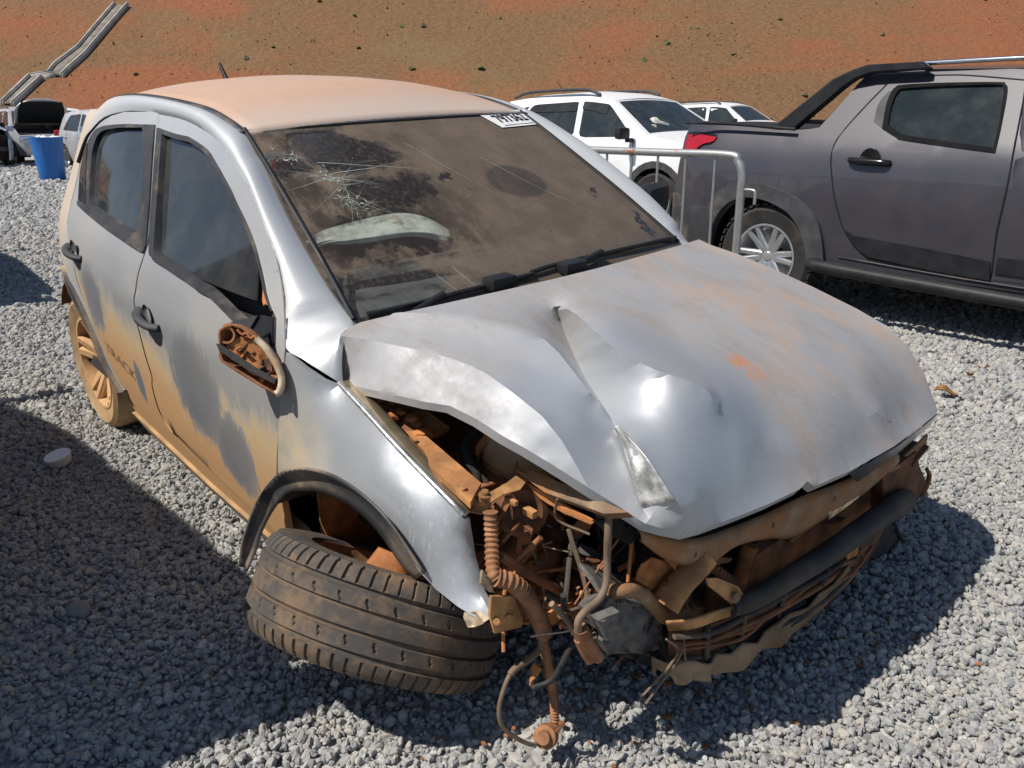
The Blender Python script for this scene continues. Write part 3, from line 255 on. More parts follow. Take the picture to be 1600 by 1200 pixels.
MUD = (.50, .29, .12); DUST = (.47, .29, .19); RUSTM = (.36, .15, .058)
def simple(name, color, rough=.5, metal=0., var=.25, scale=12, bump=0., bscale=80, dust=0., dustcol=DUST, **kw):
    """one plain stuff with mottling and an optional coat of dust"""
    s = NT(name); n1 = s.noise(scale, 5); f = s.ramp(n1, .3, .7, 1 - var, 1 + var * .6)
    c = s.n('VectorMath', {0: tuple(color), 1: f}, operation='MULTIPLY').outputs[0]
    r = rough
    if dust:
        dm = s.ramp(s.noise(scale * .45, 6, .65), .62 - dust * .5, .95 - dust * .5)
        c = s.mix(dm, c, dustcol); r = s.mixf(dm, rough, .9); metal = s.mixf(dm, metal, 0.0) if metal else 0.0
    nm = s.bump(s.noise(bscale, 4, .6), bump, .004) if bump else None
    return s.done(s.bsdf(c, r, metal, nm, **kw))

M = {}
M['black_plastic'] = simple('black_plastic', (.02, .021, .023), .5, var=.3, bump=.1, Specular_IOR_Level=.22)
M['matte_black'] = simple('matte_black_rubber', (.014, .014, .015), .95, Specular_IOR_Level=.08)
M['black_gloss'] = simple('black_gloss', (.012, .012, .013), .18)
M['rubber'] = simple('rubber', (.022, .021, .02), .8, bump=.2, dust=.25, dustcol=(.16, .10, .06), scale=9)
M['rubber_clean'] = simple('rubber_clean', (.03, .03, .03), .8, bump=.2)
M['trim_dusty'] = simple('trim_dusty', (.036, .037, .041), .55, dust=.28, dustcol=(.17, .13, .10), scale=14)
M['grey_plastic'] = simple('grey_plastic', (.06, .06, .064), .6, dust=.12, dustcol=(.2, .16, .12), Specular_IOR_Level=.25)
M['flare_plastic'] = simple('flare_plastic', (.05, .05, .052), .5, dust=.5, dustcol=(.36, .27, .18), scale=7)
M['muddy_metal'] = simple('muddy_metal', (.43, .20, .07), .82, var=.45, scale=16, bump=.5, bscale=70, dust=.4, dustcol=(.25, .10, .038))
M['ochre_metal'] = simple('ochre_metal', (.44, .225, .085), .72, metal=.08, var=.5, scale=16, bump=.45, bscale=60, dust=.35, dustcol=(.20, .085, .032))
M['rust_dark'] = simple('rust_dark', (.13, .052, .022), .85, var=.5, scale=14, bump=.4)
M['rust_mid'] = simple('rust_mid', (.27, .11, .045), .85, var=.45, scale=12, bump=.4)
M['rust_orange'] = simple('rust_orange', (.42, .16, .05), .85, var=.4, scale=16, bump=.4)
M['dusty_steel'] = simple('dusty_steel', (.27, .20, .13), .6, metal=.35, var=.55, scale=13, dust=.68, dustcol=(.27, .125, .048), bump=.45)
M['gold_metal'] = simple('gold_metal', (.62, .50, .33), .28, metal=.8, var=.25, scale=20)
M['bright_metal'] = simple('bright_metal', (.60, .59, .56), .33, metal=.85, var=.4, scale=25, bump=.35, bscale=70)
M['lip_dust'] = simple('dusty_lip', (.20, .12, .065), .85, var=.5, scale=7, bump=.4, dust=.5, dustcol=(.36, .26, .17))
M['bare_metal'] = simple('bare_torn_metal', (.66, .65, .62), .38, metal=.7, var=.55, scale=30, bump=.6, bscale=55, dust=.25, dustcol=(.5, .42, .34))
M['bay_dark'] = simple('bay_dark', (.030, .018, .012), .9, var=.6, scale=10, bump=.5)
M['black_dusty'] = simple('black_dusty', (.03, .029, .029), .75, var=.4, dust=.35, dustcol=(.15, .10, .065), scale=9, bump=.3)
M['foam_grey'] = simple('foam_grey', (.125, .116, .106), .95, var=.4, scale=34, bump=.6, bscale=150)
M['foam_black'] = simple('foam_black', (.012, .012, .013), .6, var=.5, scale=30, bump=1.0, bscale=90)
M['tank_plastic'] = simple('tank_plastic', (.50, .33, .19), .55, var=.2, scale=8, dust=.4, dustcol=(.42, .22, .09))
M['airbag'] = simple('airbag', (.60, .58, .52), .95, var=.3, scale=22, bump=1.0, bscale=34)
M['interior'] = simple('interior', (.035, .034, .035), .8)
M['interior_grey'] = simple('interior_grey', (.10, .10, .105), .85)
M['white'] = simple('white_plastic', (.75, .74, .72), .45, var=.06)
M['cream'] = simple('cream_plastic', (.52, .42, .29), .6, var=.35, scale=30, dust=.35, dustcol=(.35, .2, .1))
M['ink'] = simple('ink', (.012, .012, .014), .6)
M['decal'] = simple('decal', (.22, .15, .09), .7, var=.5, scale=60)
M['crack'] = simple('glass_crack', (.36, .40, .36), .4)
M['orange_boot'] = simple('orange_boot', (.30, .125, .055), .8, var=.4, scale=20, bump=.3)
M['corrugated'] = simple('corrugated', (.30, .135, .06), .75, var=.35, scale=30)
M['cable'] = simple('cable_sheath', (.16, .11, .07), .7, dust=.3)
M['rim_mud'] = simple('rim_mud', (.56, .33, .16), .85, var=.2, scale=9, bump=.25)
M['red_lens'] = simple('red_lens', (.35, .012, .02), .15, var=.1)
M['chrome'] = simple('chrome', (.80, .80, .80), .15, metal=1.0, var=.05)
M['alloy'] = simple('alloy', (.62, .62, .63), .3, metal=.8, var=.1)
M['alloy_dark'] = simple('alloy_dark', (.05, .05, .052), .4, metal=.4)
M['leaf'] = simple('dry_leaf', (.30, .15, .05), .8, var=.5, scale=30)
M['stone'] = simple('river_stone', (.22, .22, .21), .8, var=.2)
M['copper'] = simple('copper_end', (.6, .32, .18), .35, metal=.8)

def glass_dark(name, tint=(.02, .022, .025), trans=.12, rough=.04, dust=.12, lo=0.0):
    s = NT(name)
    tr = s.n('BsdfTransparent', {'Color': (.30, .32, .33)}).outputs[0]
    base = s.bsdf(tint, rough, 0.0, None, Specular_IOR_Level=.48)
    dm = s.ramp(s.noise(6, 6, .65), .35, .8, lo, dust)
    a = s.n('MixShader', {0: trans, 1: base, 2: tr}).outputs[0]
    d = s.n('BsdfDiffuse', {'Color': (.30, .29, .275)}).outputs[0]
    return s.done(s.n('MixShader', {0: dm, 1: a, 2: d}).outputs[0])
M['side_glass'] = glass_dark('side_glass', dust=.12, lo=.02)
M['car_glass'] = glass_dark('car_glass', tint=(.02, .03, .034), trans=.35, dust=.10)
M['rear_screen'] = glass_dark('rear_screen', trans=.8, dust=.3)

def paint(name, base, metal=.54, rough=.46, kind='plain', coat=.10, coat_rough=.22):
    s = NT(name); x, y, z = s.sep()
    flake = s.noise(900, 2)
    c = s.n('VectorMath', {0: tuple(base), 1: s.ramp(flake, .3, .7, .92, 1.08)}, operation='MULTIPLY').outputs[0]
    fine = s.noise(38, 6, .7)
    if kind == 'hood':
        big = s.noise(3.2, 5, .6, dist=.4)
        st = s.noise(5.5, 5, .65, vec=s.map((1, 3.2, 1), (0, 0, .5)))
        clean = s.blob((.27, -.38, .92), .46, .7)                       # dust thinned on the buckled corner, which also brightens the sunlit lobe
        d = s.ramp(s.math('ADD', s.math('MULTIPLY', big, .6), s.math('MULTIPLY', st, .5)), .42, .66, .38, .86)
        d = s.math('MULTIPLY', d, s.ramp(clean, 0, 1, 1.0, .12))
        pe = s.math('MULTIPLY', s.ramp(s.noise(4.1, 5, .62, vec=s.map((1, 1.6, 1), (0, 0, -.6), (3, 1, 0))), .44, .60), s.ramp(y, -.25, .35))
        d = s.math('MAXIMUM', d, s.math('MULTIPLY', pe, .52))
        wipe = s.math('MULTIPLY', s.ramp(s.noise(4.5, 6, .7, vec=s.map((1, 1.7, 1), (0, 0, .3), (7, 2, 1))), .54, .70), .55)
        d = s.math('MULTIPLY', d, s.math('SUBTRACT', 1.0, wipe))
        dc = s.mix(pe, (.245, .215, .198), (.34, .23, .165))
        scr1 = s.math('MULTIPLY', s.ramp(s.noise(2.2, 5, .7, vec=s.map((4, 60, 4), (0, 0, .95))), .60, .66), s.math('MAXIMUM', s.blob(SHAPES['hood_scr'][1], .22, .8), s.math('MAXIMUM', s.blob(SHAPES['hood_scr'][0], .16, .7), s.blob((.33, -.50, .85), .12, .8))))
        scr2 = s.math('MULTIPLY', s.ramp(s.noise(2.6, 5, .7, vec=s.map((60, 5, 4), (0, 0, .5))), .64, .69), s.blob(SHAPES['hood_scr'][0], .30, .9))
        scr = s.math('MAXIMUM', scr1, scr2)
        c = s.mix(s.math('MULTIPLY', scr, .8), c, (.62, .60, .58)); d = s.math('MULTIPLY', d, s.math('SUBTRACT', 1.0, s.math('MULTIPLY', scr, .8)))
        chip = s.math('MULTIPLY', s.ramp(s.voro(42), .06, .045), s.ramp(s.noise(6, 3), .52, .6)); c = s.mix(chip, c, (.10, .085, .08))
        d = s.math('MULTIPLY', d, s.ramp(s.noise(70, 5, .75), .25, .65, .72, 1.08))
        ora = s.blob(SHAPES['hood_blob'][0], .062, .35, (.9, 1.25, .3))
        ora = s.math('MULTIPLY', ora, s.ramp(s.noise(24, 5, .75), .36, .54, .15, .9))
        d = s.math('MAXIMUM', d, s.math('MULTIPLY', ora, .95)); dc = s.mix(ora, dc, (.47, .17, .055))
    elif kind == 'roof':
        d = s.ramp(s.noise(3, 5), .3, .7, .80, .93)
        dc = s.mix(s.ramp(x, -1.35, -1.1), (.45, .275, .18), (.45, .34, .27))
        dc = s.mix(s.ramp(s.noise(14, 6, .7), .4, .7, 0, .35), dc, (.50, .33, .225))
    elif kind == 'side':
        n2 = s.noise(4.5, 5, .6)
        zb = s.math('ADD', s.math('ADD', z, s.math('MULTIPLY', s.math('SUBTRACT', n2, .5), -.22)), s.math('MULTIPLY', s.math('ADD', x, 1.0), .05))
        drip = s.math('MULTIPLY', s.math('SUBTRACT', s.noise(2.0, 6, .7, vec=s.map((22, 22, 2.5))), .5), .30)
        zb = s.math('ADD', zb, drip)
        mud = s.ramp(zb, .64, .79, 1.0, 0.0)
        # wiped and scratched places in the mud
        sv = s.map((14, 14, 3.0), (0, math.radians(-40), 0))
        strk = s.math('ADD', s.math('MULTIPLY', s.noise(1.5, 8, .80, vec=sv, dist=.6), .45), s.math('MULTIPLY', s.noise(1.5, 7, .8, vec=s.map((52, 52, 6.5), (0, math.radians(-38), 0))), .55))
        b1 = s.blob((-1.02, -.82, .66), .27, .75, (1, 1, 1.0)); b2 = s.blob((-.82, -.82, .52), .19, .7); b3 = s.blob((-1.95, -.82, .72), .22, .8); b4 = s.blob((-1.58, -.82, .50), .10, .8, (1.5, 1, .8))
        bb = s.math('MAXIMUM', s.math('MAXIMUM', b1, b2), s.math('MAXIMUM', b3, b4))
        wipe = s.ramp(s.math('ADD', s.math('MULTIPLY', bb, .30), strk), .63, .67)
        mud = s.math('MULTIPLY', mud, s.math('SUBTRACT', 1.0, s.math('MULTIPLY', wipe, .93)))
        film = s.ramp(s.noise(2.2, 4), .3, .75, .03, .22)
        d = s.math('MAXIMUM', s.math('MULTIPLY', mud, s.ramp(fine, .2, .8, .88, 1.0)), film)
        dc = s.mix(s.ramp(zb, .45, .72), (.50, .275, .105), (.50, .37, .20))
        c = s.mix(s.math('MULTIPLY', wipe, s.math('MULTIPLY', bb, .8)), c, (.20, .235, .28))
    elif kind == 'fender':
        n2 = s.noise(5, 5, .6)
        m = s.math('MULTIPLY', s.blob((-.44, -.82, .66), .21, .9, (1, 1, .9)), s.ramp(n2, .3, .6, .3, .95))
        scr = s.math('MULTIPLY', s.ramp(s.noise(3.0, 6, .75, vec=s.map((55, 55, 5.5), (0, .8, 0))), .57, .60), s.blob((.12, -.79, .64), .26, .7))
        d = s.math('MAXIMUM', m, s.math('MULTIPLY', scr, .32)); dc = s.mix(scr, (.52, .40, .22), (.55, .55, .55))
    elif kind == 'rail':
        d = s.math('MAXIMUM', s.ramp(x, -2.05, -2.5, .05, .75), s.ramp(s.noise(20, 6, .7), .52, .8, .02, .35)); dc = (.50, .38, .26)
    elif kind == 'clean':
        d = s.ramp(s.noise(5, 6, .7), .3, .8, .0, .05); dc = (.35, .30, .26)
    else:
        d = s.ramp(s.noise(2.5, 5), .35, .75, .0, .22); dc = (.45, .36, .29)
    speck = s.ramp(s.noise(160, 3, .6), .66, .72, 0, .45)
    d = s.math('MAXIMUM', d, speck) if kind in ('hood', 'rail', 'roof') else d
    col = s.mix(d, c, dc)
    nm = s.bump(fine, .06, .003)
    sh = s.bsdf(col, s.mixf(d, rough, .85), s.mixf(d, metal, 0.0), nm, Coat_Weight=s.mixf(d, coat, 0.0), Coat_Roughness=coat_rough)
    return s.done(sh)
SILVER = (.445, .462, .485)
for k in ('hood', 'roof', 'side', 'fender', 'rail', 'plain'): M['paint_' + k] = paint('silver_paint_' + k, SILVER, kind=k)
M['paint_rail'] = paint('silver_paint_rail', (.52, .535, .55), .36, .44, kind='rail')
M['paint_white'] = paint('white_paint', (.78, .79, .79), 0.0, .3)
M['paint_grey'] = paint('graphite_paint', (.040, .037, .047), .12, .46, kind='clean', coat=.6, coat_rough=.05)
M['paint_dark_and_lip_shade'] = paint('dark_blue_paint_and_lip_shade', (.04, .045, .06), .4, .3, coat=.6)  # neighbour cars' paint; also stands for shade on the bonnet lip
M['paint_silver2'] = paint('plain_silver_paint', (.62, .63, .64), .6, .33)
M['paint_bluesilver'] = paint('blue_silver_paint', (.42, .49, .60), .6, .35)

def windscreen_mat():
    s = NT('dusty_windscreen'); Z = SHAPES
    dn = s.n('VectorMath', {0: s.co(), 1: s.n('VectorMath', {0: s.n('VectorMath', {0: s.n('TexNoise', {'Vector': s.co(), 'Scale': 7., 'Detail': 8., 'Roughness': .7}).outputs[1], 1: (.5, .5, .5)}, operation='SUBTRACT').outputs[0], 1: (.27, .27, .27)}, operation='MULTIPLY').outputs[0]}, operation='ADD').outputs[0]
    def sm(k, r, sc=(1, 1, 1), soft=.35): return s.blob(Z['smear_' + k][0], r, soft, sc, vec=dn)
    parts = [sm('smA', .10, (1, .8, 1)), sm('smB', .09, (1.4, .8, 1.4)), sm('smC', .10, (1.0, .65, 1)), sm('smD', .16, (1.5, .9, 1.5)), sm('smE', .035, (1.6, .7, 1.6)), sm('smF', .03, (.6, 1.6, .6)),
             sm('smG', .13, (1, 1, 1)), sm('smH', .035, (.45, 1.7, .5)), sm('smI', .05, (1.2, .6, 1.2)), sm('smJ', .09, (1.0, .8, 1.0)), sm('smM', .10, (1, 1.3, 1)), sm('smN', .11, (1.2, .7, 1.2))]
    bag = s.blob(Z['smear_smK'][0], .25, .45, (1, .9, 4.2), vec=dn); ghost = s.math('MULTIPLY', s.blob(Z['smear_smL'][0], .10, .2, (1, .8, 1.2)), .55)
    m = parts[0]
    for p in parts[1:]: m = s.math('MAXIMUM', m, p)
    st = s.noise(3.0, 6, .75, vec=s.map((5, 16, 5), (0, 0, .25)))
    spots = s.ramp(s.voro(26), .10, .16, 1.0, 0.0); sm2 = s.ramp(s.noise(5, 3), .5, .62)
    thin = s.math('MAXIMUM', s.math('MULTIPLY', spots, s.math('MULTIPLY', sm2, .55)), s.ramp(st, .66, .74, 0, .6))
    wet = s.math('MAXIMUM', s.math('MULTIPLY', m, s.ramp(s.noise(60, 4, .7), .25, .55, .5, 1.0)), thin)
    wet = s.math('MAXIMUM', wet, s.math('MULTIPLY', s.ramp(s.sep()[1], .02, -.25), s.ramp(s.noise(3.2, 6, .72, vec=s.map((1, 2.2, 1), (0, 0, .4))), .46, .60, 0.0, .75)))
    wet = s.math('MAXIMUM', wet, s.math('MAXIMUM', s.math('MULTIPLY', bag, .98), ghost))
    fac = s.math('SUBTRACT', .80, s.math('MULTIPLY', wet, .66))
    x, y, z = s.sep()
    fac = s.math('MULTIPLY', fac, s.ramp(z, .985, 1.05, .72, 1.0))
    tr = s.n('BsdfTransparent', {'Color': (.78, .83, .81)}).outputs[0]
    gl = s.n('BsdfGlossy', {'Color': (.9, .95, 1), 'Roughness': .08}).outputs[0]
    glass = s.n('MixShader', {0: s.math('ADD', .04, s.math('MULTIPLY', s.math('POWER', s.n('LayerWeight', {'Blend': .5}).outputs['Facing'], 4.0), .8)), 1: tr, 2: gl}).outputs[0]
    flk = s.math('MULTIPLY', s.ramp(s.noise(9, 7, .8, vec=s.map((3, 10, 3), (0, 0, .35))), .52, .75), .55)
    dc = s.mix(flk, s.mix(s.ramp(s.noise(7, 6, .7), .3, .7), (.105, .076, .052), (.16, .118, .084)), (.05, .038, .03))
    dirt = s.bsdf(dc, .75, 0.0, None)
    return s.done(s.n('MixShader', {0: fac, 1: glass, 2: dirt}).outputs[0])
M['windscreen'] = windscreen_mat()

def ground_mat():
    s = NT('gravel_ground'); g = s.n('NewGeometry').outputs['Position']
    v = s.n('TexVoronoi', {'Vector': g, 'Scale': 32.}, feature='F1'); c = s.sep(v.outputs['Color'])[0]
    col = s.mix(c, (.26, .26, .255), (.40, .395, .38))
    big = s.noise(.35, 5, .6, vec=g)
    col = s.mix(s.ramp(big, .55, .75, 0, .3), col, (.34, .27, .20))
    h = s.math('SUBTRACT', .5, v.outputs['Distance'])
    return s.done(s.bsdf(col, .9, 0, s.bump(h, .9, .018)))
M['ground'] = ground_mat()
def bed_mat():
    s = NT('gravel_bed'); g = s.n('NewGeometry').outputs['Position']
    return s.done(s.bsdf(s.mix(s.noise(60, 3, vec=g), (.10, .10, .10), (.24, .235, .225)), .95))
def stone_mat():
    s = NT('crushed_stone'); r = s.n('ObjectInfo').outputs['Random']
    col = s.n('ValToRGB', {0: r}); e = col.color_ramp.elements
    e[0].color = (.27, .27, .27, 1); e[1].color = (.50, .495, .48, 1)
    a = col.color_ramp.elements.new(.5); a.color = (.37, .367, .36, 1); b = col.color_ramp.elements.new(.93); b.color = (.42, .385, .335, 1)
    c = s.n('VectorMath', {0: col.outputs[0], 1: s.ramp(s.noise(3.0, 5, .7), .25, .75, .78, 1.15)}, operation='MULTIPLY').outputs[0]
    return s.done(s.bsdf(c, .88, 0, s.bump(s.noise(9, 4, .7), .3, .05)))
M['gravel_stone'] = stone_mat()
def hill_mat():
    s = NT('hillside_soil'); g = s.n('NewGeometry').outputs['Position']
    band = s.noise(.055, 5, .6, vec=s.map((1, 1, 3.2), src=g), dist=.5)
    patch = s.noise(.22, 4, .55, vec=g); fine = s.noise(5., 6, .75, vec=g)
    red = s.ramp(s.math('ADD', s.math('MULTIPLY', band, .7), s.math('MULTIPLY', patch, .35)), .46, .63)
    a = s.mix(s.ramp(fine, .3, .7), (.235, .076, .027), (.31, .112, .042))
    b = s.mix(s.ramp(fine, .35, .65), (.155, .080, .032), (.225, .125, .054))
    b = s.mix(s.ramp(s.noise(.16, 4, vec=g), .55, .72, 0, .55), b, (.20, .14, .06))
    return s.done(s.bsdf(s.mix(red, b, a), .95, 0, s.bump(s.noise(2.6, 7, .75, vec=g), .8, .25)))
M['hill'] = hill_mat()
M['concrete'] = simple('concrete', (.33, .31, .28), .9, var=.25, scale=2)
M['concrete_dark'] = simple('concrete_floor', (.20, .17, .14), .9, var=.35, scale=2)
M['grass_dry'] = simple('dry_grass_blade', (.25, .15, .065), .9, var=.3, scale=.8)
M['weed'] = simple('weed_leaf', (.085, .10, .032), .85, var=.4, scale=2)
def blue_mat():
    s = NT('blue_plastic'); st = s.noise(3, 6, .7, vec=s.map((6, 6, 1)))
    c = s.mix(s.ramp(st, .45, .7, 0, .5), (.012, .13, .42), (.05, .24, .55))
    return s.done(s.bsdf(c, .4, 0, s.bump(st, .15, .02)))
M['blue'] = blue_mat()
def galv():
    s = NT('galvanised_tube'); r = s.ramp(s.noise(9, 6, .72), .58, .66)
    c = s.mix(r, s.mix(s.noise(30, 4), (.34, .34, .33), (.50, .49, .47)), (.26, .11, .045))
    return s.done(s.bsdf(c, s.mixf(r, .42, .9), s.mixf(r, .65, 0.0)))
M['galv'] = galv()
def tyre_front():
    s = NT('muddy_tread'); a = s.noise(8, 6, .7); b = s.noise(55, 4, .6)
    d = s.ramp(s.math('ADD', s.math('MULTIPLY', a, .7), s.math('MULTIPLY', b, .3)), .42, .68, .06, .72)
    cavity = s.n('NewGeometry').outputs['Pointiness']
    d = s.math('MAXIMUM', d, s.ramp(cavity, .48, .42, 0, .85))  # more mud colour in the hollows of the tread
    return s.done(s.bsdf(s.mix(d, (.048, .047, .046), (.24, .145, .075)), .85, 0, s.bump(b, .3, .003)))
M['tread'] = tyre_front()
M['tyre_mud'] = simple('muddy_tyre_wall', (.42, .27, .14), .9, var=.3, scale=8)

# ------------------------------------------------------------------ mesh helpers
def link(name, me, parent=None, mat=None):
    o = bpy.data.objects.new(name, me); COL.objects.link(o)
    if parent is not None: o.parent = parent
    if mat is not None and not me.materials: me.materials.append(mat)
    return o
def mesh(name, v, f, mat=None, parent=None, smooth=True, sharp=None):
    me = bpy.data.meshes.new(name); me.from_pydata([tuple(map(float, q)) for q in v], [], [tuple(map(int, q)) for q in f]); me.update()
    if smooth: me.shade_smooth()
    if sharp is not None: me.set_sharp_from_angle(angle=math.radians(sharp))
    return link(name, me, parent, mat)
def bm_obj(name, bm, mat=None, parent=None, smooth=True, sharp=40):
    bmesh.ops.recalc_face_normals(bm, faces=bm.faces)
    me = bpy.data.meshes.new(name); bm.to_mesh(me); bm.free()
    if smooth: me.shade_smooth(); me.set_sharp_from_angle(angle=math.radians(sharp))
    return link(name, me, parent, mat)
def thing(name, label, cat, loc=(0, 0, 0), rz=0.0, group=None):
    o = bpy.data.objects.new(name, None); COL.objects.link(o); o.location = loc; o.rotation_euler = (0, 0, rz)
    o.empty_display_size = .1; tag(o, label, cat, group); return o
def tag(o, label, cat, group=None):
    o['label'] = label; o['category'] = cat
    if group: o['group'] = group
    return o
def V3(L): return [Vector(q) for q in L]
def smooth_line(pts, n=6):
    p = V3(pts); out = []
    for i in range(len(p) - 1):
        a, b = p[i], p[i + 1]; pa = p[i - 1] if i else 2 * a - b; pb = p[i + 2] if i + 2 < len(p) else 2 * b - a
        for k in range(n):
            t = k / n
            out.append(.5 * (2 * a + (b - pa) * t + (2 * pa - 5 * a + 4 * b - pb) * t * t + (-pa + 3 * a - 3 * b + pb) * t ** 3))
    out.append(p[-1]); return out
def tube(name, pts, r, mat, parent=None, seg=10, n=6, rings=0.0, amp=.18, ends=None, squash=1.0):
    """a hose or pipe; rings > 0 gives corrugations of that spacing (m)"""
    L = smooth_line(pts, n) if n > 1 else V3(pts)
    if rings:
        d = [0.0]
        for a, b in zip(L, L[1:]): d.append(d[-1] + (b - a).length)
        k = max(4, int(d[-1] / rings * 4)); M2 = []
        for i in range(k + 1):
            s = d[-1] * i / k; j = max(0, min(len(L) - 2, next((q for q in range(len(d) - 1) if d[q + 1] >= s), len(L) - 2)))
            t = (s - d[j]) / max(1e-9, d[j + 1] - d[j]); M2.append(L[j].lerp(L[j + 1], t))
        L = M2
    v, f = [], []; up = Vector((.3, .2, .93))
    for i, p in enumerate(L):
        t = (L[min(i + 1, len(L) - 1)] - L[max(i - 1, 0)]).normalized()
        a = t.cross(up)
        if a.length < 1e-3: a = t.cross(Vector((1, 0, 0)))
        a.normalize(); b = t.cross(a)
        rr = r if not isinstance(r, (list, tuple)) else r[0] + (r[1] - r[0]) * i / (len(L) - 1)
        if rings: rr *= (1 + amp, 1, 1 - amp, 1)[i % 4]
        for k in range(seg):
            q = 2 * math.pi * k / seg; v.append(p + a * rr * math.cos(q) + b * rr * squash * math.sin(q))
    for i in range(len(L) - 1):
        for k in range(seg):
            f.append((i * seg + k, i * seg + (k + 1) % seg, (i + 1) * seg + (k + 1) % seg, (i + 1) * seg + k))
    f.append(tuple(range(seg - 1, -1, -1))); f.append(tuple((len(L) - 1) * seg + k for k in range(seg)))
    return mesh(name, v, f, mat, parent, sharp=60)
def frame(ax):
    z = Vector(ax).normalized(); x = z.orthogonal().normalized(); return x, z.cross(x), z
def lathe(name, prof, c, ax, mat, parent=None, seg=32, mod=None, close=False, sharp=35, xdir=None):
    """prof: (radius, height along the axis); mod(r, h, angle, index) may alter a point"""
    x, y, z = frame(ax)
    if xdir is not None:
        x = (Vector(xdir) - z * Vector(xdir).dot(z)).normalized(); y = z.cross(x)
    c = Vector(c); v, f = [], []; n = len(prof)
    for k in range(seg):
        a = 2 * math.pi * k / seg
        for i, (r, h) in enumerate(prof):
            if mod: r, h = mod(r, h, a, i)
            v.append(c + (x * math.cos(a) + y * math.sin(a)) * r + z * h)
    for k in range(seg):
        for i in range(n - 1 + (1 if close else 0)):
            f.append((k * n + i, ((k + 1) % seg) * n + i, ((k + 1) % seg) * n + (i + 1) % n, k * n + (i + 1) % n))
    return mesh(name, v, f, mat, parent, sharp=sharp)
def box(name, c, size, mat, parent=None, rot=None, bev=.004, taper=None):
    bm = bmesh.new(); bmesh.ops.create_cube(bm, size=1.0)
    for q in bm.verts:
        q.co = Vector((q.co.x * size[0], q.co.y * size[1], q.co.z * size[2]))
        if taper and q.co.z > 0: q.co.x *= taper; q.co.y *= taper
    if bev: bmesh.ops.bevel(bm, geom=bm.edges[:], offset=min(bev, min(size) * .4), segments=2, affect='EDGES', profile=.6)
    R = Matrix(rot) if isinstance(rot, (list, tuple)) and len(rot) == 3 and hasattr(rot[0], '__len__') else (rot if rot is not None else Matrix.Identity(3))
    for q in bm.verts: q.co = R @ q.co + Vector(c)
    return bm_obj(name, bm, mat, parent)
def inside(poly, x, y):
    c = False; j = len(poly) - 1
    for i in range(len(poly)):
        xi, yi = poly[i]; xj, yj = poly[j]
        if (yi > y) != (yj > y) and x < (xj - xi) * (y - yi) / (yj - yi) + xi: c = not c
        j = i
    return c
def cdt(poly, sp, holes=(), extra=()):
    """triangulate a 2-D outline with holes, filled with an even grid of points"""
    V, E = [], []; P = np.array(poly)
    for L in [poly, *holes]:
        s = len(V); V += [tuple(q) for q in L]; E += [(s + i, s + (i + 1) % len(L)) for i in range(len(L))]
    B = np.array(V); x0, y0 = P.min(0); x1, y1 = P.max(0)
    if sp:
        for r, yy in enumerate(np.arange(y0 + sp * .4, y1, sp * .87)):
            for xx in np.arange(x0 + (r % 2) * sp / 2, x1, sp):
                if inside(poly, xx, yy) and not any(inside(h, xx, yy) for h in holes) and np.min(np.hypot(B[:, 0] - xx, B[:, 1] - yy)) > sp * .5: V.append((xx, yy))
    for q in extra: V.append(q)
    r = delaunay_2d_cdt([Vector(q) for q in V], E, [], 0, 1e-5)
    vo, fo = [(q.x, q.y) for q in r[0]], []
    for t in r[2]:
        cx = sum(vo[i][0] for i in t) / len(t); cy = sum(vo[i][1] for i in t) / len(t)
        if inside(poly, cx, cy) and not any(inside(h, cx, cy) for h in holes): fo.append(tuple(t))
    used = sorted({i for t in fo for i in t}); m = {i: k for k, i in enumerate(used)}
    return [vo[i] for i in used], [tuple(m[i] for i in t) for t in fo]
def skirted(v3, faces, depth):
    """give an open sheet a returned edge: its border is folded back by the given vectors"""
    cnt = {}
    for t in faces:
        for i in range(len(t)):
            e = (t[i], t[(i + 1) % len(t)]); cnt[e] = cnt.get(e, 0) + 1
    border = [e for e in cnt if (e[1], e[0]) not in cnt]
    m = {}; v = [Vector(q) for q in v3]; f = list(faces)
    for a, b in border:
        for i in (a, b):
            if i not in m: m[i] = len(v); v.append(v[i] + Vector(depth(i) if callable(depth) else depth))
        f.append((b, a, m[a], m[b]))
    return v, f
def panel(name, poly, Sf, side, mat, parent, off=0., sp=.06, holes=(), fold=.018, sharp=50):
    """body panel: an outline in the side view (x, z) laid on the side surface y = side*S(x, z)"""
    v2, f = cdt(poly, sp, holes)
    v3 = [(x, side * (Sf(x, z) + off), z) for x, z in v2]
    if (side > 0) != (_area(poly, f, v2) < 0): f = [t[::-1] for t in f]
    if fold: v3, f = skirted(v3, f, (0, -side * fold, 0))
    return mesh(name, v3, f, mat, parent, sharp=sharp)
def _area(poly, f, v2):
    t = f[0]; a, b, c = (v2[i] for i in t[:3]); return (b[0] - a[0]) * (c[1] - a[1]) - (b[1] - a[1]) * (c[0] - a[0])
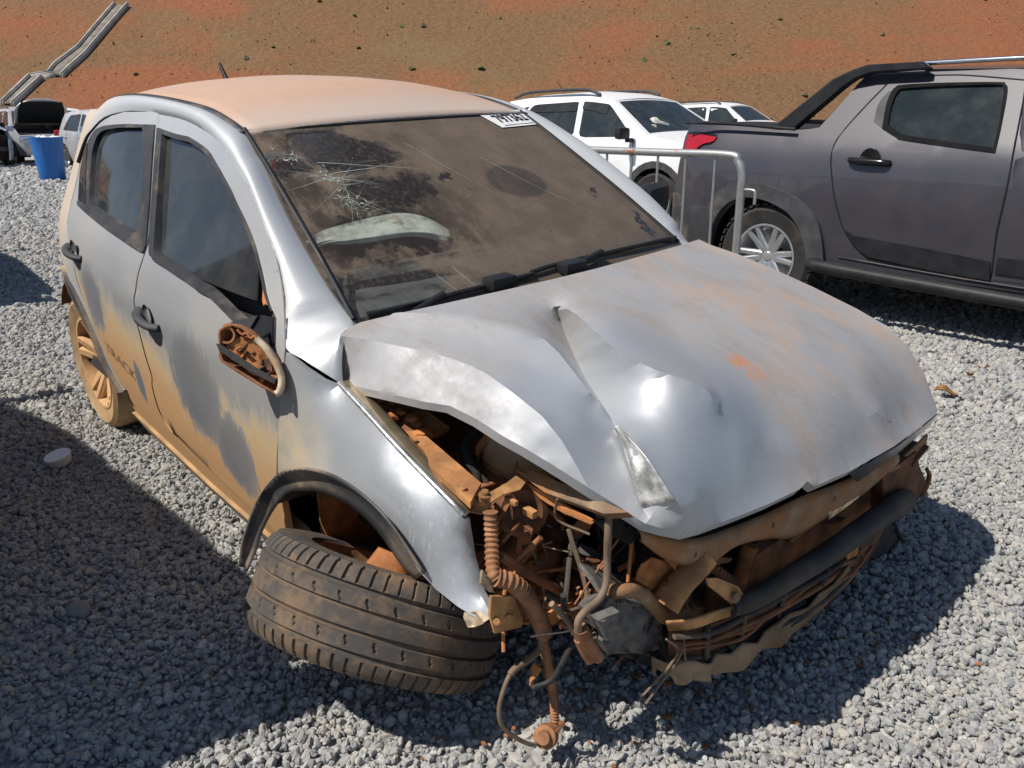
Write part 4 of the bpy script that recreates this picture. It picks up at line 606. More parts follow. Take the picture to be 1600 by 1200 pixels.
def plate(name, pts, mat, parent=None, thick=.003, sp=0, rough=0., sharp=40, n=None, bevel=0):
    """a cut piece of sheet: outline of nearly coplanar points, given thickness, optionally crumpled"""
    p = V3(pts); c = sum(p, Vector()) / len(p); nn = Vector()
    for i in range(len(p)): nn += (p[i] - c).cross(p[(i + 1) % len(p)] - c)
    nn = nn.normalized() if n is None else Vector(n).normalized()
    x = (p[1] - p[0]); x = (x - nn * x.dot(nn)).normalized(); y = nn.cross(x)
    q2 = [((q - c).dot(x), (q - c).dot(y)) for q in p]; hh = [(q - c).dot(nn) for q in p]
    v2, f = cdt(q2, sp); v = []
    rnd = random.Random(len(name) * 7 + len(p))
    ph = [rnd.uniform(0, 6) for _ in range(6)]
    Q = np.array(q2); H = np.array(hh)
    for a, b in v2:
        d = np.hypot(Q[:, 0] - a, Q[:, 1] - b) + 1e-5; w_ = 1 / d ** 2; h = float((w_ * H).sum() / w_.sum())
        if rough: h += rough * (math.sin(a * 90 + ph[0]) * math.cos(b * 70 + ph[1]) + .6 * math.sin(a * 190 + b * 120 + ph[2]) + .4 * math.sin(b * 260 - a * 90 + ph[3]))
        v.append(c + x * a + y * b + nn * h)
    if (v[f[0][1]] - v[f[0][0]]).cross(v[f[0][2]] - v[f[0][0]]).dot(nn) < 0: f = [t[::-1] for t in f]
    N = len(v); cnt = {}
    for t in f:
        for i in range(len(t)): cnt[(t[i], t[(i + 1) % len(t)])] = 1
    bd = [e for e in cnt if (e[1], e[0]) not in cnt]
    vb = v + [q - nn * thick for q in v]; ff = f + [tuple(i + N for i in t[::-1]) for t in f] + [(b, a, a + N, b + N) for a, b in bd]
    return mesh(name, vb, ff, mat, parent, sharp=sharp)
def strip(name, A, B, mat, parent=None, rows=3, bulge=0., n=6, thick=.004, nrm=None, smoothed=True):
    """sheet between two matched lines"""
    A = smooth_line(A, n) if smoothed else V3(A); B = smooth_line(B, n) if smoothed else V3(B); v, f = [], []
    k = len(A)
    for i in range(k):
        t = A[min(i + 1, k - 1)] - A[max(i - 1, 0)]; nn = t.cross(B[i] - A[i]).normalized() if nrm is None else Vector(nrm)
        for r in range(rows + 1):
            u = r / rows; v.append(A[i].lerp(B[i], u) + nn * bulge * 4 * u * (1 - u))
    R = rows + 1
    for i in range(k - 1):
        for r in range(rows): f.append((i * R + r, i * R + r + 1, (i + 1) * R + r + 1, (i + 1) * R + r))
    o = mesh(name, v, f, mat, parent, sharp=50)
    if thick:
        m = o.modifiers.new('thickness', 'SOLIDIFY'); m.thickness = thick; m.offset = 0
    return o
def text_mesh(name, s, org, xd, yd, width, height, mat, parent=None, bold=0., lift=0.):
    cu = bpy.data.curves.new(name, 'FONT'); cu.body = s; cu.offset = bold; cu.resolution_u = 3
    o = bpy.data.objects.new(name, cu); COL.objects.link(o); bpy.context.view_layer.update()
    me = bpy.data.meshes.new_from_object(o.evaluated_get(bpy.context.evaluated_depsgraph_get())); bpy.data.objects.remove(o); bpy.data.curves.remove(cu)
    co = np.array([q.co[:] for q in me.vertices]); lo, hi = co.min(0), co.max(0); xd = Vector(xd).normalized(); yd = Vector(yd).normalized(); nn = xd.cross(yd)
    for q in me.vertices:
        u = (q.co.x - lo[0]) / (hi[0] - lo[0]); t = (q.co.y - lo[1]) / (hi[1] - lo[1])
        q.co = Vector(org) + xd * u * width + yd * t * height + nn * lift
    me.name = name; return link(name, me, parent, mat)
def bolt(c, ax, r, mat, parent, name='bolt'):
    return lathe(name, [(0, .012), (r * .55, .012), (r * .6, .009), (r * .6, .003), (r, .003), (r, 0)], c, ax, mat, parent, seg=12)
def copy_tree(o, parent=None):
    c = o.copy(); COL.objects.link(c)
    if parent is not None: c.parent = parent
    for ch in list(o.children): copy_tree(ch, c)
    return c
def bent_sheet(edge, creases, points, axis, sp=.022, soft_creases=(), tension=.02, coarse=None):
    """dented sheet metal: a plate pinned along its edge and its creases and free to bend between them.
    Heights are measured along axis; creases carry no stiffness, so the metal folds sharply there."""
    ax = Vector(axis).normalized(); X = Vector((0, 0, 1)).cross(ax).normalized(); Y = ax.cross(X)
    to = lambda q: (Vector(q).dot(X), Vector(q).dot(Y), Vector(q).dot(ax))
    V, E, fix, kind = [], [], {}, {}
    def dens(L, closed):
        o = []; n = len(L)
        for i in range(n if closed else n - 1):
            a, b = np.array(to(L[i])), np.array(to(L[(i + 1) % n])); k = max(1, int(np.hypot(*(b - a)[:2]) / sp + .5))
            for j in range(k): o.append(a + (b - a) * j / k)
        if not closed: o.append(np.array(to(L[-1])))
        return o
    def add(L, closed, kd):
        s = len(V); n = len(L)
        for k, q in enumerate(L): V.append((q[0], q[1])); fix[s + k] = q[2]; kind[s + k] = kd
        for k in range(n if closed else n - 1): E.append((s + k, s + (k + 1) % n))
    ol = dens(edge, True); add(ol, True, 2)
    for L in creases: add(dens(L, False), False, 2)
    for L in soft_creases: add(dens(L, False), False, 1)
    for q in points: q = to(q); V.append(q[:2]); fix[len(V) - 1] = q[2]; kind[len(V) - 1] = 0
    poly = [(q[0], q[1]) for q in ol]; A = np.array(V); x0, y0 = A.min(0); x1, y1 = A.max(0)
    for k, y in enumerate(np.arange(y0, y1, sp * .87)):
        for x in np.arange(x0 + (k % 2) * sp / 2, x1, sp):
            if coarse is not None and coarse(X * float(x) + Y * float(y)) and (k % 3 or int(round((x - x0) / sp - .5 * (k % 2))) % 3): continue
            if np.min(np.hypot(A[:, 0] - x, A[:, 1] - y)) > sp * .6 and inside(poly, x, y): V.append((x, y))
    r = delaunay_2d_cdt([Vector(q) for q in V], E, [], 0, 1e-5); vo = np.array([(q.x, q.y) for q in r[0]]); fo = []
    for t in r[2]:
        c = vo[list(t)].mean(0)
        if inside(poly, c[0], c[1]): fo.append(tuple(t))
    N = len(vo); fx, kd = {}, {}
    for i, og in enumerate(r[3]):
        for k in og:
            if k in fix and (i not in kd or kind[k] > kd[i]): fx[i] = fix[k]; kd[i] = kind[k]
    nb = [set() for _ in range(N)]
    for t in fo:
        for i in range(len(t)): a, b = t[i], t[(i + 1) % len(t)]; nb[a].add(b); nb[b].add(a)
    L = np.zeros((N, N)); H = np.zeros((N, N))
    for i in range(N):
        js = list(nb[i])
        if not js: H[i, i] += 1; continue
        w_ = 1 / np.maximum(np.hypot(*(vo[js] - vo[i]).T), 1e-3); w_ /= w_.sum(); L[i, i] = -1; L[i, js] = w_
        for j, ww in zip(js, w_): H[i, i] += tension * ww; H[j, j] += tension * ww; H[i, j] -= tension * ww; H[j, i] -= tension * ww
    W = np.array([{2: .0, 1: .25}.get(kd.get(i), 1.0) for i in range(N)]); A2 = L * W[:, None]; H += A2.T @ A2 + 1e-5 * (L.T @ L)
    for i, h in fx.items():
        H[i, i] += (.15, 2., 30.)[kd[i]]
    # heights are solved about the mean plane, so that tension flattens towards it
    Pm = np.c_[vo, np.ones(N)]; ii = list(fx); cf = np.linalg.lstsq(Pm[ii], np.array([fx[i] for i in ii]), rcond=None)[0]; base = Pm @ cf
    b2 = np.zeros(N)
    for i, h in fx.items(): b2[i] += (.15, 2., 30.)[kd[i]] * (h - base[i])
    hgt = base + np.linalg.solve(H + 1e-9 * np.eye(N), b2)
    v = [X * float(q[0]) + Y * float(q[1]) + ax * float(h) for q, h in zip(vo, hgt)]
    f = []
    for t in fo:
        n_ = (v[t[1]] - v[t[0]]).cross(v[t[2]] - v[t[0]]); f.append(t if n_.dot(ax) > 0 else t[::-1])
    return v, f

def wheel(parent, c, ax, R, Wd, rimR, spokes=5, rim=None, tyre=None, name='wheel', dish=.02, seg=48, spoke_w=.045, pair=False, tread=None):
    """tyre, rim barrel and spokes; ax points to the outer face"""
    x, y, z = frame(ax); c = Vector(c); h = Wd / 2
    grp = lathe(name, [(rimR - .004, h * .8), (R - .035, h * .98), (R - .012, h * .86), (R - .002, h * .62), (R, h * .3), (R, -h * .3), (R - .002, -h * .62), (R - .02, -h), (rimR, -h * .9)], c, ax, tyre or M['rubber'], parent, seg=seg)
    lathe('rim', [(rimR * 1.0, h * .80), (rimR * 1.03, h * .86), (rimR * .97, h * .86), (rimR * .90, h * .5), (rimR * .86, -h * .5), (rimR * .3, -h * .45)], c, ax, rim or M['alloy'], grp, seg=seg)
    for k in range(spokes):
        for d in ((-.16, .16) if pair else (0,)):
            a = 2 * math.pi * k / spokes + .3
            e0 = x * math.cos(a) + y * math.sin(a); e1 = x * math.cos(a + d) + y * math.sin(a + d); s0 = -x * math.sin(a + d) + y * math.cos(a + d)
            p0 = c + e0 * rimR * .14 + z * (h * .55 - dish) + (-x * math.sin(a) + y * math.cos(a)) * d * rimR * .25
            p1 = c + e1 * rimR * .95 + z * h * .76
            v = []; wa, wb = spoke_w * .5, spoke_w * .36
            for p, w_ in ((p0, wa), (p1, wb)):
                for sx, dz in ((-1, 0), (-.5, .012), (.5, .012), (1, 0), (1, -.03), (-1, -.03)): v.append(p + s0 * sx * w_ + z * dz)
            f = [(i, (i + 1) % 6, 6 + (i + 1) % 6, 6 + i) for i in range(6)] + [tuple(range(5, -1, -1)), tuple(range(6, 12))]
            mesh('spoke', v, f, rim or M['alloy'], grp, sharp=30)
    lathe('hub_cap', [(0, h * .62 - dish + .014), (rimR * .13, h * .62 - dish + .012), (rimR * .19, h * .55 - dish), (rimR * .22, h * .3 - dish)], c, ax, rim or M['alloy'], grp, seg=20)
    return grp

# ------------------------------------------------------------------ the wrecked hatchback (built in its own axes: x forward, y to its left, z up)
G = SHAPES
ZK = (.10, .16, .22, .30, .45, .60, .75, .82, .90, .96, 1.05, 1.15, 1.25, 1.32, 1.37, 1.42)
YK = (.70, .745, .770, .792, .815, .826, .830, .826, .806, .782, .738, .694, .650, .615, .580, .52)
XK = (-3.2, -3.05, -2.85, -2.6, -2.3, -1.9, -1.2, -.7, -.4, 0, .3, .5, .65)
TK = (-.42, -.28, -.155, -.075, -.018, 0, .002, -.006, -.015, -.032, -.062, -.11, -.18)
def S(x, z): return float(np.interp(z, ZK, YK) + np.interp(x, XK, TK))
car = thing('wrecked_car', 'wrecked silver hatchback caked in orange mud, its bonnet crumpled and its front wheel folded under', 'car')
car.matrix_world = Matrix((( *CAR_AXES[0], CAR_ORIGIN[0]), (*CAR_AXES[1], CAR_ORIGIN[1]), (*CAR_AXES[2], CAR_ORIGIN[2]), (0, 0, 0, 1)))
P2 = lambda k: [tuple(q) for q in G[k]]
def ellarc(cx, cz, rx, rz, a0, a1, n):
    return [(cx + rx * math.cos(math.radians(a0 + (a1 - a0) * i / n)), cz + rz * math.sin(math.radians(a0 + (a1 - a0) * i / n))) for i in range(n + 1)]

# bonnet
v, f = bent_sheet(G['hood_edge'], [G['hood_crease_' + k] for k in 'abcef'], G['hood_points'], (.80, -.55, .62), .0175, soft_creases=[G['hood_crease_d']], coarse=lambda q: q.dot(Vector((.56, .83, 0))) > .02)
def _down(i): return Vector((-.012, .0, -.020))
v, f = skirted(v, f, _down)
hood = mesh('bonnet', v, f, M['paint_hood'], car, sharp=26); hood['label'] = 'buckled dusty silver bonnet, creased over its right half'
strip('bare_fold', G['bare_l'][:-1], G['bare_r'][:-1], M['bare_metal'], hood, rows=4, bulge=-.004, n=5, thick=.002)
plate('bonnet_lip', G['hood_lip'], M['paint_dark_and_lip_shade'], hood, .003)  # dark paint stands for shade and reflected ground on the silver lip
# underside of the bonnet, an inner frame one sees from below the folded edge
for a, b in (((-.30, -.45, .925), (.25, -.42, .83)), ((-.30, .45, .925), (.30, .42, .80)), ((-.25, .0, .95), (.36, .0, .79))):
    tube('bonnet_rib', [a, b], .022, M['rust_mid'], hood, seg=6, n=1, squash=.4)

# fenders
v, f = bent_sheet(G['fender_right_edge'], [], G['fender_right_points'], (.42, -.85, .30), .022); v, f = skirted(v, f, (0, .016, -.004))
fen = mesh('fender', v, f, M['paint_fender'], car, sharp=45); fen['label'] = 'dented right fender, bare and scratched above the wheel'
lf = [(-.502, .925), (-.40, .93), (-.25, .91), (-.04, .845), (.16, .77), (.30, .69), (.36, .60), (.36, .52), (.36, .42)] + ellarc(-.01, .30, .36, .36, 12, 168, 14) + [(-.40, .28), (-.54, .28), (-.57, .565), (-.51, .75)]
o = panel('fender', lf, S, 1, M['paint_plain'], car)
strip('fender_flange', [(x, y, z + .002) for x, y, z in G['gold_flange']], [(x - .012, y + .055, z - .012) for x, y, z in G['gold_flange']], M['gold_metal'], fen, rows=4, bulge=.006, n=3)
strip('fender_lip', [(x, y - .006, z + .004) for x, y, z in G['gold_flange']], [(x, y + .006, z + .010) for x, y, z in G['gold_flange']], M['bright_metal'], fen, rows=1, n=3, thick=.003)

# doors, both sides (the left ones whole, the right ones muddy)
rd = P2('rear_door'); fa = P2('front_door_a'); gB = P2('gapB')
fd = fa + [(-.585, .40), (-.60, .30)] + gB[::-1][:-1]
# simple outward crease at handle height
def Sd(x, z): return S(x, z) + .004 * max(0, 1 - abs(z - (.825 + .02 * (x + 1.4))) / .035)
for side, pm in ((-1, 'paint_side'), (1, 'paint_plain')):
    d = panel('rear_door', rd, Sd, side, M[pm], car, holes=[P2('rear_door_opening')], sp=.045)
    d2 = panel('front_door', fd, Sd, side, M[pm], car, holes=[P2('front_door_opening')], sp=.045)
    if side < 0:
        d['label'] = 'rear right door, muddy along the bottom'; d2['label'] = 'front right door, scraped and caked in mud'
    panel('window_trim', P2('rear_door_opening'), S, side, M['trim_dusty'], d, off=.006, holes=[P2('rear_door_glass')], sp=.1, fold=.02)
    panel('window', P2('rear_door_glass'), S, side, M['side_glass'], d, off=-.012, fold=.003)
    panel('quarter_window', P2('quarter_glass'), S, side, M['side_glass'], d, off=.009, fold=.003)
    panel('belt_moulding', P2('belt_rear'), S, side, M['trim_dusty'], d, off=.007, fold=.012, sp=.1)
    fo_ = P2('front_door_opening'); cz = (sum(q[0] for q in fo_) / len(fo_), sum(q[1] for q in fo_) / len(fo_))
    fi_ = [(cz[0] + (x - cz[0]) * (.965 if x > -1.2 else .90), cz[1] + (z - cz[1]) * .94) for x, z in fo_]
    panel('window_trim', fo_, S, side, M['trim_dusty'], d2, off=.006, holes=[fi_], sp=.1, fold=.03)
    panel('window', P2('front_door_glass') if side < 0 else fi_, S, side, M['side_glass'], d2, off=-.014, fold=.004)
    panel('belt_moulding', P2('belt_front'), S, side, M['trim_dusty'], d2, off=.007, fold=.012, sp=.1)
    for dd, k in ((d, 'handle_rear'), (d2, 'handle_front')):
        hx, hy, hz = G[k][0]; yy = side * (S(hx, hz))
        v = []
        h = lathe('handle_cup', [(0, -.004), (.022, -.002), (.032, .002), (.036, .006), (.038, .004)], (hx - .005, yy + side * .003, hz + .010), (0, side, 0), M['interior_grey'], dd, seg=20, mod=lambda r, h, a, i: (r, h))
        tube('handle', [(hx - .075, yy + side * .004, hz + .012), (hx - .05, yy + side * .022, hz + .008), (hx + .0, yy + side * .032, hz), (hx + .05, yy + side * .024, hz - .007), (hx + .078, yy + side * .004, hz - .010)], .0155, M['grey_plastic'], dd, seg=10, squash=.75)
# dark channel and inner frame seen through the right front window
panel('window_channel', P2('window_channel'), S, -1, M['rust_orange'], car, off=-.03, fold=.02)
plate('mirror_base', [(x, -S(x, z) - .012, z) for x, z in P2('mirror_base')], M['trim_dusty'], car, .006)
plate('mirror_mount', [(x, -S(x, z) - .004, z) for x, z in P2('mirror_base_dark')], M['black_plastic'], car, .006)
box('door_card', (-1.0, -.70, .70), (.85, .03, .5), M['interior'], car); box('door_card', (-1.0, .70, .70), (.85, .03, .5), M['interior'], car)
# sticker lettering on the rear door
dx0 = Vector(G['decal'][0]); dd_ = G['decal']
x0, z0 = dd_[0][0], dd_[0][2]; x1, z1 = dd_[1][0], dd_[1][2]
n = 5
tx = text_mesh('door_lettering', 'TRACK', (0, 0, 0), (1, 0, 0), (0, 0, 1), 1, 1, M['decal'], bpy.data.objects['rear_door'], bold=-.012)
for q in tx.data.vertices:
    u, t = q.co.x, q.co.z; X = x0 + (x1 - x0) * u + .012 * t; Z = z0 - .008 + (z1 - z0) * u + .040 * t
    q.co = (X, -S(X, Z) - .0028, Z)

# sills, quarters, tail
for side in (-1, 1):
    pm = 'paint_side' if side < 0 else 'paint_plain'
    sl = [(-1.90, .30), (-1.88, .405), (-1.40, .398), (-1.15, .385), (-.60, .36), (-.50, .33), (-.50, .25), (-1.15, .255), (-1.86, .265)]
    panel('sill', sl, lambda x, z: S(x, z) - .010, side, M[pm], car, off=0, sp=.08, fold=.05)
    sl2 = [(-1.88, .268), (-1.15, .258), (-.50, .253), (-.50, .19), (-1.15, .19), (-1.84, .20)]
    panel('sill_trim', sl2, lambda x, z: S(x, z) + .004 - .25 * max(0, .235 - z), side, M['tyre_mud' if side < 0 else 'flare_plastic'], car, off=0, sp=.06, fold=.10)
    rdr = [q for q in rd if q[0] < -1.80 and q[1] < 1.16]
    rdr.sort(key=lambda q: -q[1])
    quarter = [(-2.385, 1.155), (-2.30, 1.27), (-2.24, 1.30), (-2.50, 1.325), (-2.74, 1.29), (-2.90, 1.16), (-2.99, .98), (-3.05, .78), (-3.06, .50), (-3.0, .30), (-2.87, .30)] + ellarc(-2.42, .30, .43, .375, 178, 12, 16) + [(-1.935, .34), (-1.865, .37)] + [(x - .006, z) for x, z in rdr[::-1] if z > .40]
    panel('quarter_panel', quarter, S, side, M['paint_rail' if side < 0 else 'paint_plain'], car, off=.001)
    fl = ellarc(-2.42, .30, .465, .425, 160, 20, 22) + [(-1.925, .40), (-1.875, .36), (-1.945, .335)] + ellarc(-2.42, .30, .415, .365, 18, 160, 22)
    fl2 = [(x, min(z, 9)) for x, z in fl]
    panel('wheel_arch_flare', fl2, S, side, M['flare_plastic'], car, off=.016, fold=.03, sp=.05)
    # arch liner
    A = [(x, side * .76, z) for x, z in ellarc(-2.42, .30, .40, .37, 150, 0, 14)]; Bq = [(x, side * .48, z) for x, z in ellarc(-2.42, .30, .40, .37, 150, 0, 14)]
    strip('wheel_arch_liner', A, Bq, M['rust_dark'], car, rows=1, n=1, thick=.004)
    # rail between the door tops and the roof
    v, f = [], []; R = 7
    rs = smooth_line([(x, -side * y, z) for x, y, z in G['rail_side']], 3); rt = smooth_line([(x, -side * y, z) for x, y, z in G['rail_top']], 3)
    for i in range(len(rs)):
        a, b = rs[i], rt[i]; nrm = Vector((.12, side * .62, .75)) if i < 36 else Vector((.30, side * .6, .6)); fall = 1 if i < 48 else .55
        a = a + (b - a).normalized() * .004
        for r in range(R + 1):
            u = r / R; v.append(a.lerp(b, u) + nrm.normalized() * .022 * fall * (4 * u * (1 - u)) ** .8)
    for i in range(len(rs) - 1):
        for r in range(R): f.append((i * (R + 1) + r, i * (R + 1) + r + 1, (i + 1) * (R + 1) + r + 1, (i + 1) * (R + 1) + r)[::side])
    nv = len(v)
    v, f = skirted(v, f, (0, -side * .012, -.006))
    mesh('roof_pillar', v, f, M['paint_rail'], car, sharp=60)
    # weather strip under the rail
    tube('door_seal', [Vector(q) + Vector((0, -side * .010, -.001)) for q in rs[:52:2]], .0075, M['black_plastic'], car, seg=6, n=1)
    top = [(x, -side * y, z + .004) for x, y, z in G['rail_top'][1:11]]
    strip('roof_moulding', [Vector(q) + Vector((0, side * .010, -.002)) for q in top], [Vector(q) - Vector((0, side * .012, -.002)) for q in top], M['trim_dusty'], car, rows=1, n=3)
# roof skin
RX = (-2.78, -2.70, -2.5, -2.25, -1.95, -1.72, -1.52, -1.36, -1.22, -1.116)
RY = (.475, .485, .497, .516, .525, .530, .533, .536, .541, .546); RZ = (1.25, 1.285, 1.325, 1.377, 1.398, 1.402, 1.400, 1.388, 1.366, 1.344)
v, f = [], []; nx, ny = 44, 24
for i in range(nx + 1):
    x = -2.78 + (-1.116 + 2.78) * i / nx; ye = float(np.interp(x, RX, RY)); ze = float(np.interp(x, RX, RZ))
    for j in range(ny + 1):
        t = -1 + 2 * j / ny; bow = max(0, (x + 1.5) / .384) if x > -1.5 else 0
        cr_ = .058 - .042 * max(0, (x + 1.45) / .334) ** 1.3 if x > -1.45 else .058
        v.append((x + .034 * bow * (1 - t * t), t * (ye - .010), ze + .006 + cr_ * (1 - abs(t) ** 2.2)))
for i in range(nx):
    for j in range(ny): f.append((i * (ny + 1) + j, (i + 1) * (ny + 1) + j, (i + 1) * (ny + 1) + j + 1, i * (ny + 1) + j + 1))
v, f = skirted(v, f, (0, 0, -.02))
roof = mesh('roof', v, f, M['paint_roof'], car); roof['label'] = 'roof under an even coat of orange dust'
mesh('headliner', [(-2.6, -.45, 1.30), (-1.2, -.50, 1.32), (-1.2, .50, 1.32), (-2.6, .45, 1.30)], [(0, 1, 2, 3)], M['interior_grey'], car)
an = tube('aerial', [(-2.44, 0, 1.42), (-2.47, 0, 1.455), (-2.50, 0, 1.492)], (.012, .006), M['black_plastic'], car, seg=8)
# tailgate and rear bumper
tg = [(-2.78, 0, 1.25), (-2.92, 0, 1.10), (-3.02, 0, .92), (-3.09, 0, .80), (-3.11, 0, .60), (-3.12, 0, .45), (-3.06, 0, .30)]
def tail(name, a, b, mat, wfun, off=0):
    v, f = [], []; n_ = 10
    for i in range(a, b + 1):
        x, _, z = tg[i]
        for j in range(n_ + 1):
            t = -1 + 2 * j / n_; y = t * (wfun(z)); v.append((x + .12 * t * t * (1 if z < 1.2 else .4) - off, y, z))
    for i in range(b - a):
        for j in range(n_): f.append((i * (n_ + 1) + j, i * (n_ + 1) + j + 1, (i + 1) * (n_ + 1) + j + 1, (i + 1) * (n_ + 1) + j))
    return mesh(name, v, f, mat, car)
tail('rear_window', 0, 2, M['rear_screen'], lambda z: .40 + (1.25 - z) * .30); tail('tailgate', 2, 4, M['paint_plain'], lambda z: .50 + (.92 - z) * .1); tail('rear_bumper', 4, 6, M['paint_plain'], lambda z: .53)
for s in (-1, 1): box('tail_lamp', (-2.99, s * .50, .90), (.06, .12, .18), M['red_lens'], car)

# windscreen: curved pane between the pillars
def wsx(y, z):
    t = (z - .974) / .379; ye = .634 + (.54 - .634) * t; bow = .105 * (1 - t) + .06 * t
    return -.44 - .694 * t + bow * (1 - (y / ye) ** 2) + .072 * t * (1 - t)
v, f = [], []; NZ, NY = 26, 34
for i in range(NZ + 1):
    z = .955 + (1.3535 - .955) * i / NZ; t = (z - .974) / .379; ye = .664 + (.566 - .664) * t
    for j in range(NY + 1):
        y = -ye + 2 * ye * j / NY; zz = z + .008 * (1 - (y / ye) ** 2) * t; v.append((wsx(y, zz) - .004, y, zz))
for i in range(NZ):
    for j in range(NY): f.append((i * (NY + 1) + j, i * (NY + 1) + j + 1, (i + 1) * (NY + 1) + j + 1, (i + 1) * (NY + 1) + j))
ws = mesh('windscreen', v, f, M['windscreen'], car); ws['label'] = 'cracked windscreen filmed with brown dust and wiped streaks'
def wsp(y, z, lift=.003): return Vector((wsx(y, z) + lift * .85 - .004, y, z + lift * .5))
tube('windscreen_seal', [wsp(-.634 + .003 + (.634 - .54) * k / 8, .974 + .379 * k / 8, .002) for k in range(9)], .007, M['black_plastic'], ws, seg=6, n=1)
tube('windscreen_seal', [wsp(.634 - .003 - (.634 - .54) * k / 8, .974 + .379 * k / 8, .002) for k in range(9)], .007, M['black_plastic'], ws, seg=6, n=1)
tube('windscreen_seal', [wsp(-.535 + 1.07 * k / 12, 1.347 + .008 * (1 - ((k - 6) / 6) ** 2), .001) for k in range(13)], .005, M['black_plastic'], ws, seg=6, n=1)
# star cracks
rnd = random.Random(5); cv, cf = [], []
def crack(p, ang, ln, wd, bend):
    pts = []; y, z = p
    for k in range(7):
        pts.append((y, z)); y += math.cos(ang) * ln / 6; z += math.sin(ang) * ln / 6 * .85; ang += bend + rnd.uniform(-.1, .1)
    for k in range(6):
        a, b = pts[k], pts[k + 1]; w_ = wd * (1 - k / 6.5)
        if not (.98 < b[1] < 1.34 and abs(b[0]) < .58): break
        s_ = len(cv); dy, dz = b[1] - a[1], -(b[0] - a[0]); L = math.hypot(dy, dz) + 1e-6
        for q in (a, b):
            for sg in (-1, 1): cv.append(wsp(q[0] + sg * dy / L * w_, q[1] + sg * dz / L * w_, .0015))
        cf.append((s_, s_ + 1, s_ + 3, s_ + 2))
for key, cnt, ln in (('crack1', 26, .17), ('crack2', 10, .05), ('crack3', 16, .12)):
    c = G[key][0]
    for k in range(cnt):
        a = rnd.uniform(0, 6.28); a = a if rnd.random() < .4 else rnd.choice((-.15, 3.0)) + rnd.gauss(0, .35)
        crack((c[1] + rnd.gauss(0, .012), c[2] + rnd.gauss(0, .01)), a, ln * rnd.uniform(.3, 1.0), rnd.uniform(.00012, .0004), rnd.uniform(-.09, .09))
    for k in range(cnt):
        crack((c[1] + rnd.gauss(0, .016), c[2] + rnd.gauss(0, .013)), rnd.uniform(0, 6.28), rnd.uniform(.004, .014), rnd.uniform(.0006, .0016), 0)
for p, a, ln in (((-.36, 1.03), -1.1, .12), ((-.30, 1.04), -1.25, .15), ((-.42, 1.27), -.1, .30), ((-.40, 1.245), .05, .24), ((-.1, 1.30), -.9, .25), ((.12, 1.25), -.8, .3)): crack(p, a, ln, .0005, .03)
ck = mesh('glass_crack', cv, cf, M['crack'], ws, smooth=False); ck['kind'] = 'stuff'
# auction sticker with its number
L4 = V3(G['label']); q = []
def lab(u, t, lift=.004):
    p = L4[3].lerp(L4[2], u).lerp(L4[0].lerp(L4[1], u), t); return wsp(p.y, p.z, lift)
v = [lab(i / 8, j / 4) for j in range(5) for i in range(9)]
st = mesh('stuck_label', v, [(j * 9 + i, j * 9 + i + 1, (j + 1) * 9 + i + 1, (j + 1) * 9 + i) for j in range(4) for i in range(8)], M['white'], ws); st['label'] = 'white paper label printed with a large number'
nm = text_mesh('printed_number', '797362', (0, 0, 0), (1, 0, 0), (0, 0, 1), 1, 1, M['ink'], bpy.data.objects['windscreen'], bold=.03)
for q in nm.data.vertices: q.co = lab(.13 + .60 * q.co.x, .30 + .54 * q.co.z, .0055)
ln_ = mesh('printed_line', [lab(.10, .10, .0055), lab(.72, .10, .0055), lab(.72, .13, .0055), lab(.10, .13, .0055)], [(0, 1, 2, 3)], M['ink'], ws)
# wipers and scuttle
strip('scuttle', [wsp(-.63 + 1.26 * k / 12, .962, -.02) + Vector((-.03, 0, -.01)) for k in range(13)], [(-.40 + .11 * (1 - (k / 6 - 1) ** 2), -.66 + 1.32 * k / 12, .955 + .022 * (1 - (k / 6 - 1) ** 2)) for k in range(13)], M['black_plastic'], car, rows=2, n=2)
for nm_, A in (('wiper_right', [(.62, .985), (.35, 1.000), (.02, 1.008), (-.10, 1.004)]), ('wiper_left', [(-.10, 1.0), (-.30, .994), (-.50, .983), (-.60, .978)])):
    pts = [wsp(y, z, .012) for y, z in A]; wp = tube('wiper', pts, .007, M['black_plastic'], car, seg=6)
    tube('wiper_arm', [pts[2] + Vector((.03, 0, -.01)), pts[1].lerp(pts[2], .5) + Vector((.012, 0, .012))], .010, M['black_plastic'], wp, seg=6, n=1)
for yv in (-.225, .035):
    p = wsp(yv, .998, .012); box('wiper_pivot', p + Vector((.01, 0, .004)), (.05, .085, .035), M['black_plastic'], car, bev=.01)

# interior
box('dashboard', (-.66, 0, .90), (.42, 1.24, .16), M['interior_grey'], car, bev=.05); box('floor_pan', (-1.6, 0, .26), (2.6, 1.45, .06), M['interior'], car)
for s in (-1, 1):
    se = box('seat', (-1.45, s * .34, .52), (.5, .48, .16), M['interior_grey'], car, bev=.05)
    box('seat_back', (-1.72, s * .34, .83), (.14, .46, .60), M['interior_grey'], se, rot=Matrix.Rotation(-.28, 3, 'Y'), bev=.05); box('head_rest', (-1.84, s * .34, 1.20), (.09, .25, .15), M['interior_grey'], se, bev=.04)
rs_ = box('rear_bench', (-2.42, 0, .75), (.16, 1.15, .55), M['interior_grey'], car, rot=Matrix.Rotation(-.25, 3, 'Y'), bev=.05)
swc = Vector((-1.02, .34, .97)); ax = Vector((-.85, 0, .52)).normalized(); x_, y_, z_ = frame(ax)
sw = tube('steering_wheel', [swc + (x_ * math.cos(a) + y_ * math.sin(a)) * .185 for a in [k * math.pi / 12 for k in range(25)]], .015, M['black_plastic'], car, seg=8, n=1)
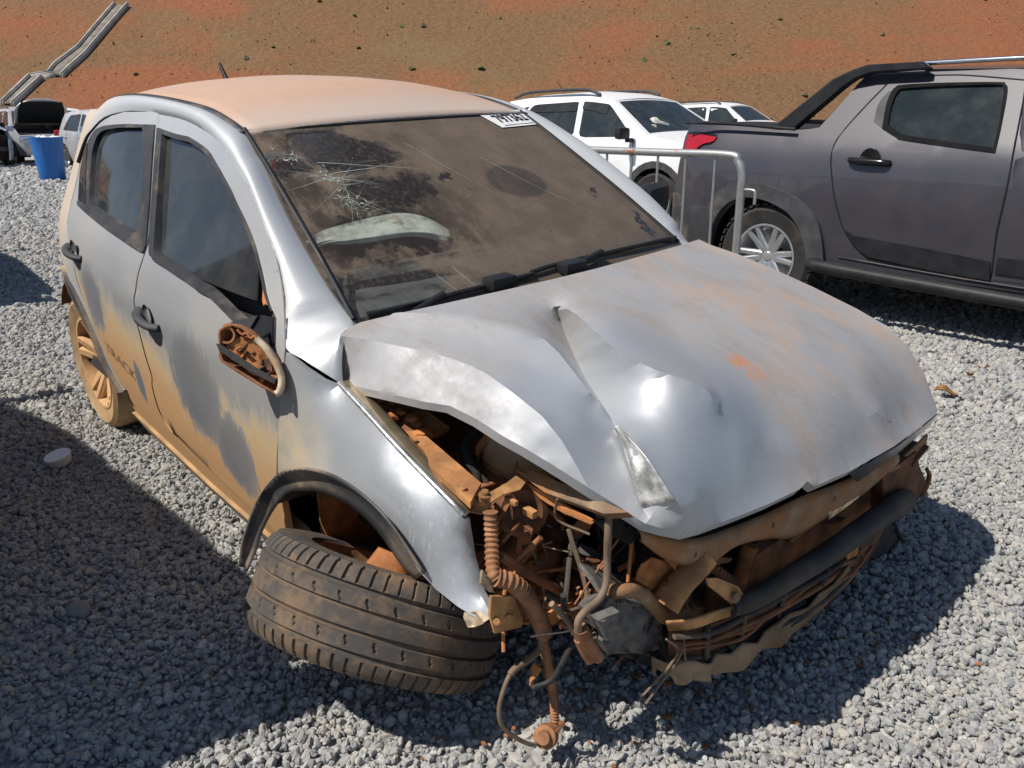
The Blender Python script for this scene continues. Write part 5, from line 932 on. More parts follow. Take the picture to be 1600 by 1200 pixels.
# deflated airbag lying over the dashboard, close behind the glass
ab = []
v, f = [], []; n_ = 10
prof, low = G['bag_top'], G['bag_low']
for (y0, z0), (y1, z1) in zip(prof, low):
    for j in range(n_ + 1):
        t = j / n_; y = y0 + (y1 - y0) * t; z = z0 + (z1 - z0) * t
        v.append((wsx(y, z) - .016 - .05 * abs(2 * t - 1) ** 2 + .006 * math.sin(y * 60 + t * 9) + .005 * math.sin(y * 130 - t * 14), y, z))
for i in range(len(prof) - 1):
    for j in range(n_): f.append((i * (n_ + 1) + j, i * (n_ + 1) + j + 1, (i + 1) * (n_ + 1) + j + 1, (i + 1) * (n_ + 1) + j))
ob = mesh('airbag', v, f, M['airbag'], car); ss = ob.modifiers.new('soft', 'SUBSURF'); ss.levels = ss.render_levels = 2; so = ob.modifiers.new('thickness', 'SOLIDIFY'); so.thickness = .006; ob['label'] = 'burst white airbag sagging behind the windscreen'

# rear wheels; the right tyre is flat
for s in (-1, 1):
    wheel(car, (-2.465, s * .665, .285), (0, s, 0), .300, .20, .200, 5, rim=M['rim_mud'], tyre=M['tyre_mud'], pair=True, spoke_w=.062, dish=.03)
# left door mirror, whole
mr = box('door_mirror', (-.81, .93, 1.03), (.10, .17, .12), M['black_plastic'], car, bev=.05, rot=Matrix.Rotation(.2, 3, 'Z')); box('mirror_arm', (-.76, .82, .97), (.09, .08, .05), M['black_plastic'], mr, bev=.015)

# ------------------------------------------------------------------ broken right door mirror, hanging on its wires
rim = V3(G['mirror_rim']); c0 = sum(rim, Vector()) / len(rim)
nn = sum(((rim[i] - c0).cross(rim[(i + 1) % len(rim)] - c0) for i in range(len(rim))), Vector()).normalized()
toc = (Vector((1.19, -1.58, 1.6)) - c0)
if nn.dot(toc) < 0: nn = -nn
back = Vector((-.55, .60, -.2)).normalized() * .06
v, f = [], []; k = len(rim)
rings = [(1.0, Vector()), (1.035, back * .10), (1.0, back * .5), (.80, back * .9), (.45, back * 1.05)]
rj = random.Random(6)
for sc, d in rings:
    for q in rim: v.append(c0 + (q - c0) * sc * rj.uniform(.965, 1.03) + d)
for r in range(len(rings) - 1):
    for i in range(k): f.append((r * k + i, r * k + (i + 1) % k, (r + 1) * k + (i + 1) % k, (r + 1) * k + i))
f.append(tuple((len(rings) - 1) * k + i for i in range(k)))
mir = mesh('door_mirror', v, f, M['rust_mid'], car, sharp=50); mir['label'] = 'smashed right door mirror without glass, hanging and full of mud'
so = mir.modifiers.new('thickness', 'SOLIDIFY'); so.thickness = .006
tube('housing_edge', V3(G['mirror_strip']), .0085, M['cream'], mir, seg=8, n=2)
r0, r1 = V3(G['mirror_ring']); rr = (r1 - r0).length
lathe('motor_ring', [(rr * .62, -.018), (rr * .70, .006), (rr * .95, .008), (rr * 1.05, -.004), (rr * 1.05, -.03)], r0, nn, M['rust_mid'], mir, seg=24)
plate('mirror_plate', [q - nn * .012 for q in V3(G['mirror_plate'])], M['rust_orange'], mir, .006, sp=.012, rough=.0035)
plate('mirror_bar', G['mirror_bar'], M['black_dusty'], mir, .010)
p = V3(G['mirror_peg']); tube('mirror_peg', p, .006, M['ochre_metal'], mir, seg=8)
tube('mirror_wire', G['mirror_wire'], .0035, M['rust_orange'], mir, seg=6); tube('mirror_wire', [q - nn * .01 + Vector((.01, 0, -.006)) for q in V3(G['mirror_wire'])], .003, M['rust_orange'], mir, seg=6)
for k in range(16):   # lumps of mud and snapped ribs inside the shell
    a = rim[(k * 5) % len(rim)].lerp(c0, rj.uniform(.25, .8)) - nn * .014; x_ = Vector((rj.gauss(0, 1), rj.gauss(0, 1), rj.gauss(0, 1))).normalized(); y_ = x_.orthogonal().normalized(); l, w_ = rj.uniform(.008, .026), rj.uniform(.005, .012)
    plate('mirror_rib', [a - x_ * l - y_ * w_, a + x_ * l - y_ * w_ * .6, a + x_ * l * 1.1 + y_ * w_, a - x_ * l * .7 + y_ * w_ * .8], M[('rust_mid', 'rust_orange', 'rust_dark', 'black_dusty')[k % 4]], mir, .004, sp=.008, rough=.002)
tube('mirror_cable', G['mirror_hang'], .006, M['black_plastic'], mir, seg=6)

# ------------------------------------------------------------------ folded front wheel
Ft, dv, ev = V3(G['tyre_front']); dv.normalize(); ev = (ev - dv * ev.dot(dv)).normalized(); na = (dv.cross(ev) + dv * .17).normalized(); dv = (dv - na * dv.dot(na)).normalized()      # na: outer face, pointing down and out
RF = .298; WF = .212
wc = Ft + dv * RF
prof = []
grv = [(-.60, .115), (-.21, .11), (.21, .11), (.60, .115)]
hs = np.linspace(-1, 1, 61)
def tread_r(u):
    r = RF - .020 * max(0, (abs(u) - .62) / .38) ** 2
    for g_, w_ in grv:
        if abs(u - g_) < w_ * .5: r -= .0085 * min(1, (w_ * .5 - abs(u - g_)) / .018)
    return r
prof = [(.19, -WF * .46), (.20, -WF * .50), (.235, -WF * .515)] + [(tread_r(u), u * WF * .5) for u in hs] + [(.235, WF * .515), (.20, WF * .50), (.19, WF * .46)]
floor_n = Vector(CAR_AXES[2]); floor_d = CAR_ORIGIN[2]
def tmod(r, h, a, i):
    u = h / (WF * .5); k = a * 62 / (2 * math.pi)
    if 3 <= i < len(prof) - 3:
        au = abs(u)
        if au > .68:
            ph = (k + .18 * (u if u > 0 else -u)) % 1
            if ph < .17: r -= .0075
        elif .27 < au < .54:
            ph = (k * .5 + u * .9) % 1
            if ph < .10 and .30 < au < .46: r -= .005
    return r, h
wh = lathe('front_wheel', prof, wc, na, M['tread'], car, seg=62 * 12, mod=tmod, sharp=25, xdir=-dv)
for q in wh.data.vertices:      # the flat tyre squats on the stones
    hgt = floor_n.dot(q.co) + floor_d
    if hgt < .03: q.co += floor_n * (.03 - hgt) * .8
wh['label'] = 'right front wheel folded flat under the arch, worn muddy tread up'
lathe('rim', [(.196, -WF * .46), (.204, -WF * .49), (.192, -WF * .47), (.18, -WF * .3), (.155, WF * .1), (.182, WF * .42), (.196, WF * .46)], wc, na, M['dusty_steel'], wh, seg=64)
lathe('brake_disc', [(.03, -.075), (.12, -.075), (.12, -.055), (.03, -.055)], wc, na, M['rust_mid'], wh, seg=40); lathe('hub', [(0, -.13), (.045, -.13), (.06, -.09), (.075, -.06)], wc, na, M['rust_orange'], wh, seg=24)
kn = wc - na * .13 + ev * .06 - dv * .10
box('steering_knuckle', kn, (.07, .05, .06), M['rust_orange'], wh, rot=Matrix.Rotation(.6, 3, 'X'), bev=.012); tube('tie_rod', [kn, kn + Vector((-.05, .25, .02))], .012, M['rust_mid'], wh, seg=8, n=1)
bolt(kn - na * .03, -na, .018, M['rust_orange'], wh)
# left front wheel, mostly hidden
wheel(car, (.02, .66, .36), (0, 1, 0), .29, .19, .195, 5, rim=M['rim_mud'], tyre=M['tyre_mud'], pair=True)
# torn arch flare
fl = strip('wheel_arch_flare', G['front_flare_out'], G['front_flare_in'], M['flare_plastic'], car, rows=4, bulge=-.010, n=4, thick=.006); fl['label'] = 'cracked black arch trim hanging off the right front fender'
A = V3(G['front_flare_in']); strip('wheel_arch_liner', A[:9], [q + Vector((.0, .34, -.02)) for q in A[:9]], M['bay_dark'], car, rows=2, n=2)
box('inner_arch', (-.50, -.60, .42), (.05, .30, .36), M['muddy_metal'], car, rot=Matrix.Rotation(.25, 3, 'Z'), bev=.01); plate('arch_gusset', [(-.46, -.76, .60), (-.42, -.78, .48), (-.44, -.74, .36), (-.47, -.60, .38), (-.47, -.60, .60)], M['muddy_metal'], car, .004)

# ------------------------------------------------------------------ engine bay, seen through the gap beside the bonnet
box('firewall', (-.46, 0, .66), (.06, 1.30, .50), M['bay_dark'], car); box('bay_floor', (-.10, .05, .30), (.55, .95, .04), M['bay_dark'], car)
box('inner_fender', (-.12, .62, .60), (.75, .05, .40), M['rust_dark'], car); box('inner_fender', (-.16, -.545, .52), (.52, .04, .34), M['rust_mid'], car, rot=Matrix.Rotation(.05, 3, 'Z'))
box('engine_block', (.0, .05, .50), (.48, .62, .40), M['rust_dark'], car, bev=.04); box('cam_cover', (-.02, .10, .74), (.26, .46, .10), M['black_dusty'], car, bev=.03)
box('battery', (.02, .42, .70), (.20, .26, .2), M['black_dusty'], car, bev=.02)
plate('inner_wall', G['inner_wall'], M['rust_mid'], car, .004, sp=.03, rough=.004)
rl = plate('fender_rail', G['rail_base'], M['muddy_metal'], car, .014, sp=.03, rough=.0018)
rh = V3(G['rail_hat']); rh = [q + Vector((0, 0, -.012)) for q in (rh[0].lerp(rh[1], .45), rh[1].lerp(rh[0], .1), rh[2].lerp(rh[3], .1), rh[3].lerp(rh[2], .55))]
v = [q for q in rh] + [rh[0] + Vector((-.004, -.008, -.014)), rh[1] + Vector((.008, .008, -.014)), rh[2] + Vector((.008, .008, -.014)), rh[3] + Vector((-.004, -.008, -.014))]
bm = bmesh.new(); vs = [bm.verts.new(q) for q in v]
for t in ((0, 1, 2, 3), (0, 4, 5, 1), (1, 5, 6, 2), (2, 6, 7, 3), (3, 7, 4, 0)): bm.faces.new([vs[i] for i in t])
bmesh.ops.bevel(bm, geom=bm.edges[:], offset=.004, segments=2, affect='EDGES'); bm_obj('rail_ridge', bm, M['muddy_metal'], rl)
for q in G['rail_bolts']: bolt(q, (0, .1, 1), .013, M['ochre_metal'], rl)
lathe('rail_hole', [(0, .0005), (.011, .0005), (.012, .002), (.013, 0)], G['rail_hole'][0], (0, .05, 1), M['bay_dark'], rl, seg=16)
# caked soil on the rail behind the fender
bm = bmesh.new(); rnd = random.Random(9)
for k in range(46):
    t = rnd.random(); c = Vector((-.33, -.69, .845)).lerp(Vector((-.16, -.64, .775)), t) + Vector((rnd.gauss(0, .02), rnd.gauss(0, .022), rnd.gauss(0, .006)))
    r = bmesh.ops.create_icosphere(bm, subdivisions=1, radius=rnd.uniform(.006, .020))
    for q in r['verts']: q.co = Vector((q.co.x * rnd.uniform(.8, 1.3), q.co.y * rnd.uniform(.8, 1.3), q.co.z * .6)) + c
bm_obj('soil_clods', bm, M['rust_orange'], car)['kind'] = 'stuff'
plate('soil_shelf', [(-.40, -.715, .84), (-.36, -.62, .85), (-.14, -.58, .775), (-.14, -.70, .765)], M['rust_mid'], car, .01, sp=.02, rough=.006)
# washer tank with a strap
rc, ra, rb, rt_ = V3(G['reservoir'])
bm = bmesh.new(); bmesh.ops.create_icosphere(bm, subdivisions=4, radius=1)
for q in bm.verts:
    d = q.co.copy(); e = 3.0; s = (abs(d.x) ** e + abs(d.y) ** e + abs(d.z) ** e) ** (-1 / e); d *= s
    q.co = rc + Vector((d.x * .085, d.y * .085, d.z * .075)) + Vector((0, .03, 0))
tk = bm_obj('washer_tank', bm, M['tank_plastic'], car)
tube('tank_strap', [rc + Vector((-.05, -.058, -.07)), rc + Vector((-.045, -.062, .02)), rc + Vector((-.03, -.03, .066)), rc + Vector((-.02, .03, .078))], .010, M['rust_orange'], tk, seg=8, squash=.35)
tube('tank_seam', [rc + Vector((math.cos(a) * .088, .03 + math.sin(a) * .088, -.005)) for a in [k * math.pi / 10 for k in range(21)]], .003, M['rust_orange'], tk, seg=5, n=1)
tube('bay_hose', G['hose_bay'], .010, M['black_dusty'], car, seg=10); tube('bay_hose', [q + Vector((.02, .012, -.02)) for q in V3(G['hose_bay'])], .007, M['black_dusty'], car, seg=8)
for k in range(4):
    tube('bay_hose', [(-.30, -.50 + .06 * k, .84 - .02 * k), (-.18, -.42 + .05 * k, .82), (-.02, -.40 + .07 * k, .80 - .02 * k), (.05, -.30 + .07 * k, .70)], .008, M['black_dusty' if k % 2 else 'rust_mid'], car, seg=8)
plate('headlamp_panel', G['panel_plate'], M['ochre_metal'], car, .004, sp=.015, rough=.0025)
bolt(V3(G['rail_bolts'])[2], (.2, 0, 1), .012, M['ochre_metal'], car)
pb = plate('front_bar', G['panel_bar'], M['dusty_steel'], car, .025, sp=.02, rough=.003)
plate('bar_flange', G['panel_edge'], M['rust_orange'], pb, .004, sp=.02, rough=.002)
tb = plate('black_bracket', G['black_tab'], M['black_plastic'], car, .006, sp=.02, rough=.002); bolt(V3(G['black_tab_bolt'])[0], (1, -.5, .5), .010, M['black_plastic'], tb)
hc, he, hb = V3(G['horn']); hr = (he - hc).length
axh = Vector((.75, -.55, .45)).normalized()
hn = lathe('horn', [(0, .012), (hr * .25, .012), (hr * .3, .006), (hr * .55, .004), (hr * .8, .010), (hr, .004), (hr * 1.03, -.012), (hr * .7, -.035), (0, -.04)], hc, axh, M['rust_dark'], car, seg=28)
box('horn_terminal', hc + axh * .02 + Vector((.012, .01, 0)), (.03, .016, .016), M['ochre_metal'], hn, bev=.003); box('horn_terminal', hc + axh * .016 + Vector((-.012, -.02, .028)), (.034, .010, .012), M['ochre_metal'], hn, bev=.003)
plate('horn_bracket', [hc + Vector((.01, -.01, -.02)), hc + Vector((.035, 0, -.03)), hb + Vector((.02, 0, -.02)), hb + Vector((-.01, -.01, -.02))], M['rust_mid'], hn, .004)
# gearbox lump and odd castings
bm = bmesh.new(); lc = V3(G['engine_lump'])
for c, r, sq in ((lc[0], .062, (1.1, 1, .9)), (lc[1] + Vector((0, .03, 0)), .05, (1, 1.1, .9)), (lc[2] + Vector((-.02, .05, 0)), .055, (1, 1, 1)), (lc[3] + Vector((-.02, .02, 0)), .06, (1.2, 1.1, .8)), (lc[0] + Vector((-.06, .08, .02)), .09, (1, 1, .8))):
    r_ = bmesh.ops.create_icosphere(bm, subdivisions=3, radius=r)
    for q in r_['verts']: q.co = Vector((q.co.x * sq[0], q.co.y * sq[1], q.co.z * sq[2])) * (1 + .10 * math.sin(q.co.x * 90) * math.cos(q.co.z * 70)) + c
bm_obj('gearbox', bm, M['rust_mid'], car)
lathe('filler_pot', [(0, .05), (.035, .05), (.038, .04), (.038, 0), (.045, -.01), (.045, -.04)], lc[0] + Vector((.0, .04, .07)), (.1, -.1, 1), M['rust_dark'], car, seg=20)
for k, (a, b, r) in enumerate((((.05, -.50, .60), (.22, -.10, .62), .02), ((.10, -.55, .50), (.26, -.2, .45), .026), ((.15, -.45, .70), (.30, -.15, .70), .014), ((.24, -.30, .72), (.30, -.28, .42), .012), ((.20, -.38, .66), (.26, -.40, .40), .016))):
    tube('coolant_pipe', [a, Vector(a).lerp(Vector(b), .5) + Vector((0, 0, -.03)), b], r, M['rust_dark' if k % 2 else 'black_dusty'], car, seg=10)
tube('bay_pipe', G['pipe_mid'], .014, M['rust_mid'], car, seg=10); plate('orange_lug', G['orange_small'], M['rust_orange'], car, .02)
for k in range(6): box('bay_casting', (.05 + .04 * k, -.48 + .09 * (k % 3), .40 + .05 * (k % 2)), (.09, .08, .09), M['rust_dark' if k % 2 else 'rust_mid'], car, rot=Matrix.Rotation(k * .7, 3, 'XYZ'[k % 3]), bev=.02)
lathe('pulley', [(.012, .01), (.018, .012), (.02, .004), (.034, .004), (.036, .012), (.042, .012), (.044, -.01), (.012, -.012)], (.28, -.34, .66), (.9, -.4, .2), M['black_dusty'], car, seg=24)
plate('bay_web', [(.10, -.66, .62), (.14, -.68, .70), (.10, -.60, .74), (-.02, -.54, .70), (-.04, -.52, .52), (.06, -.60, .50)], M['rust_mid'], car, .004, sp=.03, rough=.006)
# wiring harness
hv = tube('wiring_harness', G['harness_b'], .0165, M['corrugated'], car, seg=14, rings=.0115, amp=.13); hv['label'] = 'corrugated wiring loom dangling from the open corner'
tube('harness_branch', G['harness_a'], .0135, M['corrugated'], hv, seg=12, rings=.011, amp=.13)
tube('harness_branch', G['harness_c'], (.0105, .009), M['corrugated'], hv, seg=12, rings=.008, amp=.14)
lp = smooth_line(G['loop'], 6); tube('harness_wire', lp[:20], (.0085, .007), M['cable'], hv, seg=8, n=1); tube('harness_wire', lp[19:], .0048, M['cable'], hv, seg=8, n=1)
p = V3(G['loop_tag'])[0]; tube('harness_tape', [p, p + Vector((-.01, -.004, -.03)), p + Vector((-.012, -.005, -.05))], (.010, .012), M['rust_orange'], hv, seg=8, squash=.4)
cp = V3(G['connector'])[0]; cn = lathe('connector', [(0, .024), (.014, .024), (.016, .014), (.024, .012), (.026, -.010), (.019, -.013), (.017, -.026), (0, -.026)], cp, (.3, -.6, .45), M['corrugated'], hv, seg=20)
for k in range(3): tube('copper_end', [cp + Vector((.02, .02 + .006 * k, .03)), cp + Vector((.012, .015 + .006 * k, .005))], .0025, M['copper'], hv, seg=5, n=1)
tube('brake_pipe', G['tube_diag'], .0095, M['rust_mid'], car, seg=10)
bp = plate('mount_plate', G['bolt_plate'], M['ochre_metal'], car, .006, sp=.02, rough=.001)
for q in G['bolt_plate_bolts']: bolt(q, (.8, -.5, .3), .012, M['ochre_metal'], bp)
plate('broken_lamp_shell', G['white_shard'], M['cream'], car, .005, sp=.01, rough=.004); plate('broken_lamp_shell', G['white_chip'], M['cream'], car, .004, sp=.01, rough=.004)
tube('loose_cable', G['cable_a'], .0075, M['cable'], car, seg=8); tube('loose_cable', G['cable_b'], .0065, M['cable'], car, seg=8)
tube('cable_boot', G['boot_a'], (.014, .0125), M['orange_boot'], car, seg=12); tube('cable_boot', G['boot_b'], (.011, .010), M['orange_boot'], car, seg=12)
hp = V3(G['hook_plate']); plate('hook_plate', hp, M['rust_orange'], car, .006, sp=.015, rough=.004)
tube('hook', [hp[2] + Vector((0, 0, .02)), hp[2] + Vector((.01, .01, -.01)), hp[3] + Vector((.01, .0, -.02)), hp[4] + Vector((.0, .0, -.012)), hp[4] + Vector((-.01, 0, .01))], .006, M['ochre_metal'], car, seg=8)
# broken block of bumper foam
blk = plate('foam_block', G['block'], M['foam_grey'], car, .10, sp=.013, rough=.0055, n=(.72, -.45, .50)); blk['label'] = 'broken block of grey bumper foam'
plate('foam_core', [q + Vector((.012, 0, 0)) for q in V3(G['block_core'])], M['foam_black'], blk, .10, sp=.010, rough=.008, n=(.72, -.45, .50))
bc = V3(G['block']); plate('foam_top', [bc[1] + Vector((.004, 0, .002)), bc[3] + Vector((.004, 0, .004)), bc[4] + Vector((.0, 0, .004)), bc[4] + Vector((-.09, .02, .03)), bc[1] + Vector((-.09, .02, .03))], M['foam_grey'], blk, .006, sp=.014, rough=.003)
plate('foam_piece', [bc[0] + Vector((.014, -.01, .002)), bc[1] + Vector((.016, -.005, .0)), bc[11] + Vector((.016, -.006, .012)), bc[12] + Vector((.014, -.01, 0))], M['foam_grey'], blk, .02, sp=.012, rough=.003)
tube('support_tube', G['silver_pipe'], .015, M['dusty_steel'], car, seg=12)
# front frame pieces
plate('torn_panel', G['torn_sheet'], M['rust_orange'], car, .004, sp=.014, rough=.005)
tube('bent_strut', G['strut'], (.030, .026), M['ochre_metal'], car, seg=12, squash=.75)
cm = strip('front_crossmember', G['crossmember_top'], G['crossmember_low'], M['dusty_steel'], car, rows=5, bulge=-.012, n=5, thick=.006); cm['label'] = 'bare dusty crossmember below the bonnet edge'
plate('crossmember_gusset', G['gusset'], M['rust_orange'], cm, .004, sp=.014, rough=.006)
plate('crossmember_pad', G['emboss'], M['gold_metal'], cm, .005, sp=.012, rough=.0012)
for k, (a, b, c) in enumerate(((0.2, .25, .5), (.55, .6, .45), (.75, .8, .4))):
    A = V3(G['crossmember_top']); B_ = V3(G['crossmember_low']); i = int(a * 10); p = A[i].lerp(B_[i], c) + Vector((.012, -.004, .004)); lathe('rivet', [(0, .004), (.006, .003), (.008, 0)], p, (1, -.4, .2), M['rust_dark'], cm, seg=10)
# radiator with its fins
ra = V3(G['radiator']); rad = plate('radiator', ra, M['rust_mid'], car, .03, sp=0); rad['label'] = 'rusty mud-filled radiator'
v, f = [], []
for k in range(26):
    t = (k + .5) / 26; a = ra[0].lerp(ra[1], t); b = ra[3].lerp(ra[2], t); o_ = Vector((.006, 0, 0)); h_ = Vector((0, 0, .0032)); s = len(v)
    v += [a - h_, b - h_, b + h_, a + h_, a - h_ + o_, b - h_ + o_, b + h_ + o_, a + h_ + o_]
    for t4 in ((4, 5, 6, 7), (3, 7, 6, 2), (0, 1, 5, 4)): f.append(tuple(s + i for i in t4))
mesh('radiator_fins', v, f, M['rust_mid'], rad, smooth=False)['kind'] = 'stuff'
tube('radiator_tank', [ra[0] + Vector((.01, 0, -.02)), ra[1] + Vector((.01, 0, .02))], .02, M['rust_orange'], rad, seg=8, n=1)
tube('radiator_side', [ra[0] + Vector((.0, -.10, -.05)), ra[1] + Vector((0, -.10, -.06))], .03, M['rust_mid'], rad, seg=8, n=1); tube('radiator_side', [ra[0] + Vector((-.02, -.16, -.05)), ra[1] + Vector((-.02, -.16, -.08))], .03, M['ochre_metal'], rad, seg=8, n=1)
box('bay_backing', (.24, .10, .48), (.06, 1.0, .42), M['bay_dark'], car)  # dark backdrop added to block light behind the open front
bt = tube('bumper_beam', G['beam'], (.020, .034), M['black_dusty'], car, seg=14, squash=1.1); bt['label'] = 'black dusty bumper tube across the open front'
strip('beam_trim', G['beam_trim'], [Vector(q) + Vector((.0, .012, -.028)) for q in G['beam_trim']], M['ochre_metal'], car, rows=2, bulge=.004, n=4, thick=.006)
tp = plate('tow_plate', G['tow_plate'], M['ochre_metal'], car, .005, sp=.02, rough=.0015)
bolt(V3(G['tow_bolt'])[0], (.9, -.3, .5), .015, M['dusty_steel'], tp)
gl = strip('lower_grille', G['lower_grille_top'], G['lower_grille_bot'], M['rust_dark'], car, rows=2, bulge=.0, n=4, thick=.004)
T_, B_ = smooth_line(G['lower_grille_top'], 4), smooth_line(G['lower_grille_bot'], 4)
rg = random.Random(3)
for k in range(7):
    u = .08 + .135 * k; i0 = rg.choice((0, 0, 3, 5)); i1 = rg.choice((len(T_), len(T_), len(T_) - 4, len(T_) - 7))
    pts = [a.lerp(b, min(1, max(0, u + rg.gauss(0, .05)))) + Vector((.010 + rg.gauss(0, .006), -.004, rg.gauss(0, .004))) for a, b in zip(T_, B_)][i0:i1:3]
    if len(pts) > 2: tube('grille_bar', pts, rg.uniform(.004, .008), M[rg.choice(('black_dusty', 'rust_dark', 'rust_mid', 'black_dusty'))], gl, seg=6, n=3, squash=.6)
for k in range(1, 6): a, b = T_[k * 3], B_[k * 3]; tube('grille_upright', [a + Vector((.008, 0, 0)), b + Vector((.008, 0, 0))], .007, M['black_dusty'], gl, seg=6, n=1)
rg = random.Random(8); LT = [q + Vector((rg.gauss(0, .006), 0, rg.gauss(0, .006))) for q in smooth_line(G['lip_top'], 4)]; LB = [q + Vector((rg.gauss(0, .008), 0, rg.gauss(0, .007))) for q in smooth_line(G['lip_bot'], 4)]
strip('lower_lip', LT, LB, M['lip_dust'], car, rows=3, bulge=.008, n=2, thick=.006)
plate('loose_tab', G['orange_tab'], M['rust_orange'], car, .008)
lb = plate('lamp_bracket', G['left_box'], M['rust_dark'], car, .10, sp=.02, rough=.0025, n=(.95, .1, .1)); lb['label'] = 'rusty left headlamp bracket'
box('bracket_top', V3(G['left_box'])[2] + Vector((-.05, .02, -.02)), (.12, .10, .012), M['rust_dark'], lb, rot=Matrix.Rotation(.3, 3, 'X')); tube('bracket_hook', G['left_hook'], (.010, .006), M['rust_mid'], lb, seg=8)
plate('lamp_shard', G['left_shard'], M['dusty_steel'], car, .006); tube('bracket_pin', G['left_hinge'], .009, M['dusty_steel'], lb, seg=10, n=1)
plate('hanging_flap', G['flap'], M['black_dusty'], car, .005, sp=.02, rough=.003); fc_ = tube('flap_cable', G['flap_cable'], .006, M['black_dusty'], car, seg=8); box('cable_plug', G['flap_cable'][-1], (.03, .04, .03), M['rust_mid'], fc_)
tube('hanging_wire', G['wire_hang'], .003, M['cable'], car, seg=6)

# the tangle in the open corner: loose wires, snapped clips and bent brackets
rnd = random.Random(21)
def in_corner(): return Vector((rnd.uniform(.06, .34), rnd.uniform(-.66, -.36), rnd.uniform(.46, .72)))
for k in range(70):
    a = in_corner(); b = a + Vector((rnd.uniform(-.14, .14), rnd.uniform(-.18, .18), rnd.uniform(-.16, .08))); m = a.lerp(b, .5) + Vector((rnd.uniform(-.05, .05), rnd.uniform(-.05, .05), rnd.uniform(-.08, .02)))
    if b.x > .37 - .2 * max(0, -.5 - b.y): b.x = .30
    tube('loose_wire', [a, m, b], rnd.choice((.0016, .002, .0028, .004, .006)), M[rnd.choice(('black_dusty', 'rust_mid', 'cable', 'rust_orange', 'black_dusty'))], car, seg=6, n=5)
for k in range(40):
    c = in_corner() + Vector((-.05, .03, -.02)); x_ = Vector((rnd.gauss(0, 1), rnd.gauss(0, 1), rnd.gauss(0, 1))).normalized(); y_ = x_.orthogonal().normalized(); l, w_ = rnd.uniform(.012, .04), rnd.uniform(.006, .018)
    p = plate('bent_bracket', [c - x_ * l - y_ * w_, c - x_ * l * .2 - y_ * w_ * 1.3, c + x_ * l - y_ * w_ * .7, c + x_ * l * 1.1 + y_ * w_ * .6, c + x_ * l * .1 + y_ * w_, c - x_ * l * .9 + y_ * w_ * .8], M[rnd.choice(('rust_mid', 'rust_dark', 'rust_dark', 'black_dusty', 'black_dusty', 'rust_mid'))], car, .004, sp=.012, rough=.004)
    if k % 3 == 0: bolt(c + x_.cross(y_) * .004, x_.cross(y_), .008, M['dusty_steel'], p)
for k in range(9):
    c = in_corner() + Vector((-.10, .08, -.05)); lathe('bay_fitting', [(0, .03), (.018, .03), (.02, .02), (.03, .018), (.032, 0), (.02, -.004), (.02, -.04), (0, -.04)], c, (rnd.gauss(0, 1), rnd.gauss(0, 1), 1), M[rnd.choice(('rust_dark', 'black_dusty', 'rust_mid'))], car, seg=16)
for k in range(5):
    a = Vector((.12 + .05 * k, -.62 + .05 * k, .50)); tube('loose_hose', [a, a + Vector((.05, .06, -.04)), a + Vector((.03, .16, .02)), a + Vector((.09, .22, -.03))], rnd.uniform(.008, .014), M['black_dusty' if k % 2 else 'corrugated'], car, seg=10, rings=.010 if k % 2 == 0 else 0)
# along the open front: strips, clips and hanging wires between beam and radiator
for k in range(26):
    t = rnd.random(); c = Vector((.40, -.44 + .85 * t, .60 - .17 * t + rnd.uniform(-.03, .07))); x_ = Vector((.1, .95, -.15 + rnd.gauss(0, .4))).normalized(); y_ = Vector((.3, 0, 1)); l, w_ = rnd.uniform(.02, .07), rnd.uniform(.006, .02)
    plate('bent_bracket', [c - x_ * l, c - x_ * l * .2 - y_ * w_ * 1.2, c + x_ * l - y_ * w_ * .5, c + x_ * l * 1.1 + y_ * w_ * .8, c + y_ * w_, c - x_ * l * .9 + y_ * w_ * .8], M[rnd.choice(('rust_mid', 'rust_dark', 'muddy_metal', 'black_dusty'))], car, .004, sp=.014, rough=.004)
for k in range(14):
    t = rnd.random(); c = Vector((.44, -.50 + .90 * t, .50 - .18 * t)); tube('loose_wire', [c, c + Vector((.01, rnd.uniform(-.05, .05), -.05)), c + Vector((-.01, rnd.uniform(-.10, .10), -rnd.uniform(.06, .16)))], .0025, M['cable'], car, seg=5, n=4)

# dark cracks and crumbs on the foam block
bc = V3(G['block']); nb = Vector((.72, -.45, .50)).normalized()
for a, b in ((bc[2].lerp(bc[1], .3), bc[9].lerp(bc[10], .4)), (bc[4].lerp(bc[3], .2), bc[8].lerp(bc[7], .3)), (bc[3], bc[4].lerp(bc[8], .5))):
    pts = [a.lerp(b, t) + nb * .003 + Vector((0, rnd.gauss(0, .004), rnd.gauss(0, .004))) for t in (0, .2, .4, .55, .75, 1)]
    tube('foam_crack', pts, .0022, M['foam_black'], blk, seg=5, n=1, squash=.5)

# ------------------------------------------------------------------ the yard: ground, gravel, hillside, drain
CP = Vector(G['hill_axis'][0]); HX = Vector(G['hill_axis'][1]).normalized(); HY = Vector((-HX.y, HX.x, 0)); HB, HS = 33.0, .55
v = []; f = []
nx = 30
for i in range(nx + 1):
    for j in range(nx + 1):
        a = -14 + (HB + 3 + 14) * i / nx; b = -70 + 140 * j / nx; p = CP + HX * a + HY * b; v.append((p.x, p.y, -.010))
for i in range(nx):
    for j in range(nx): f.append((i * (nx + 1) + j, (i + 1) * (nx + 1) + j, (i + 1) * (nx + 1) + j + 1, i * (nx + 1) + j + 1))
gnd = mesh('ground', v, f, M['ground']); gnd['kind'] = 'structure'
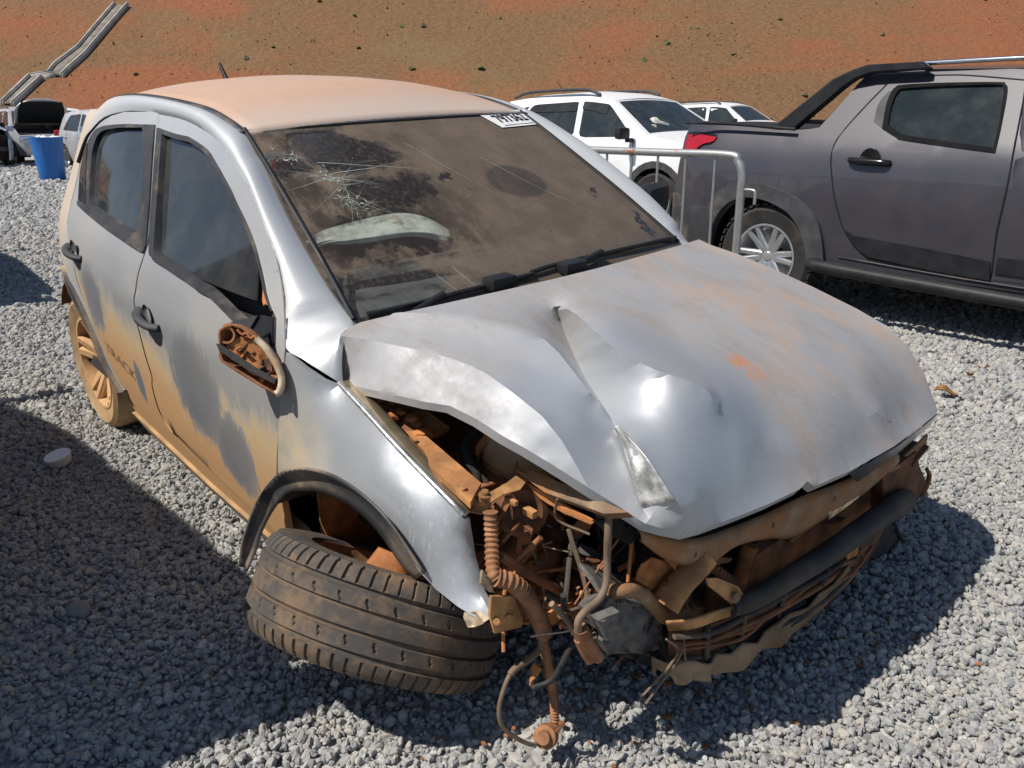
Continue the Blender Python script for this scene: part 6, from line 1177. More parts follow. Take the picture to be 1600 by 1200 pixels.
# ground behind the viewer, so that reflections and shadows have something to fall on
mesh('ground', [tuple(CP + HX * a + HY * b + Vector((0, 0, -.014 - CP.z))) for a, b in ((-60, -70), (-13.9, -70), (-13.9, 70), (-60, 70))], [(0, 1, 2, 3)], M['ground'])['kind'] = 'structure'
rng = np.random.default_rng(11)
def hill_z(a, b):
    w_ = min(1., max(0., a - HB - 1) / 6)
    return HS * (a - HB) + w_ * (.10 * math.sin(a * .25 + b * .12) + .03 * math.sin(a * .8 - b * .5 + 1) + .03 * math.sin(b * 1.3 + a * .3))
v, f = [], []; na_, nb_ = 90, 150
for i in range(na_ + 1):
    for j in range(nb_ + 1):
        a = HB - 1 + 62 * (i / na_) ** 1.2; b = -80 + 160 * j / nb_; p = CP + HX * a + HY * b; v.append((p.x, p.y, hill_z(a, b) - .15))
for i in range(na_):
    for j in range(nb_): f.append((i * (nb_ + 1) + j, (i + 1) * (nb_ + 1) + j, (i + 1) * (nb_ + 1) + j + 1, i * (nb_ + 1) + j + 1))
hl = mesh('hillside', v, f, M['hill']); hl['kind'] = 'structure'
def gn_instances(obj, build):
    g = bpy.data.node_groups.new(obj.name + '_spread', 'GeometryNodeTree')
    g.interface.new_socket('Geometry', in_out='INPUT', socket_type='NodeSocketGeometry'); g.interface.new_socket('Geometry', in_out='OUTPUT', socket_type='NodeSocketGeometry')
    I = g.nodes.new('NodeGroupInput'); O = g.nodes.new('NodeGroupOutput'); L = g.links.new
    kinds = build(g, L); J = g.nodes.new('GeometryNodeJoinGeometry')
    for k in reversed(kinds):
        gi = g.nodes.new('GeometryNodeGeometryToInstance'); L(k, gi.inputs[0]); L(gi.outputs[0], J.inputs[0])
    ip = g.nodes.new('GeometryNodeInstanceOnPoints'); L(I.outputs[0], ip.inputs['Points']); L(J.outputs[0], ip.inputs['Instance']); ip.inputs['Pick Instance'].default_value = True
    for nm_, sock, dt in (('rot', 'Rotation', 'FLOAT_VECTOR'), ('scl', 'Scale', 'FLOAT_VECTOR')):
        na__ = g.nodes.new('GeometryNodeInputNamedAttribute'); na__.data_type = dt; na__.inputs[0].default_value = nm_; L(na__.outputs[0], ip.inputs[sock])
    L(ip.outputs[0], O.inputs[0]); m = obj.modifiers.new('spread', 'NODES'); m.node_group = g
def points_obj(name, pts, rot, scl):
    me = bpy.data.meshes.new(name); me.vertices.add(len(pts)); me.vertices.foreach_set('co', np.asarray(pts, 'f').ravel())
    for n_, a in (('rot', rot), ('scl', scl)):
        at = me.attributes.new(n_, 'FLOAT_VECTOR', 'POINT'); at.data.foreach_set('vector', np.asarray(a, 'f').ravel())
    me.update(); return link(name, me)
def stones(g, L):
    out = []
    for k in range(7):
        ic = g.nodes.new('GeometryNodeMeshIcoSphere'); ic.inputs['Radius'].default_value = 1.0; ic.inputs['Subdivisions'].default_value = 2 if k % 2 else 3
        po = g.nodes.new('GeometryNodeInputPosition'); nz = g.nodes.new('ShaderNodeTexNoise'); nz.noise_dimensions = '4D'; nz.inputs['W'].default_value = k * 3.7; nz.inputs['Scale'].default_value = .85; nz.inputs['Detail'].default_value = 1.5; L(po.outputs[0], nz.inputs['Vector'])
        sb = g.nodes.new('ShaderNodeVectorMath'); sb.operation = 'SUBTRACT'; L(nz.outputs['Color'], sb.inputs[0]); sb.inputs[1].default_value = (.5, .5, .5)
        ml = g.nodes.new('ShaderNodeVectorMath'); ml.operation = 'SCALE'; L(sb.outputs[0], ml.inputs[0]); ml.inputs['Scale'].default_value = 2.1
        # angular chips: snap the bulge to coarse steps
        sn = g.nodes.new('ShaderNodeVectorMath'); sn.operation = 'MULTIPLY'; L(ml.outputs[0], sn.inputs[0]); sn.inputs[1].default_value = (1, .8, .65)
        sp = g.nodes.new('GeometryNodeSetPosition'); L(ic.outputs[0], sp.inputs[0]); L(sn.outputs[0], sp.inputs['Offset'])
        mt = g.nodes.new('GeometryNodeSetMaterial'); mt.inputs['Material'].default_value = M['gravel_stone']; L(sp.outputs[0], mt.inputs[0]); out.append(mt.outputs[0])
    return out
# crushed stone, thick near the viewer and thinning into the drawn ground beyond
cx, cy = CP.x, CP.y; pts = []
def ring(d0, d1, sp_, a0=-46, a1=44):
    n_ = int((d1 ** 2 - d0 ** 2) * math.radians(a1 - a0) / 2 / (sp_ * sp_ * .87))
    d = np.sqrt(rng.uniform(d0 * d0, d1 * d1, n_)); a = np.radians(rng.uniform(a0, a1, n_)); hd = math.atan2(HX.y, HX.x)
    return np.stack([cx + d * np.cos(hd + a), cy + d * np.sin(hd + a), np.full(n_, sp_)], 1)
R_ = [ring(.55, 2.2, .0122, -60, 60), ring(2.2, 4.0, .0138), ring(4.0, 6.5, .021), ring(6.5, 10.0, .031), ring(10, 17, .047, -36, 42), ring(17, 29, .085, 8, 42)]
A_ = np.concatenate(R_)
inv = np.array(CAR_AXES)
n_ = len(A_); hs = A_[:, 2]
zz = rng.uniform(-.008, .004, n_) + rng.normal(0, .003, n_)
zz += .008 * np.sin(A_[:, 0] * 3.1 + 1) * np.sin(A_[:, 1] * 2.7)
size = np.clip(rng.lognormal(0, .32, n_), .42, 2.1) * hs * .58
scl = np.stack([size * rng.uniform(.8, 1.25, n_), size * rng.uniform(.75, 1.1, n_), size * rng.uniform(.55, .9, n_)], 1)
gv = points_obj('gravel', np.stack([A_[:, 0], A_[:, 1], zz], 1), rng.uniform(0, 6.28, (n_, 3)), scl); gv['kind'] = 'stuff'
gn_instances(gv, stones)
# dry grass tufts and green weeds on the slope
def tufts(mat, nb, hgt, wd):
    def b(g, L):
        out = []
        for k in range(2):
            me = bpy.data.meshes.new('tuft'); vv, ff = [], []; rr = random.Random(k + nb)
            for q in range(nb):
                a = rr.uniform(0, 6.28); l = rr.uniform(.15, .6); h = hgt * rr.uniform(.6, 1); s = len(vv); c, d = math.cos(a), math.sin(a)
                vv += [(-d * wd + c * .05, c * wd + d * .05, 0), (d * wd + c * .05, -c * wd + d * .05, 0), (c * (.1 + l), d * (.1 + l), h)]; ff.append((s, s + 1, s + 2))
            gm = g.nodes.new('GeometryNodeMeshCone'); gm.inputs['Vertices'].default_value = 5 + k; gm.inputs['Radius Bottom'].default_value = .55; gm.inputs['Radius Top'].default_value = .12; gm.inputs['Depth'].default_value = hgt
            po = g.nodes.new('GeometryNodeInputPosition'); nz = g.nodes.new('ShaderNodeTexNoise'); nz.inputs['Scale'].default_value = 1.7 + k; L(po.outputs[0], nz.inputs['Vector'])
            sp = g.nodes.new('GeometryNodeSetPosition'); L(gm.outputs[0], sp.inputs[0]); sb = g.nodes.new('ShaderNodeVectorMath'); sb.operation = 'SUBTRACT'; L(nz.outputs['Color'], sb.inputs[0]); sb.inputs[1].default_value = (.5, .5, .4); L(sb.outputs[0], sp.inputs['Offset'])
            mt = g.nodes.new('GeometryNodeSetMaterial'); mt.inputs['Material'].default_value = mat; L(sp.outputs[0], mt.inputs[0]); out.append(mt.outputs[0]); bpy.data.meshes.remove(me)
        return out
    return b
def on_hill(n_, a0, a1, b0, b1, clump=0):
    a = HB + (a1 - a0) * rng.random(n_) ** 1.0 + a0; b = rng.uniform(b0, b1, n_)
    z = np.array([hill_z(p, q) for p, q in zip(a, b)]) - .13
    return np.stack([cx + HX.x * a + HY.x * b, cy + HX.y * a + HY.y * b, z], 1)
n_ = 3500; pts = on_hill(n_, .2, 34, -34, 42); keep = np.sin(pts[:, 0] * .35 + pts[:, 2] * .9) + np.sin(pts[:, 1] * .45 - pts[:, 2] * .6 + 2) + rng.normal(0, .8, n_) > -.5
pts = pts[keep]; n_ = len(pts); s = rng.uniform(.03, .075, n_)
gr = points_obj('dry_grass', pts, np.stack([rng.normal(0, .2, n_), rng.normal(0, .2, n_), rng.uniform(0, 6.28, n_)], 1), np.stack([s * 1.4, s * 1.4, s], 1)); gr['kind'] = 'stuff'; gn_instances(gr, tufts(M['grass_dry'], 5, .9, .1))
n_ = 150; pts = on_hill(n_, .5, 30, -32, 40); s = rng.uniform(.09, .26, n_) * rng.uniform(.6, 1, n_)
wd = points_obj('hill_weeds', pts, np.stack([rng.normal(0, .3, n_), rng.normal(0, .3, n_), rng.uniform(0, 6.28, n_)], 1), np.stack([s * 1.6, s * 1.6, s * .8], 1)); wd['kind'] = 'stuff'; gn_instances(wd, tufts(M['weed'], 7, .8, .1))
# concrete drain running down the slope in two flights
da, db = V3(G['drain_a']), V3(G['drain_b'])
def seat(p):
    q = p - CP; return Vector((p.x, p.y, hill_z(q.dot(HX), q.dot(HY)) - .15))
da = [seat(p) for p in da]; db = [seat(p) for p in db]
dr = thing('drain_channel', 'narrow concrete drainage channel climbing the red slope in two flights', 'drain', tuple(da[0]))
off = Vector(da[0]); LFT = Vector((0, 0, .22))
def seg(A, B, nm):
    A = [q - off + LFT for q in A]; B = [q - off + LFT for q in B]
    fl = strip(nm + 'floor', [q - Vector((0, 0, .12)) for q in A], [q - Vector((0, 0, .12)) for q in B], M['concrete_dark'], dr, rows=1, thick=.05, smoothed=False)
    for E_, s in ((A, 1), (B, -1)):
        O_ = [q + (B[i] - A[i]).normalized() * (-.10 * s) for i, q in enumerate(E_)]
        strip('rim', E_, O_, M['concrete'], dr, rows=1, thick=.06, smoothed=False); strip('side_wall', E_, [q - Vector((0, 0, .3)) for q in E_], M['concrete'], dr, rows=1, thick=.06, smoothed=False)
        strip('outer_wall', O_, [q - Vector((0, 0, .4)) for q in O_], M['concrete'], dr, rows=1, thick=.04, smoothed=False)
seg(da[:2], db[:2], ''); seg(da[2:], db[2:], '')
seg([da[1], da[2] + Vector((0, 0, .0))], [db[1] + (da[1] - db[1]) * .35, db[2] + (da[2] - db[2]) * .6], 'landing_')

# ------------------------------------------------------------------ vehicles round about
def arch_cut(cx_, cz_, r, z0, n=12): 
    a = math.asin((z0 - cz_) / r); return [(cx_ + r * math.cos(t), cz_ + r * math.sin(t)) for t in np.linspace(math.pi - a, a, n)]
def arch_cut_rev(cx_, cz_, r, z0, n=12): return arch_cut(cx_, cz_, r, z0, n)[::-1]
def loft_skin(name, outline, Sf, mat, parent, crown=.025, nx=8, sharp=35):
    v, f = [], []
    for x, z in outline:
        s = Sf(x, z)
        for j in range(nx + 1):
            t = -1 + 2 * j / nx; v.append((x, t * s, z + crown * (1 - t * t)))
    for i in range(len(outline) - 1):
        for j in range(nx): f.append((i * (nx + 1) + j, i * (nx + 1) + j + 1, (i + 1) * (nx + 1) + j + 1, (i + 1) * (nx + 1) + j))
    return mesh(name, v, f, mat, parent, sharp=sharp)
def quad_skin(name, a, b, Sf, mat, parent, lift=.006, inset=.06, crown=.025, trim=.04):
    (x0, z0), (x1, z1) = a, b; v, f = [], []; d = Vector((z1 - z0, 0, -(x1 - x0))).normalized(); d = -d if d.z < 0 else d
    for i in range(7):
        u = trim + (1 - 2 * trim) * i / 6; x = x0 + (x1 - x0) * u; z = z0 + (z1 - z0) * u; s = Sf(x, z) - inset
        for j in range(9):
            t = -1 + j / 4; v.append(Vector((x, t * s, z + crown * (1 - t * t))) + d * lift)
    for i in range(6):
        for j in range(8): f.append((i * 9 + j, i * 9 + j + 1, (i + 1) * 9 + j + 1, (i + 1) * 9 + j))
    return mesh(name, v, f, mat, parent)
def rounded(poly, r=.3):
    out = []; n = len(poly)
    for i in range(n):
        p, a, b = (Vector(poly[k % n]) for k in (i, i - 1, i + 1)); 
        for t in (0, .5, 1):
            u = p + (a - p) * r * .5; w_ = p + (b - p) * r * .5; out.append(tuple(u.lerp(p, t).lerp(p.lerp(w_, t), t)))
    return out
def road_car(name, label, cat, loc, rz, pm, L=4.1, Wd=1.74, H=1.55, group=None, suv=False, rails=False, hood=None, glass='car_glass', front='whole', visors=False, rim='alloy', rack=False):
    root = thing(name, label, cat, loc, rz, group)
    hw = Wd / 2; zb = .93 if not suv else 1.02; gc = .22 if not suv else .28; R = .31 if not suv else .34
    xf, xr = L / 2 - .80, -L / 2 + .72
    hz = zb + .02
    out = [(L / 2 - .05, gc), (L / 2, .42), (L / 2 - .01, .58), (L / 2 - .06, .74), (L / 2 - .16, .84), (L / 2 - .45, hz - .02), (L / 2 - .75, hz + .02), (L / 2 - 1.0, hz + .06), (L / 2 - 1.68, H - .10), (L / 2 - 1.95, H - .03), (L / 2 - 2.4, H), (-L / 2 + .95, H - .02), (-L / 2 + .45, H - .08), (-L / 2 + .10, zb + .10), (-L / 2 + .04, zb - .08), (-L / 2, .62), (-L / 2, .45), (-L / 2 + .08, gc + .05)]
    def Sf(x, z):
        s = np.interp(z, (gc, .40, .70, zb - .05, zb + .05, H - .12, H), (hw - .06, hw - .01, hw, hw - .02, hw - .06, hw - .22, hw - .33))
        return float(s - .16 * max(0, (abs(x) - (L / 2 - .55)) / .55) ** 2)
    bot = arch_cut(xr, R - .0, R + .06, gc + .02 if gc + .02 > R - .2 else gc, 14)
    poly = out + [(xr - R - .07, gc)] + [(xr + (R + .06) * math.cos(t), R + (R + .06) * math.sin(t)) for t in np.linspace(math.pi, 0, 14)] + [(xr + R + .07, gc), (xf - R - .07, gc)] + [(xf + (R + .06) * math.cos(t), R + (R + .06) * math.sin(t)) for t in np.linspace(math.pi, 0, 14)] + [(xf + R + .07, gc)]
    P = M[pm]; body = None
    for s in (-1, 1):
        b = panel('body_side', poly, Sf, s, P, root, sp=.16, fold=.03)
        zt = H - .13; w1 = [(L / 2 - 1.22, zb + .06), (L / 2 - 1.72, zt - .01), (L / 2 - 2.0, zt + .02), (-.12, zt + .03), (-.06, zb + .04)]
        w2 = [(-.16, zb + .04), (-.22, zt + .03), (-L / 2 + 1.0, zt), (-L / 2 + .78, zb + .22), (-L / 2 + .70, zb + .07)]
        w3 = [(-L / 2 + .66, zb + .08), (-L / 2 + .72, zb + .24), (-L / 2 + .92, zt - .02), (-L / 2 + .66, zt - .06), (-L / 2 + .45, zb + .12)]
        for w_ in ((w1, w2, w3) if suv else (w1, w2)): panel('window', rounded(w_, .25), Sf, s, M[glass], b, off=.004, fold=.004, sp=.2)
        if visors:
            for w_ in (w1, w2): panel('rain_visor', rounded([w_[1], w_[2], (w_[3][0], w_[3][1]), (w_[3][0], w_[3][1] - .09), (w_[2][0], w_[2][1] - .10), (w_[1][0], w_[1][1] - .12)], .2), Sf, s, M['black_plastic'], b, off=.012, fold=.004, sp=.2)
        for xg in (L / 2 - 1.18, -.11, -L / 2 + 1.02): tube('door_gap', [(xg, s * (Sf(xg, z) + .001), z) for z in np.linspace(gc + .18, zb, 6)], .004, M['black_plastic'], b, seg=4, n=1)
        for xg in (.05, -1.02): box('door_handle', (xg, s * (hw + .008), zb - .10), (.16, .03, .025), P, b, bev=.008)
        mr_ = box('door_mirror', (L / 2 - 1.22, s * (hw + .12), zb + .10), (.10, .20, .14), M['black_plastic' if suv else pm], root, bev=.04); box('mirror_arm', (L / 2 - 1.20, s * (hw + .01), zb + .02), (.06, .10, .05), M['black_plastic'], mr_, bev=.01)
        if suv:
            strip('cladding', [(x, s * (Sf(x, .46) + .006), .46) for x in np.linspace(xr + R + .09, xf - R - .09, 6)], [(x, s * (Sf(x, gc) + .004), gc) for x in np.linspace(xr + R + .09, xf - R - .09, 6)], M['grey_plastic'], root, rows=2, n=1)
            for xx in (xf, xr): panel('arch_trim', [(xx + (R + .13) * math.cos(t), R + (R + .13) * math.sin(t)) for t in np.linspace(-.05, math.pi + .05, 16)] + [(xx + (R + .05) * math.cos(t), R + (R + .05) * math.sin(t)) for t in np.linspace(math.pi + .05, -.05, 16)], Sf, s, M['grey_plastic'], root, off=.008, fold=.02, sp=.2)
        if rails:
            tube('roof_rail', [(L / 2 - 1.95, s * (hw - .28), H - .02), (L / 2 - 2.25, s * (hw - .27), H + .045), (-L / 2 + .9, s * (hw - .27), H + .035), (-L / 2 + .55, s * (hw - .27), H - .03)], .020, M['grey_plastic'], root, seg=8)
        if front == 'whole': box('headlamp', (L / 2 - .16, s * (hw - .26), .74), (.20, .34, .15), M['chrome'], root, bev=.04)
        box('tail_lamp', (-L / 2 + .09, s * (hw - .10), zb - .04), (.16, .16, .22 if not suv else .28), M['red_lens'], root, bev=.04)
        for xx in (xf, xr): wheel(root, (xx, s * (hw - .11), R), (0, s, 0), R, .20, R * .64, 5, rim=M[rim], pair=True, seg=28)
        box('arch_well', (xf, s * (hw - .2), .42), (R * 2.0, .34, .40), M['interior'], root, bev=0); box('arch_well', (xr, s * (hw - .2), .42), (R * 2.0, .34, .40), M['interior'], root, bev=0)
    i0 = 4 if front != 'whole' or hood else 0; i1 = 7
    if front == 'whole': loft_skin('front_bumper', out[:5], Sf, P, root); box('grille', (L / 2 + .0, 0, .60), (.05, .8, .14), M['black_plastic'], root, bev=.01); box('lower_intake', (L / 2 - .01, 0, .38), (.05, 1.0, .12), M['black_plastic'], root, bev=.01)
    else:
        box('open_front', (L / 2 - .50, 0, .58), (.60, Wd - .35, .50), M['bay_dark'], root, bev=.02); box('front_beam', (L / 2 - .10, 0, .52), (.08, Wd - .4, .12), M['black_dusty'], root, bev=.01)
        for k in range(5): tube('loose_hose', [(L / 2 - .2, -.5 + .25 * k, .7), (L / 2 - .1, -.45 + .22 * k, .45), (L / 2 - .15, -.5 + .25 * k, .3)], .02, M['black_dusty'], root, seg=6)
    if hood is None: loft_skin('bonnet', out[4:8], Sf, P, root)
    else:
        box('engine_bay', (L / 2 - .55, 0, .80), (.75, Wd - .3, .16), M['bay_dark'], root, bev=.02)
        hx, hz0 = L / 2 - 1.0, hz + .06; hl_ = .92; hh = .70; th = math.radians(hood); v = []; f = []
        for i in range(9):
            u = i / 8; xx = hx + math.cos(th) * hl_ * u; zz_ = hz0 + math.sin(th) * hl_ * u; wv = hh * (1 if u < .55 else math.sqrt(max(0, 1 - ((u - .55) / .47) ** 2)) * .75 + .25)
            for j in range(11):
                t = -1 + j / 5; v.append((xx - .03 * (1 - t * t), t * wv, zz_ + .05 * (1 - t * t) * u))
        for i in range(8):
            for j in range(10): f.append((i * 11 + j, i * 11 + j + 1, (i + 1) * 11 + j + 1, (i + 1) * 11 + j))
        hb_ = mesh('open_bonnet', v, f, P, root); hm = hb_.modifiers.new('thickness', 'SOLIDIFY'); hm.thickness = .03
        ih = math.cos(th), math.sin(th)
        v2 = [(hx + ih[0] * hl_ * u + .028 + .012, t * .62 * (1 if u < .6 else 1.25 - .42 * u), hz0 + ih[1] * hl_ * u + .02) for u in np.linspace(.06, .92, 7) for t in np.linspace(-1, 1, 9)]
        mesh('bonnet_lining', v2, [(i * 9 + j, i * 9 + j + 1, (i + 1) * 9 + j + 1, (i + 1) * 9 + j) for i in range(6) for j in range(8)], M['black_plastic'], hb_)
        tube('bonnet_stay', [(hx + .6, .5, .85), (hx + ih[0] * .5, .45, hz0 + ih[1] * .5)], .008, M['black_plastic'], root, seg=6, n=1)
    loft_skin('pillars', out[7:9], Sf, P, root); loft_skin('roof', out[8:13], Sf, P, root, crown=.035); loft_skin('tailgate', out[12:], Sf, P, root)
    quad_skin('windscreen', out[7], out[8], Sf, M[glass], root, inset=.075); quad_skin('rear_window', out[12], out[13], Sf, M[glass], root, inset=.12, trim=.1)
    box('cabin', (-.25, 0, .62), (2.4, Wd - .25, .7), M['interior'], root, bev=.02)
    tube('aerial', [(-L / 2 + .9, 0, H + .03), (-L / 2 + .78, 0, H + .18)], .006, M['black_plastic'], root, seg=5, n=1)
    return root

# dark grey pickup at the right
PYC = 4.32
pk = thing('pickup_truck', 'graphite grey double-cab pickup with black sports bar and muddy tyres, standing behind the barrier', 'pickup truck', (0, PYC, 0))
def Sp(x, z):
    s = .92 - float(np.interp(z, (.2, .35, .6, .80, .95, 1.06, 1.1, 1.3, 1.5, 1.6), (.05, .015, .004, .0, .012, .034, .05, .16, .27, .34)))
    return s - .20 * max(0, (abs(x + .12) - 2.05) / .60) ** 2
hubx = -1.74; fhub = 1.25
bt_ = P2('pk_bedtop'); cpil = P2('pk_cpillar')
pout = [(-2.62, .40), (-2.63, .60), (-2.60, .74), (-2.57, .95), (-2.575, 1.14), (-2.56, 1.235)] + [q for q in bt_[1:] if q[0] > -2.5] + cpil[1:-1]
arc = lambda c, n=18, r=.44, rz_=.43, z0=.36: [(c + r * math.cos(t), z0 + rz_ * math.sin(t)) for t in np.linspace(0, math.pi, n)]
bedp = pout + [(-.40, 1.53), (.25, 1.545), (.62, 1.50), (1.30, 1.12), (2.05, 1.03), (2.22, .90), (2.28, .60), (2.22, .34)] + [(fhub + .46, .34)] + arc(fhub) + [(fhub - .46, .34), (hubx + .46, .36)] + arc(hubx) + [(hubx - .46, .40)]
door = P2('pk_door'); win = P2('pk_window'); glz = P2('pk_glass')
for s in (-1, 1):
    b = panel('body_side', bedp, Sp, s, M['paint_grey'], pk, sp=.09, holes=[win], fold=.03)
    panel('rear_door', door, lambda x, z: Sp(x, z) + .003, s, M['paint_grey'], pk, sp=.08, holes=[win], fold=.004)
    fdoor = [(-.275, .40), (-.285, .60), (-.28, 1.03), (-.36, 1.45), (-.30, 1.50), (.25, 1.51), (.56, 1.46), (1.02, 1.16), (1.0, .80), (.78, .62), (.74, .40)]
    panel('front_door', fdoor, lambda x, z: Sp(x, z) + .003, s, M['paint_grey'], pk, sp=.1, fold=.004)
    panel('window', rounded([(-.23, 1.05), (-.30, 1.42), (.22, 1.44), (.48, 1.40), (.86, 1.12)], .2), Sp, s, M['car_glass'], pk, off=.007, fold=.003, sp=.2)
    tube('door_gap', [(x, s * (Sp(x, z) + .004), z) for x, z in door], .0045, M['black_plastic'], b, seg=5, n=1)
    panel('window_trim', win, Sp, s, M['matte_black'], pk, off=.008, holes=[glz], fold=.02, sp=.2); panel('window', glz, Sp, s, M['car_glass'], pk, off=-.010, fold=.003, sp=.1)
    panel('pillar_trim', P2('pk_trim'), Sp, s, M['grey_plastic'], pk, off=.006, fold=.004, sp=.2)
    fo, fi = P2('pk_flare_out'), P2('pk_flare_in')
    panel('wheel_arch_trim', fo + fi[::-1], Sp, s, M['grey_plastic'], pk, off=.030, fold=.05, sp=.1)
    panel('wheel_arch_trim', [(fhub + .53 * math.cos(t), .36 + .52 * math.sin(t)) for t in np.linspace(0, math.pi, 16)] + [(fhub + .44 * math.cos(t), .36 + .43 * math.sin(t)) for t in np.linspace(math.pi, 0, 16)], Sp, s, M['grey_plastic'], pk, off=.03, fold=.05, sp=.1)
    panel('door_cladding', P2('pk_clad'), Sp, s, M['black_plastic'], pk, off=.014, fold=.02, sp=.1)
    panel('door_cladding', [(-.27, .44), (-.27, .53), (.60, .53), (.72, .47), (.72, .43)], Sp, s, M['black_plastic'], pk, off=.014, fold=.02, sp=.1)
    panel('sill_cover', [(-1.24, .30), (-1.24, .43), (-1.0, .405), (.78, .36), (.78, .28)], Sp, s, M['grey_plastic'], pk, off=-.02, fold=.05, sp=.2)
    strip('sill_line', [(-1.20, s * .912, .425), (-.3, s * .912, .385), (.7, s * .912, .37)], [(-1.20, s * .912, .415), (-.3, s * .912, .375), (.7, s * .912, .36)], M['trim_dusty'], pk, rows=1, thick=.004)
    rb_ = tube('side_step', [(-1.32, s * .93, .36), (-1.25, s * .985, .355), (-.1, s * .985, .31), (.62, s * .985, .30), (.72, s * .93, .30)], .042, M['black_plastic'], pk, seg=14)
    for xx in (-1.0, -.1, .5): tube('step_bracket', [(xx, s * .985, .31), (xx, s * .75, .33)], .02, M['rust_dark'], rb_, seg=6, n=1)
    hx = -1.08; yy = s * (Sp(hx, 1.03) + .003)
    lathe('handle_cup', [(0, .001), (.05, .002), (.062, .004), (.066, .001)], (hx, yy, 1.035), (0, s, 0), M['black_gloss'], pk, seg=20, mod=lambda r, h, a, i: (r, h))
    tube('door_handle', [(hx - .12, yy + s * .004, 1.028), (hx - .10, yy + s * .03, 1.026), (hx, yy + s * .036, 1.022), (hx + .10, yy + s * .03, 1.018), (hx + .125, yy + s * .004, 1.016)], .019, M['black_gloss'], pk, seg=10)
    tube('door_handle', [(-.20, yy + s * .03, .99), (-.05, yy + s * .036, .985), (.02, yy + s * .004, .98)], .019, M['black_gloss'], pk, seg=10)
    panel('tail_lamp', P2('pk_lamp'), Sp, s, M['red_lens'], pk, off=.012, fold=.05, sp=.2); panel('lamp_edge', [(x - .008, z + (.016 if z > 1.12 else -.014)) for x, z in P2('pk_lamp')], Sp, s, M['black_gloss'], pk, off=.004, fold=.04, sp=.2)
    panel('bumper_corner', [(-2.60, .735), (-2.55, .74), (-2.44, .68), (-2.24, .655), (-2.17, .66), (-2.17, .44), (-2.25, .36), (-2.60, .36)], lambda x, z: Sp(x, z), s, M['trim_dusty'], pk, off=.02, fold=.05, sp=.1)
    wheel(pk, (hubx, s * .80, .355), (0, s, 0), .355, .235, .222, 6, rim=M['alloy'], tyre=M['rubber'], pair=True, spoke_w=.05, seg=60); wheel(pk, (fhub, s * .80, .355), (0, s, 0), .355, .235, .222, 6, rim=M['alloy'], pair=True, spoke_w=.05, seg=40)
    box('mud_flap', (hubx - .47, s * .68, .42), (.03, .40, .46), M['black_plastic'], pk, bev=.005)
    for xx in (hubx, fhub): box('arch_well', (xx, s * .60, .58), (.84, .26, .46), M['interior'], pk, bev=0)
    # sports bar leg and roof rail
    pb = [(x, 0, z) for x, _, z in G['pk_bar']]
    br = plate('sports_bar', [(x, s * .72, z) for x, _, z in pb], M['black_plastic'], pk, .07, n=(0, s, 0)); br.modifiers.new('soft', 'BEVEL').width = .012
    tube('roof_rail', [(-.95, s * .64, 1.585), (-.4, s * .645, 1.588), (.2, s * .645, 1.583), (.4, s * .62, 1.55)], .014, M['chrome'], pk, seg=8)
    mm = box('door_mirror', (.78, s * 1.02, 1.15), (.11, .22, .17), M['black_gloss'], pk, bev=.04)
    # treads of the all-terrain tyre
def grip(parent, c, R, W_, n, mat):
    v, f = [], []
    for k in range(n):
        a = 2 * math.pi * k / n
        for row, (y0, y1, sh) in enumerate(((-.48, -.18, 0), (-.13, .13, .5), (.18, .48, 0))):
            a0 = a + sh * 2 * math.pi / n; a1 = a0 + 2 * math.pi / n * .62; s_ = len(v)
            for rr_ in (R - .004, R + .010):
                for yy_, aa in ((y0, a0), (y1, a0 + .02), (y1, a1 + .02), (y0, a1)): v.append((c[0] + rr_ * math.cos(aa), c[1] + yy_ * W_, c[2] + rr_ * math.sin(aa)))
            f += [tuple(s_ + i for i in t) for t in ((4, 5, 6, 7), (0, 1, 5, 4), (1, 2, 6, 5), (2, 3, 7, 6), (3, 0, 4, 7))]
    mesh('tyre_tread', v, f, mat, parent, smooth=False)['kind'] = 'stuff'
grip(pk, (hubx, -.80, .355), .355, .235, 40, M['rubber']); grip(pk, (hubx, .80, .355), .355, .235, 40, M['rubber'])
top = [(.62, 1.50), (.25, 1.545), (-.40, 1.535), (-.9, 1.55), (-1.20, 1.54), (-1.29, 1.525)]
loft_skin('roof', top[::-1], Sp, M['paint_grey'], pk, crown=.04); loft_skin('cab_back', [(-1.29, 1.525), (-1.42, 1.32), (-1.50, 1.20)][::-1], Sp, M['paint_grey'], pk)
loft_skin('tonneau_cover', [(-1.50, 1.195), (-2.0, 1.20), (-2.54, 1.225)], lambda x, z: Sp(x, z) - .05, M['black_plastic'], pk, crown=.02); loft_skin('tailgate', [(-2.56, 1.235), (-2.575, 1.14), (-2.57, .95), (-2.60, .74)], Sp, M['paint_grey'], pk, crown=0); loft_skin('rear_bumper', [(-2.62, .74), (-2.66, .60), (-2.63, .38)], Sp, M['trim_dusty'], pk, crown=0)
loft_skin('bonnet', [(2.22, .90), (2.05, 1.03), (1.30, 1.12)], Sp, M['paint_grey'], pk, crown=.04); loft_skin('windscreen', [(1.30, 1.12), (.62, 1.50)], Sp, M['car_glass'], pk, crown=.03); loft_skin('front_bumper', [(2.22, .34), (2.28, .60), (2.22, .90)], Sp, M['black_plastic'], pk, crown=0)
quad_skin('rear_window', (-1.45, 1.27), (-1.31, 1.50), Sp, M['car_glass'], pk, inset=.16); box('cabin', (-.2, 0, .80), (2.3, 1.5, .60), M['interior'], pk, bev=0); box('underbody', (-.1, 0, .40), (4.2, 1.3, .16), M['bay_dark'], pk, bev=0)
for s in (-1, 1): tube('bed_rail', [(-2.50, s * .86, 1.245), (-2.1, s * .86, 1.235), (-1.62, s * .86, 1.205)], .012, M['black_plastic'], pk, seg=6)
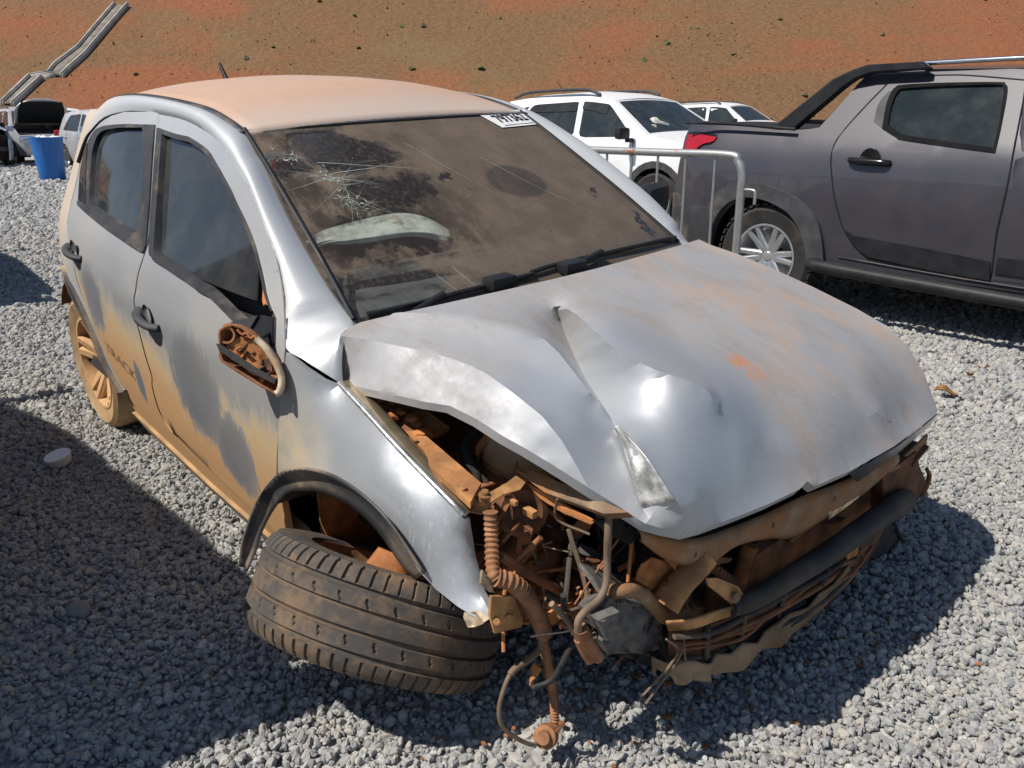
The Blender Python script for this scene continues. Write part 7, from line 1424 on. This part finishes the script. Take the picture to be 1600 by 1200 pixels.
box('exhaust_hanger', (-.85, -.6, .30), (.16, .08, .05), M['rust_mid'], pk)

# white crossover behind the barrier, a second white one behind it
ex = -4.97 - (4.10 / 2 - .80)
road_car('parked_suv', 'white crossover with roof rails and a burst airbag, behind the steel barrier', 'car', (ex, 6.25 + .87, -.03), 0, 'paint_white', 4.10, 1.76, 1.60, suv=True, rails=True, visors=True, group='white cars parked behind the barrier')
road_car('parked_suv', 'white car mostly hidden behind the white crossover, only its roof showing', 'car', (-13.4, 20.1, 0), .05, 'paint_white', 4.3, 1.78, 1.62, suv=True, rails=True, group='white cars parked behind the barrier')
# burst airbag in the crossover
bm = bmesh.new(); bmesh.ops.create_icosphere(bm, subdivisions=3, radius=1)
for q in bm.verts:
    d = q.co; s = 1 + .22 * math.sin(d.x * 5 + 1) * math.cos(d.y * 6) + .12 * math.sin(d.z * 9 + d.y * 4); q.co = Vector((d.x * .16 * s, d.y * .24 * s, d.z * .15 * s))
ab2 = bm_obj('airbag', bm, M['airbag'], [o for o in bpy.data.objects if o.name == 'parked_suv'][0]); ab2.location = (.78, -.36, 1.12)
# left background
road_car('parked_suv', 'silver crossover with its bonnet raised, behind the blue drum', 'car', (-28.1, 4.85, 0), math.radians(-1), 'paint_silver2', 4.2, 1.78, 1.62, suv=True, rails=True, hood=48, group='cars parked by the slope')
road_car('parked_car', 'pale silver hatchback half hidden behind the wrecked car, red tail lamp by the blue drum', 'car', (-22.1, 5.36, 0), math.radians(3), 'paint_silver2', 4.0, 1.72, 1.50, group='cars parked by the slope')
road_car('parked_car', 'crashed car with missing front at the far left edge, blue-silver bodywork crumpled', 'car', (-26.9, 2.82, 0), math.radians(-2), 'paint_bluesilver', 4.2, 1.76, 1.52, front='torn', hood=32, group='cars parked by the slope')
for k, (xx, yy, pm) in enumerate(((-35.0, 7.4, 'paint_white'), )):
    road_car('parked_car', 'white car behind the silver crossover, only its roof line showing', 'car', (xx, yy, 0), 0, pm, 4.3, 1.78, 1.66, suv=True, group='cars parked by the slope')
# neighbours just outside the picture on the left: their shadows and reflections are in it
road_car('neighbour_car', 'dark hatchback parked close beside the wrecked car, seen only by its shadow and reflection', 'car', (-2.42, -2.57, 0), math.pi + .05, 'paint_dark_and_lip_shade', 4.1, 1.80, 1.66, suv=True, group='cars in the row beside the wreck')
road_car('neighbour_car', 'dark car parked farther along the row, seen only by its shadow', 'car', (-7.75, -1.66, 0), math.pi - .07, 'paint_dark_and_lip_shade', 4.2, 1.78, 1.60, suv=True, group='cars in the row beside the wreck')

# ------------------------------------------------------------------ barrier, drum, litter
ba = thing('crowd_barrier', 'rusting galvanised steel crowd barrier between the wrecked car and the pickup', 'barrier', (-1.12, 2.1, 0))
o = Vector((-1.12, 2.1, 0)); Lw = 2.25
loop = [(.0, 0, .12), (.0, 0, .5), (.0, 0, .9), (.0, 0, 1.00), (-.03, 0, 1.07), (-.10, 0, 1.10), (-.6, 0, 1.10), (-Lw + .1, 0, 1.10), (-Lw + .03, 0, 1.07), (-Lw, 0, 1.0), (-Lw, 0, .9), (-Lw, 0, .12)]
tube('frame', loop, .0215, M['galv'], ba, seg=14, n=5); tube('bottom_rail', [(0, 0, .20), (-Lw, 0, .20)], .018, M['galv'], ba, seg=10, n=1)
for k in range(1, 13): tube('upright', [(-.19 * k + .02, 0, .20), (-.19 * k + .02, 0, 1.085)], .0075, M['galv'], ba, seg=8, n=1)
for xx in (-.1, -Lw + .1): tube('foot', [(xx, -.30, .02), (xx, -.25, .10), (xx, 0, .20), (xx, .25, .10), (xx, .30, .02)], .016, M['galv'], ba, seg=8)
tube('hook', [(.02, 0, .93), (.07, 0, .93), (.085, 0, .915), (.085, 0, .86)], .008, M['galv'], ba, seg=8, n=3)
bx = Vector(G['bin'][0]); D = thing('plastic_drum', 'tall blue plastic drum used as a rubbish bin, filled to the rim, leaning a little', 'drum', tuple(bx))
D.rotation_euler = (0, 0, .3)
lathe('drum_body', [(0, .01), (.235, .01), (.245, .03), (.27, .30), (.295, .60), (.315, .86), (.325, .90), (.330, .92), (.318, .925), (.308, .90), (.285, .60), (.23, .05), (0, .04)], (0, 0, 0), (0, 0, 1), M['blue'], D, seg=40)
bm = bmesh.new(); rnd = random.Random(4)
for k in range(26):
    r = bmesh.ops.create_icosphere(bm, subdivisions=1, radius=rnd.uniform(.04, .09)); c = Vector((rnd.uniform(-.2, .2), rnd.uniform(-.2, .2), .88 + rnd.uniform(-.05, .04)))
    for q in r['verts']: q.co = Vector((q.co.x * rnd.uniform(.8, 1.4), q.co.y * rnd.uniform(.6, 1.4), q.co.z * .7)) + c
ru = bm_obj('rubbish', bm, M['white'], D); ru['kind'] = 'stuff'
c = Vector(G['cup'][0]) + Vector((0, 0, .012)); cu = lathe('plastic_cup', [(0, .0), (.036, 0), (.040, .004), (.046, .034), (.049, .036), (.049, .040), (.044, .041), (0, .039)], c, (.05, -.22, .97), M['white'], None, seg=32); tag(cu, 'small white plastic cup lying on the shaded gravel', 'cup')
bm = bmesh.new(); bmesh.ops.create_icosphere(bm, subdivisions=3, radius=1)
for q in bm.verts: q.co = Vector((q.co.x * .036, q.co.y * .026, q.co.z * .020)) * (1 + .08 * math.sin(q.co.x * 4 + q.co.y * 3))
bs = bm_obj('round_stone', bm, M['stone']); bs.location = Vector(G['big_stone'][0]) + Vector((0, 0, .020)); bs.rotation_euler = (.1, .1, .5); tag(bs, 'smooth oval stone lying among the crushed gravel in the shade', 'stone')
for k, (c, sz, lb) in enumerate(zip(G['leaves'], (.055, .035, .03), ('largest curled brown leaf on the gravel near the bonnet corner', 'small yellowish leaf on the gravel beyond the bonnet corner', 'small dark dry leaf on the gravel nearest the pickup shadow'))):
    v, f = [], []
    for i in range(9):
        u = i / 8; w_ = math.sin(math.pi * min(1, u * 1.05)) ** .7 * .5
        for j in range(5):
            t = -1 + j / 2; v.append(((u - .5) * 2 * sz, t * w_ * sz, sz * (.25 * t * t + .25 * math.sin(u * 5 + k)) + .03))
    for i in range(8):
        for j in range(4): f.append((i * 5 + j, i * 5 + j + 1, (i + 1) * 5 + j + 1, (i + 1) * 5 + j))
    lf_ = mesh('fallen_leaf', v, f, M['leaf']); lf_.location = c; lf_.rotation_euler = (.2, .1, k * 1.3 + .6); m_ = lf_.modifiers.new('thickness', 'SOLIDIFY'); m_.thickness = .002; tag(lf_, lb, 'leaf', 'fallen leaves')

# soil and plastic crumbs fallen from the wreck
bm = bmesh.new(); rnd = random.Random(14)
for k in range(150):
    t = rnd.random(); a = Vector((.25, -.62, 0)).lerp(Vector((.62, .45, 0)), t) + Vector((rnd.gauss(-.05, .12), rnd.gauss(0, .12), 0)); r = rnd.uniform(.002, .008)
    q_ = bmesh.ops.create_icosphere(bm, subdivisions=1, radius=r); sx, sy = rnd.uniform(.6, 1.8), rnd.uniform(.6, 1.5)
    for q in q_['verts']: q.co = Vector((q.co.x * sx, q.co.y * sy, q.co.z * .7)) + a + Vector((0, 0, .008))
bm_obj('soil_debris', bm, M['rust_mid'])['kind'] = 'stuff'
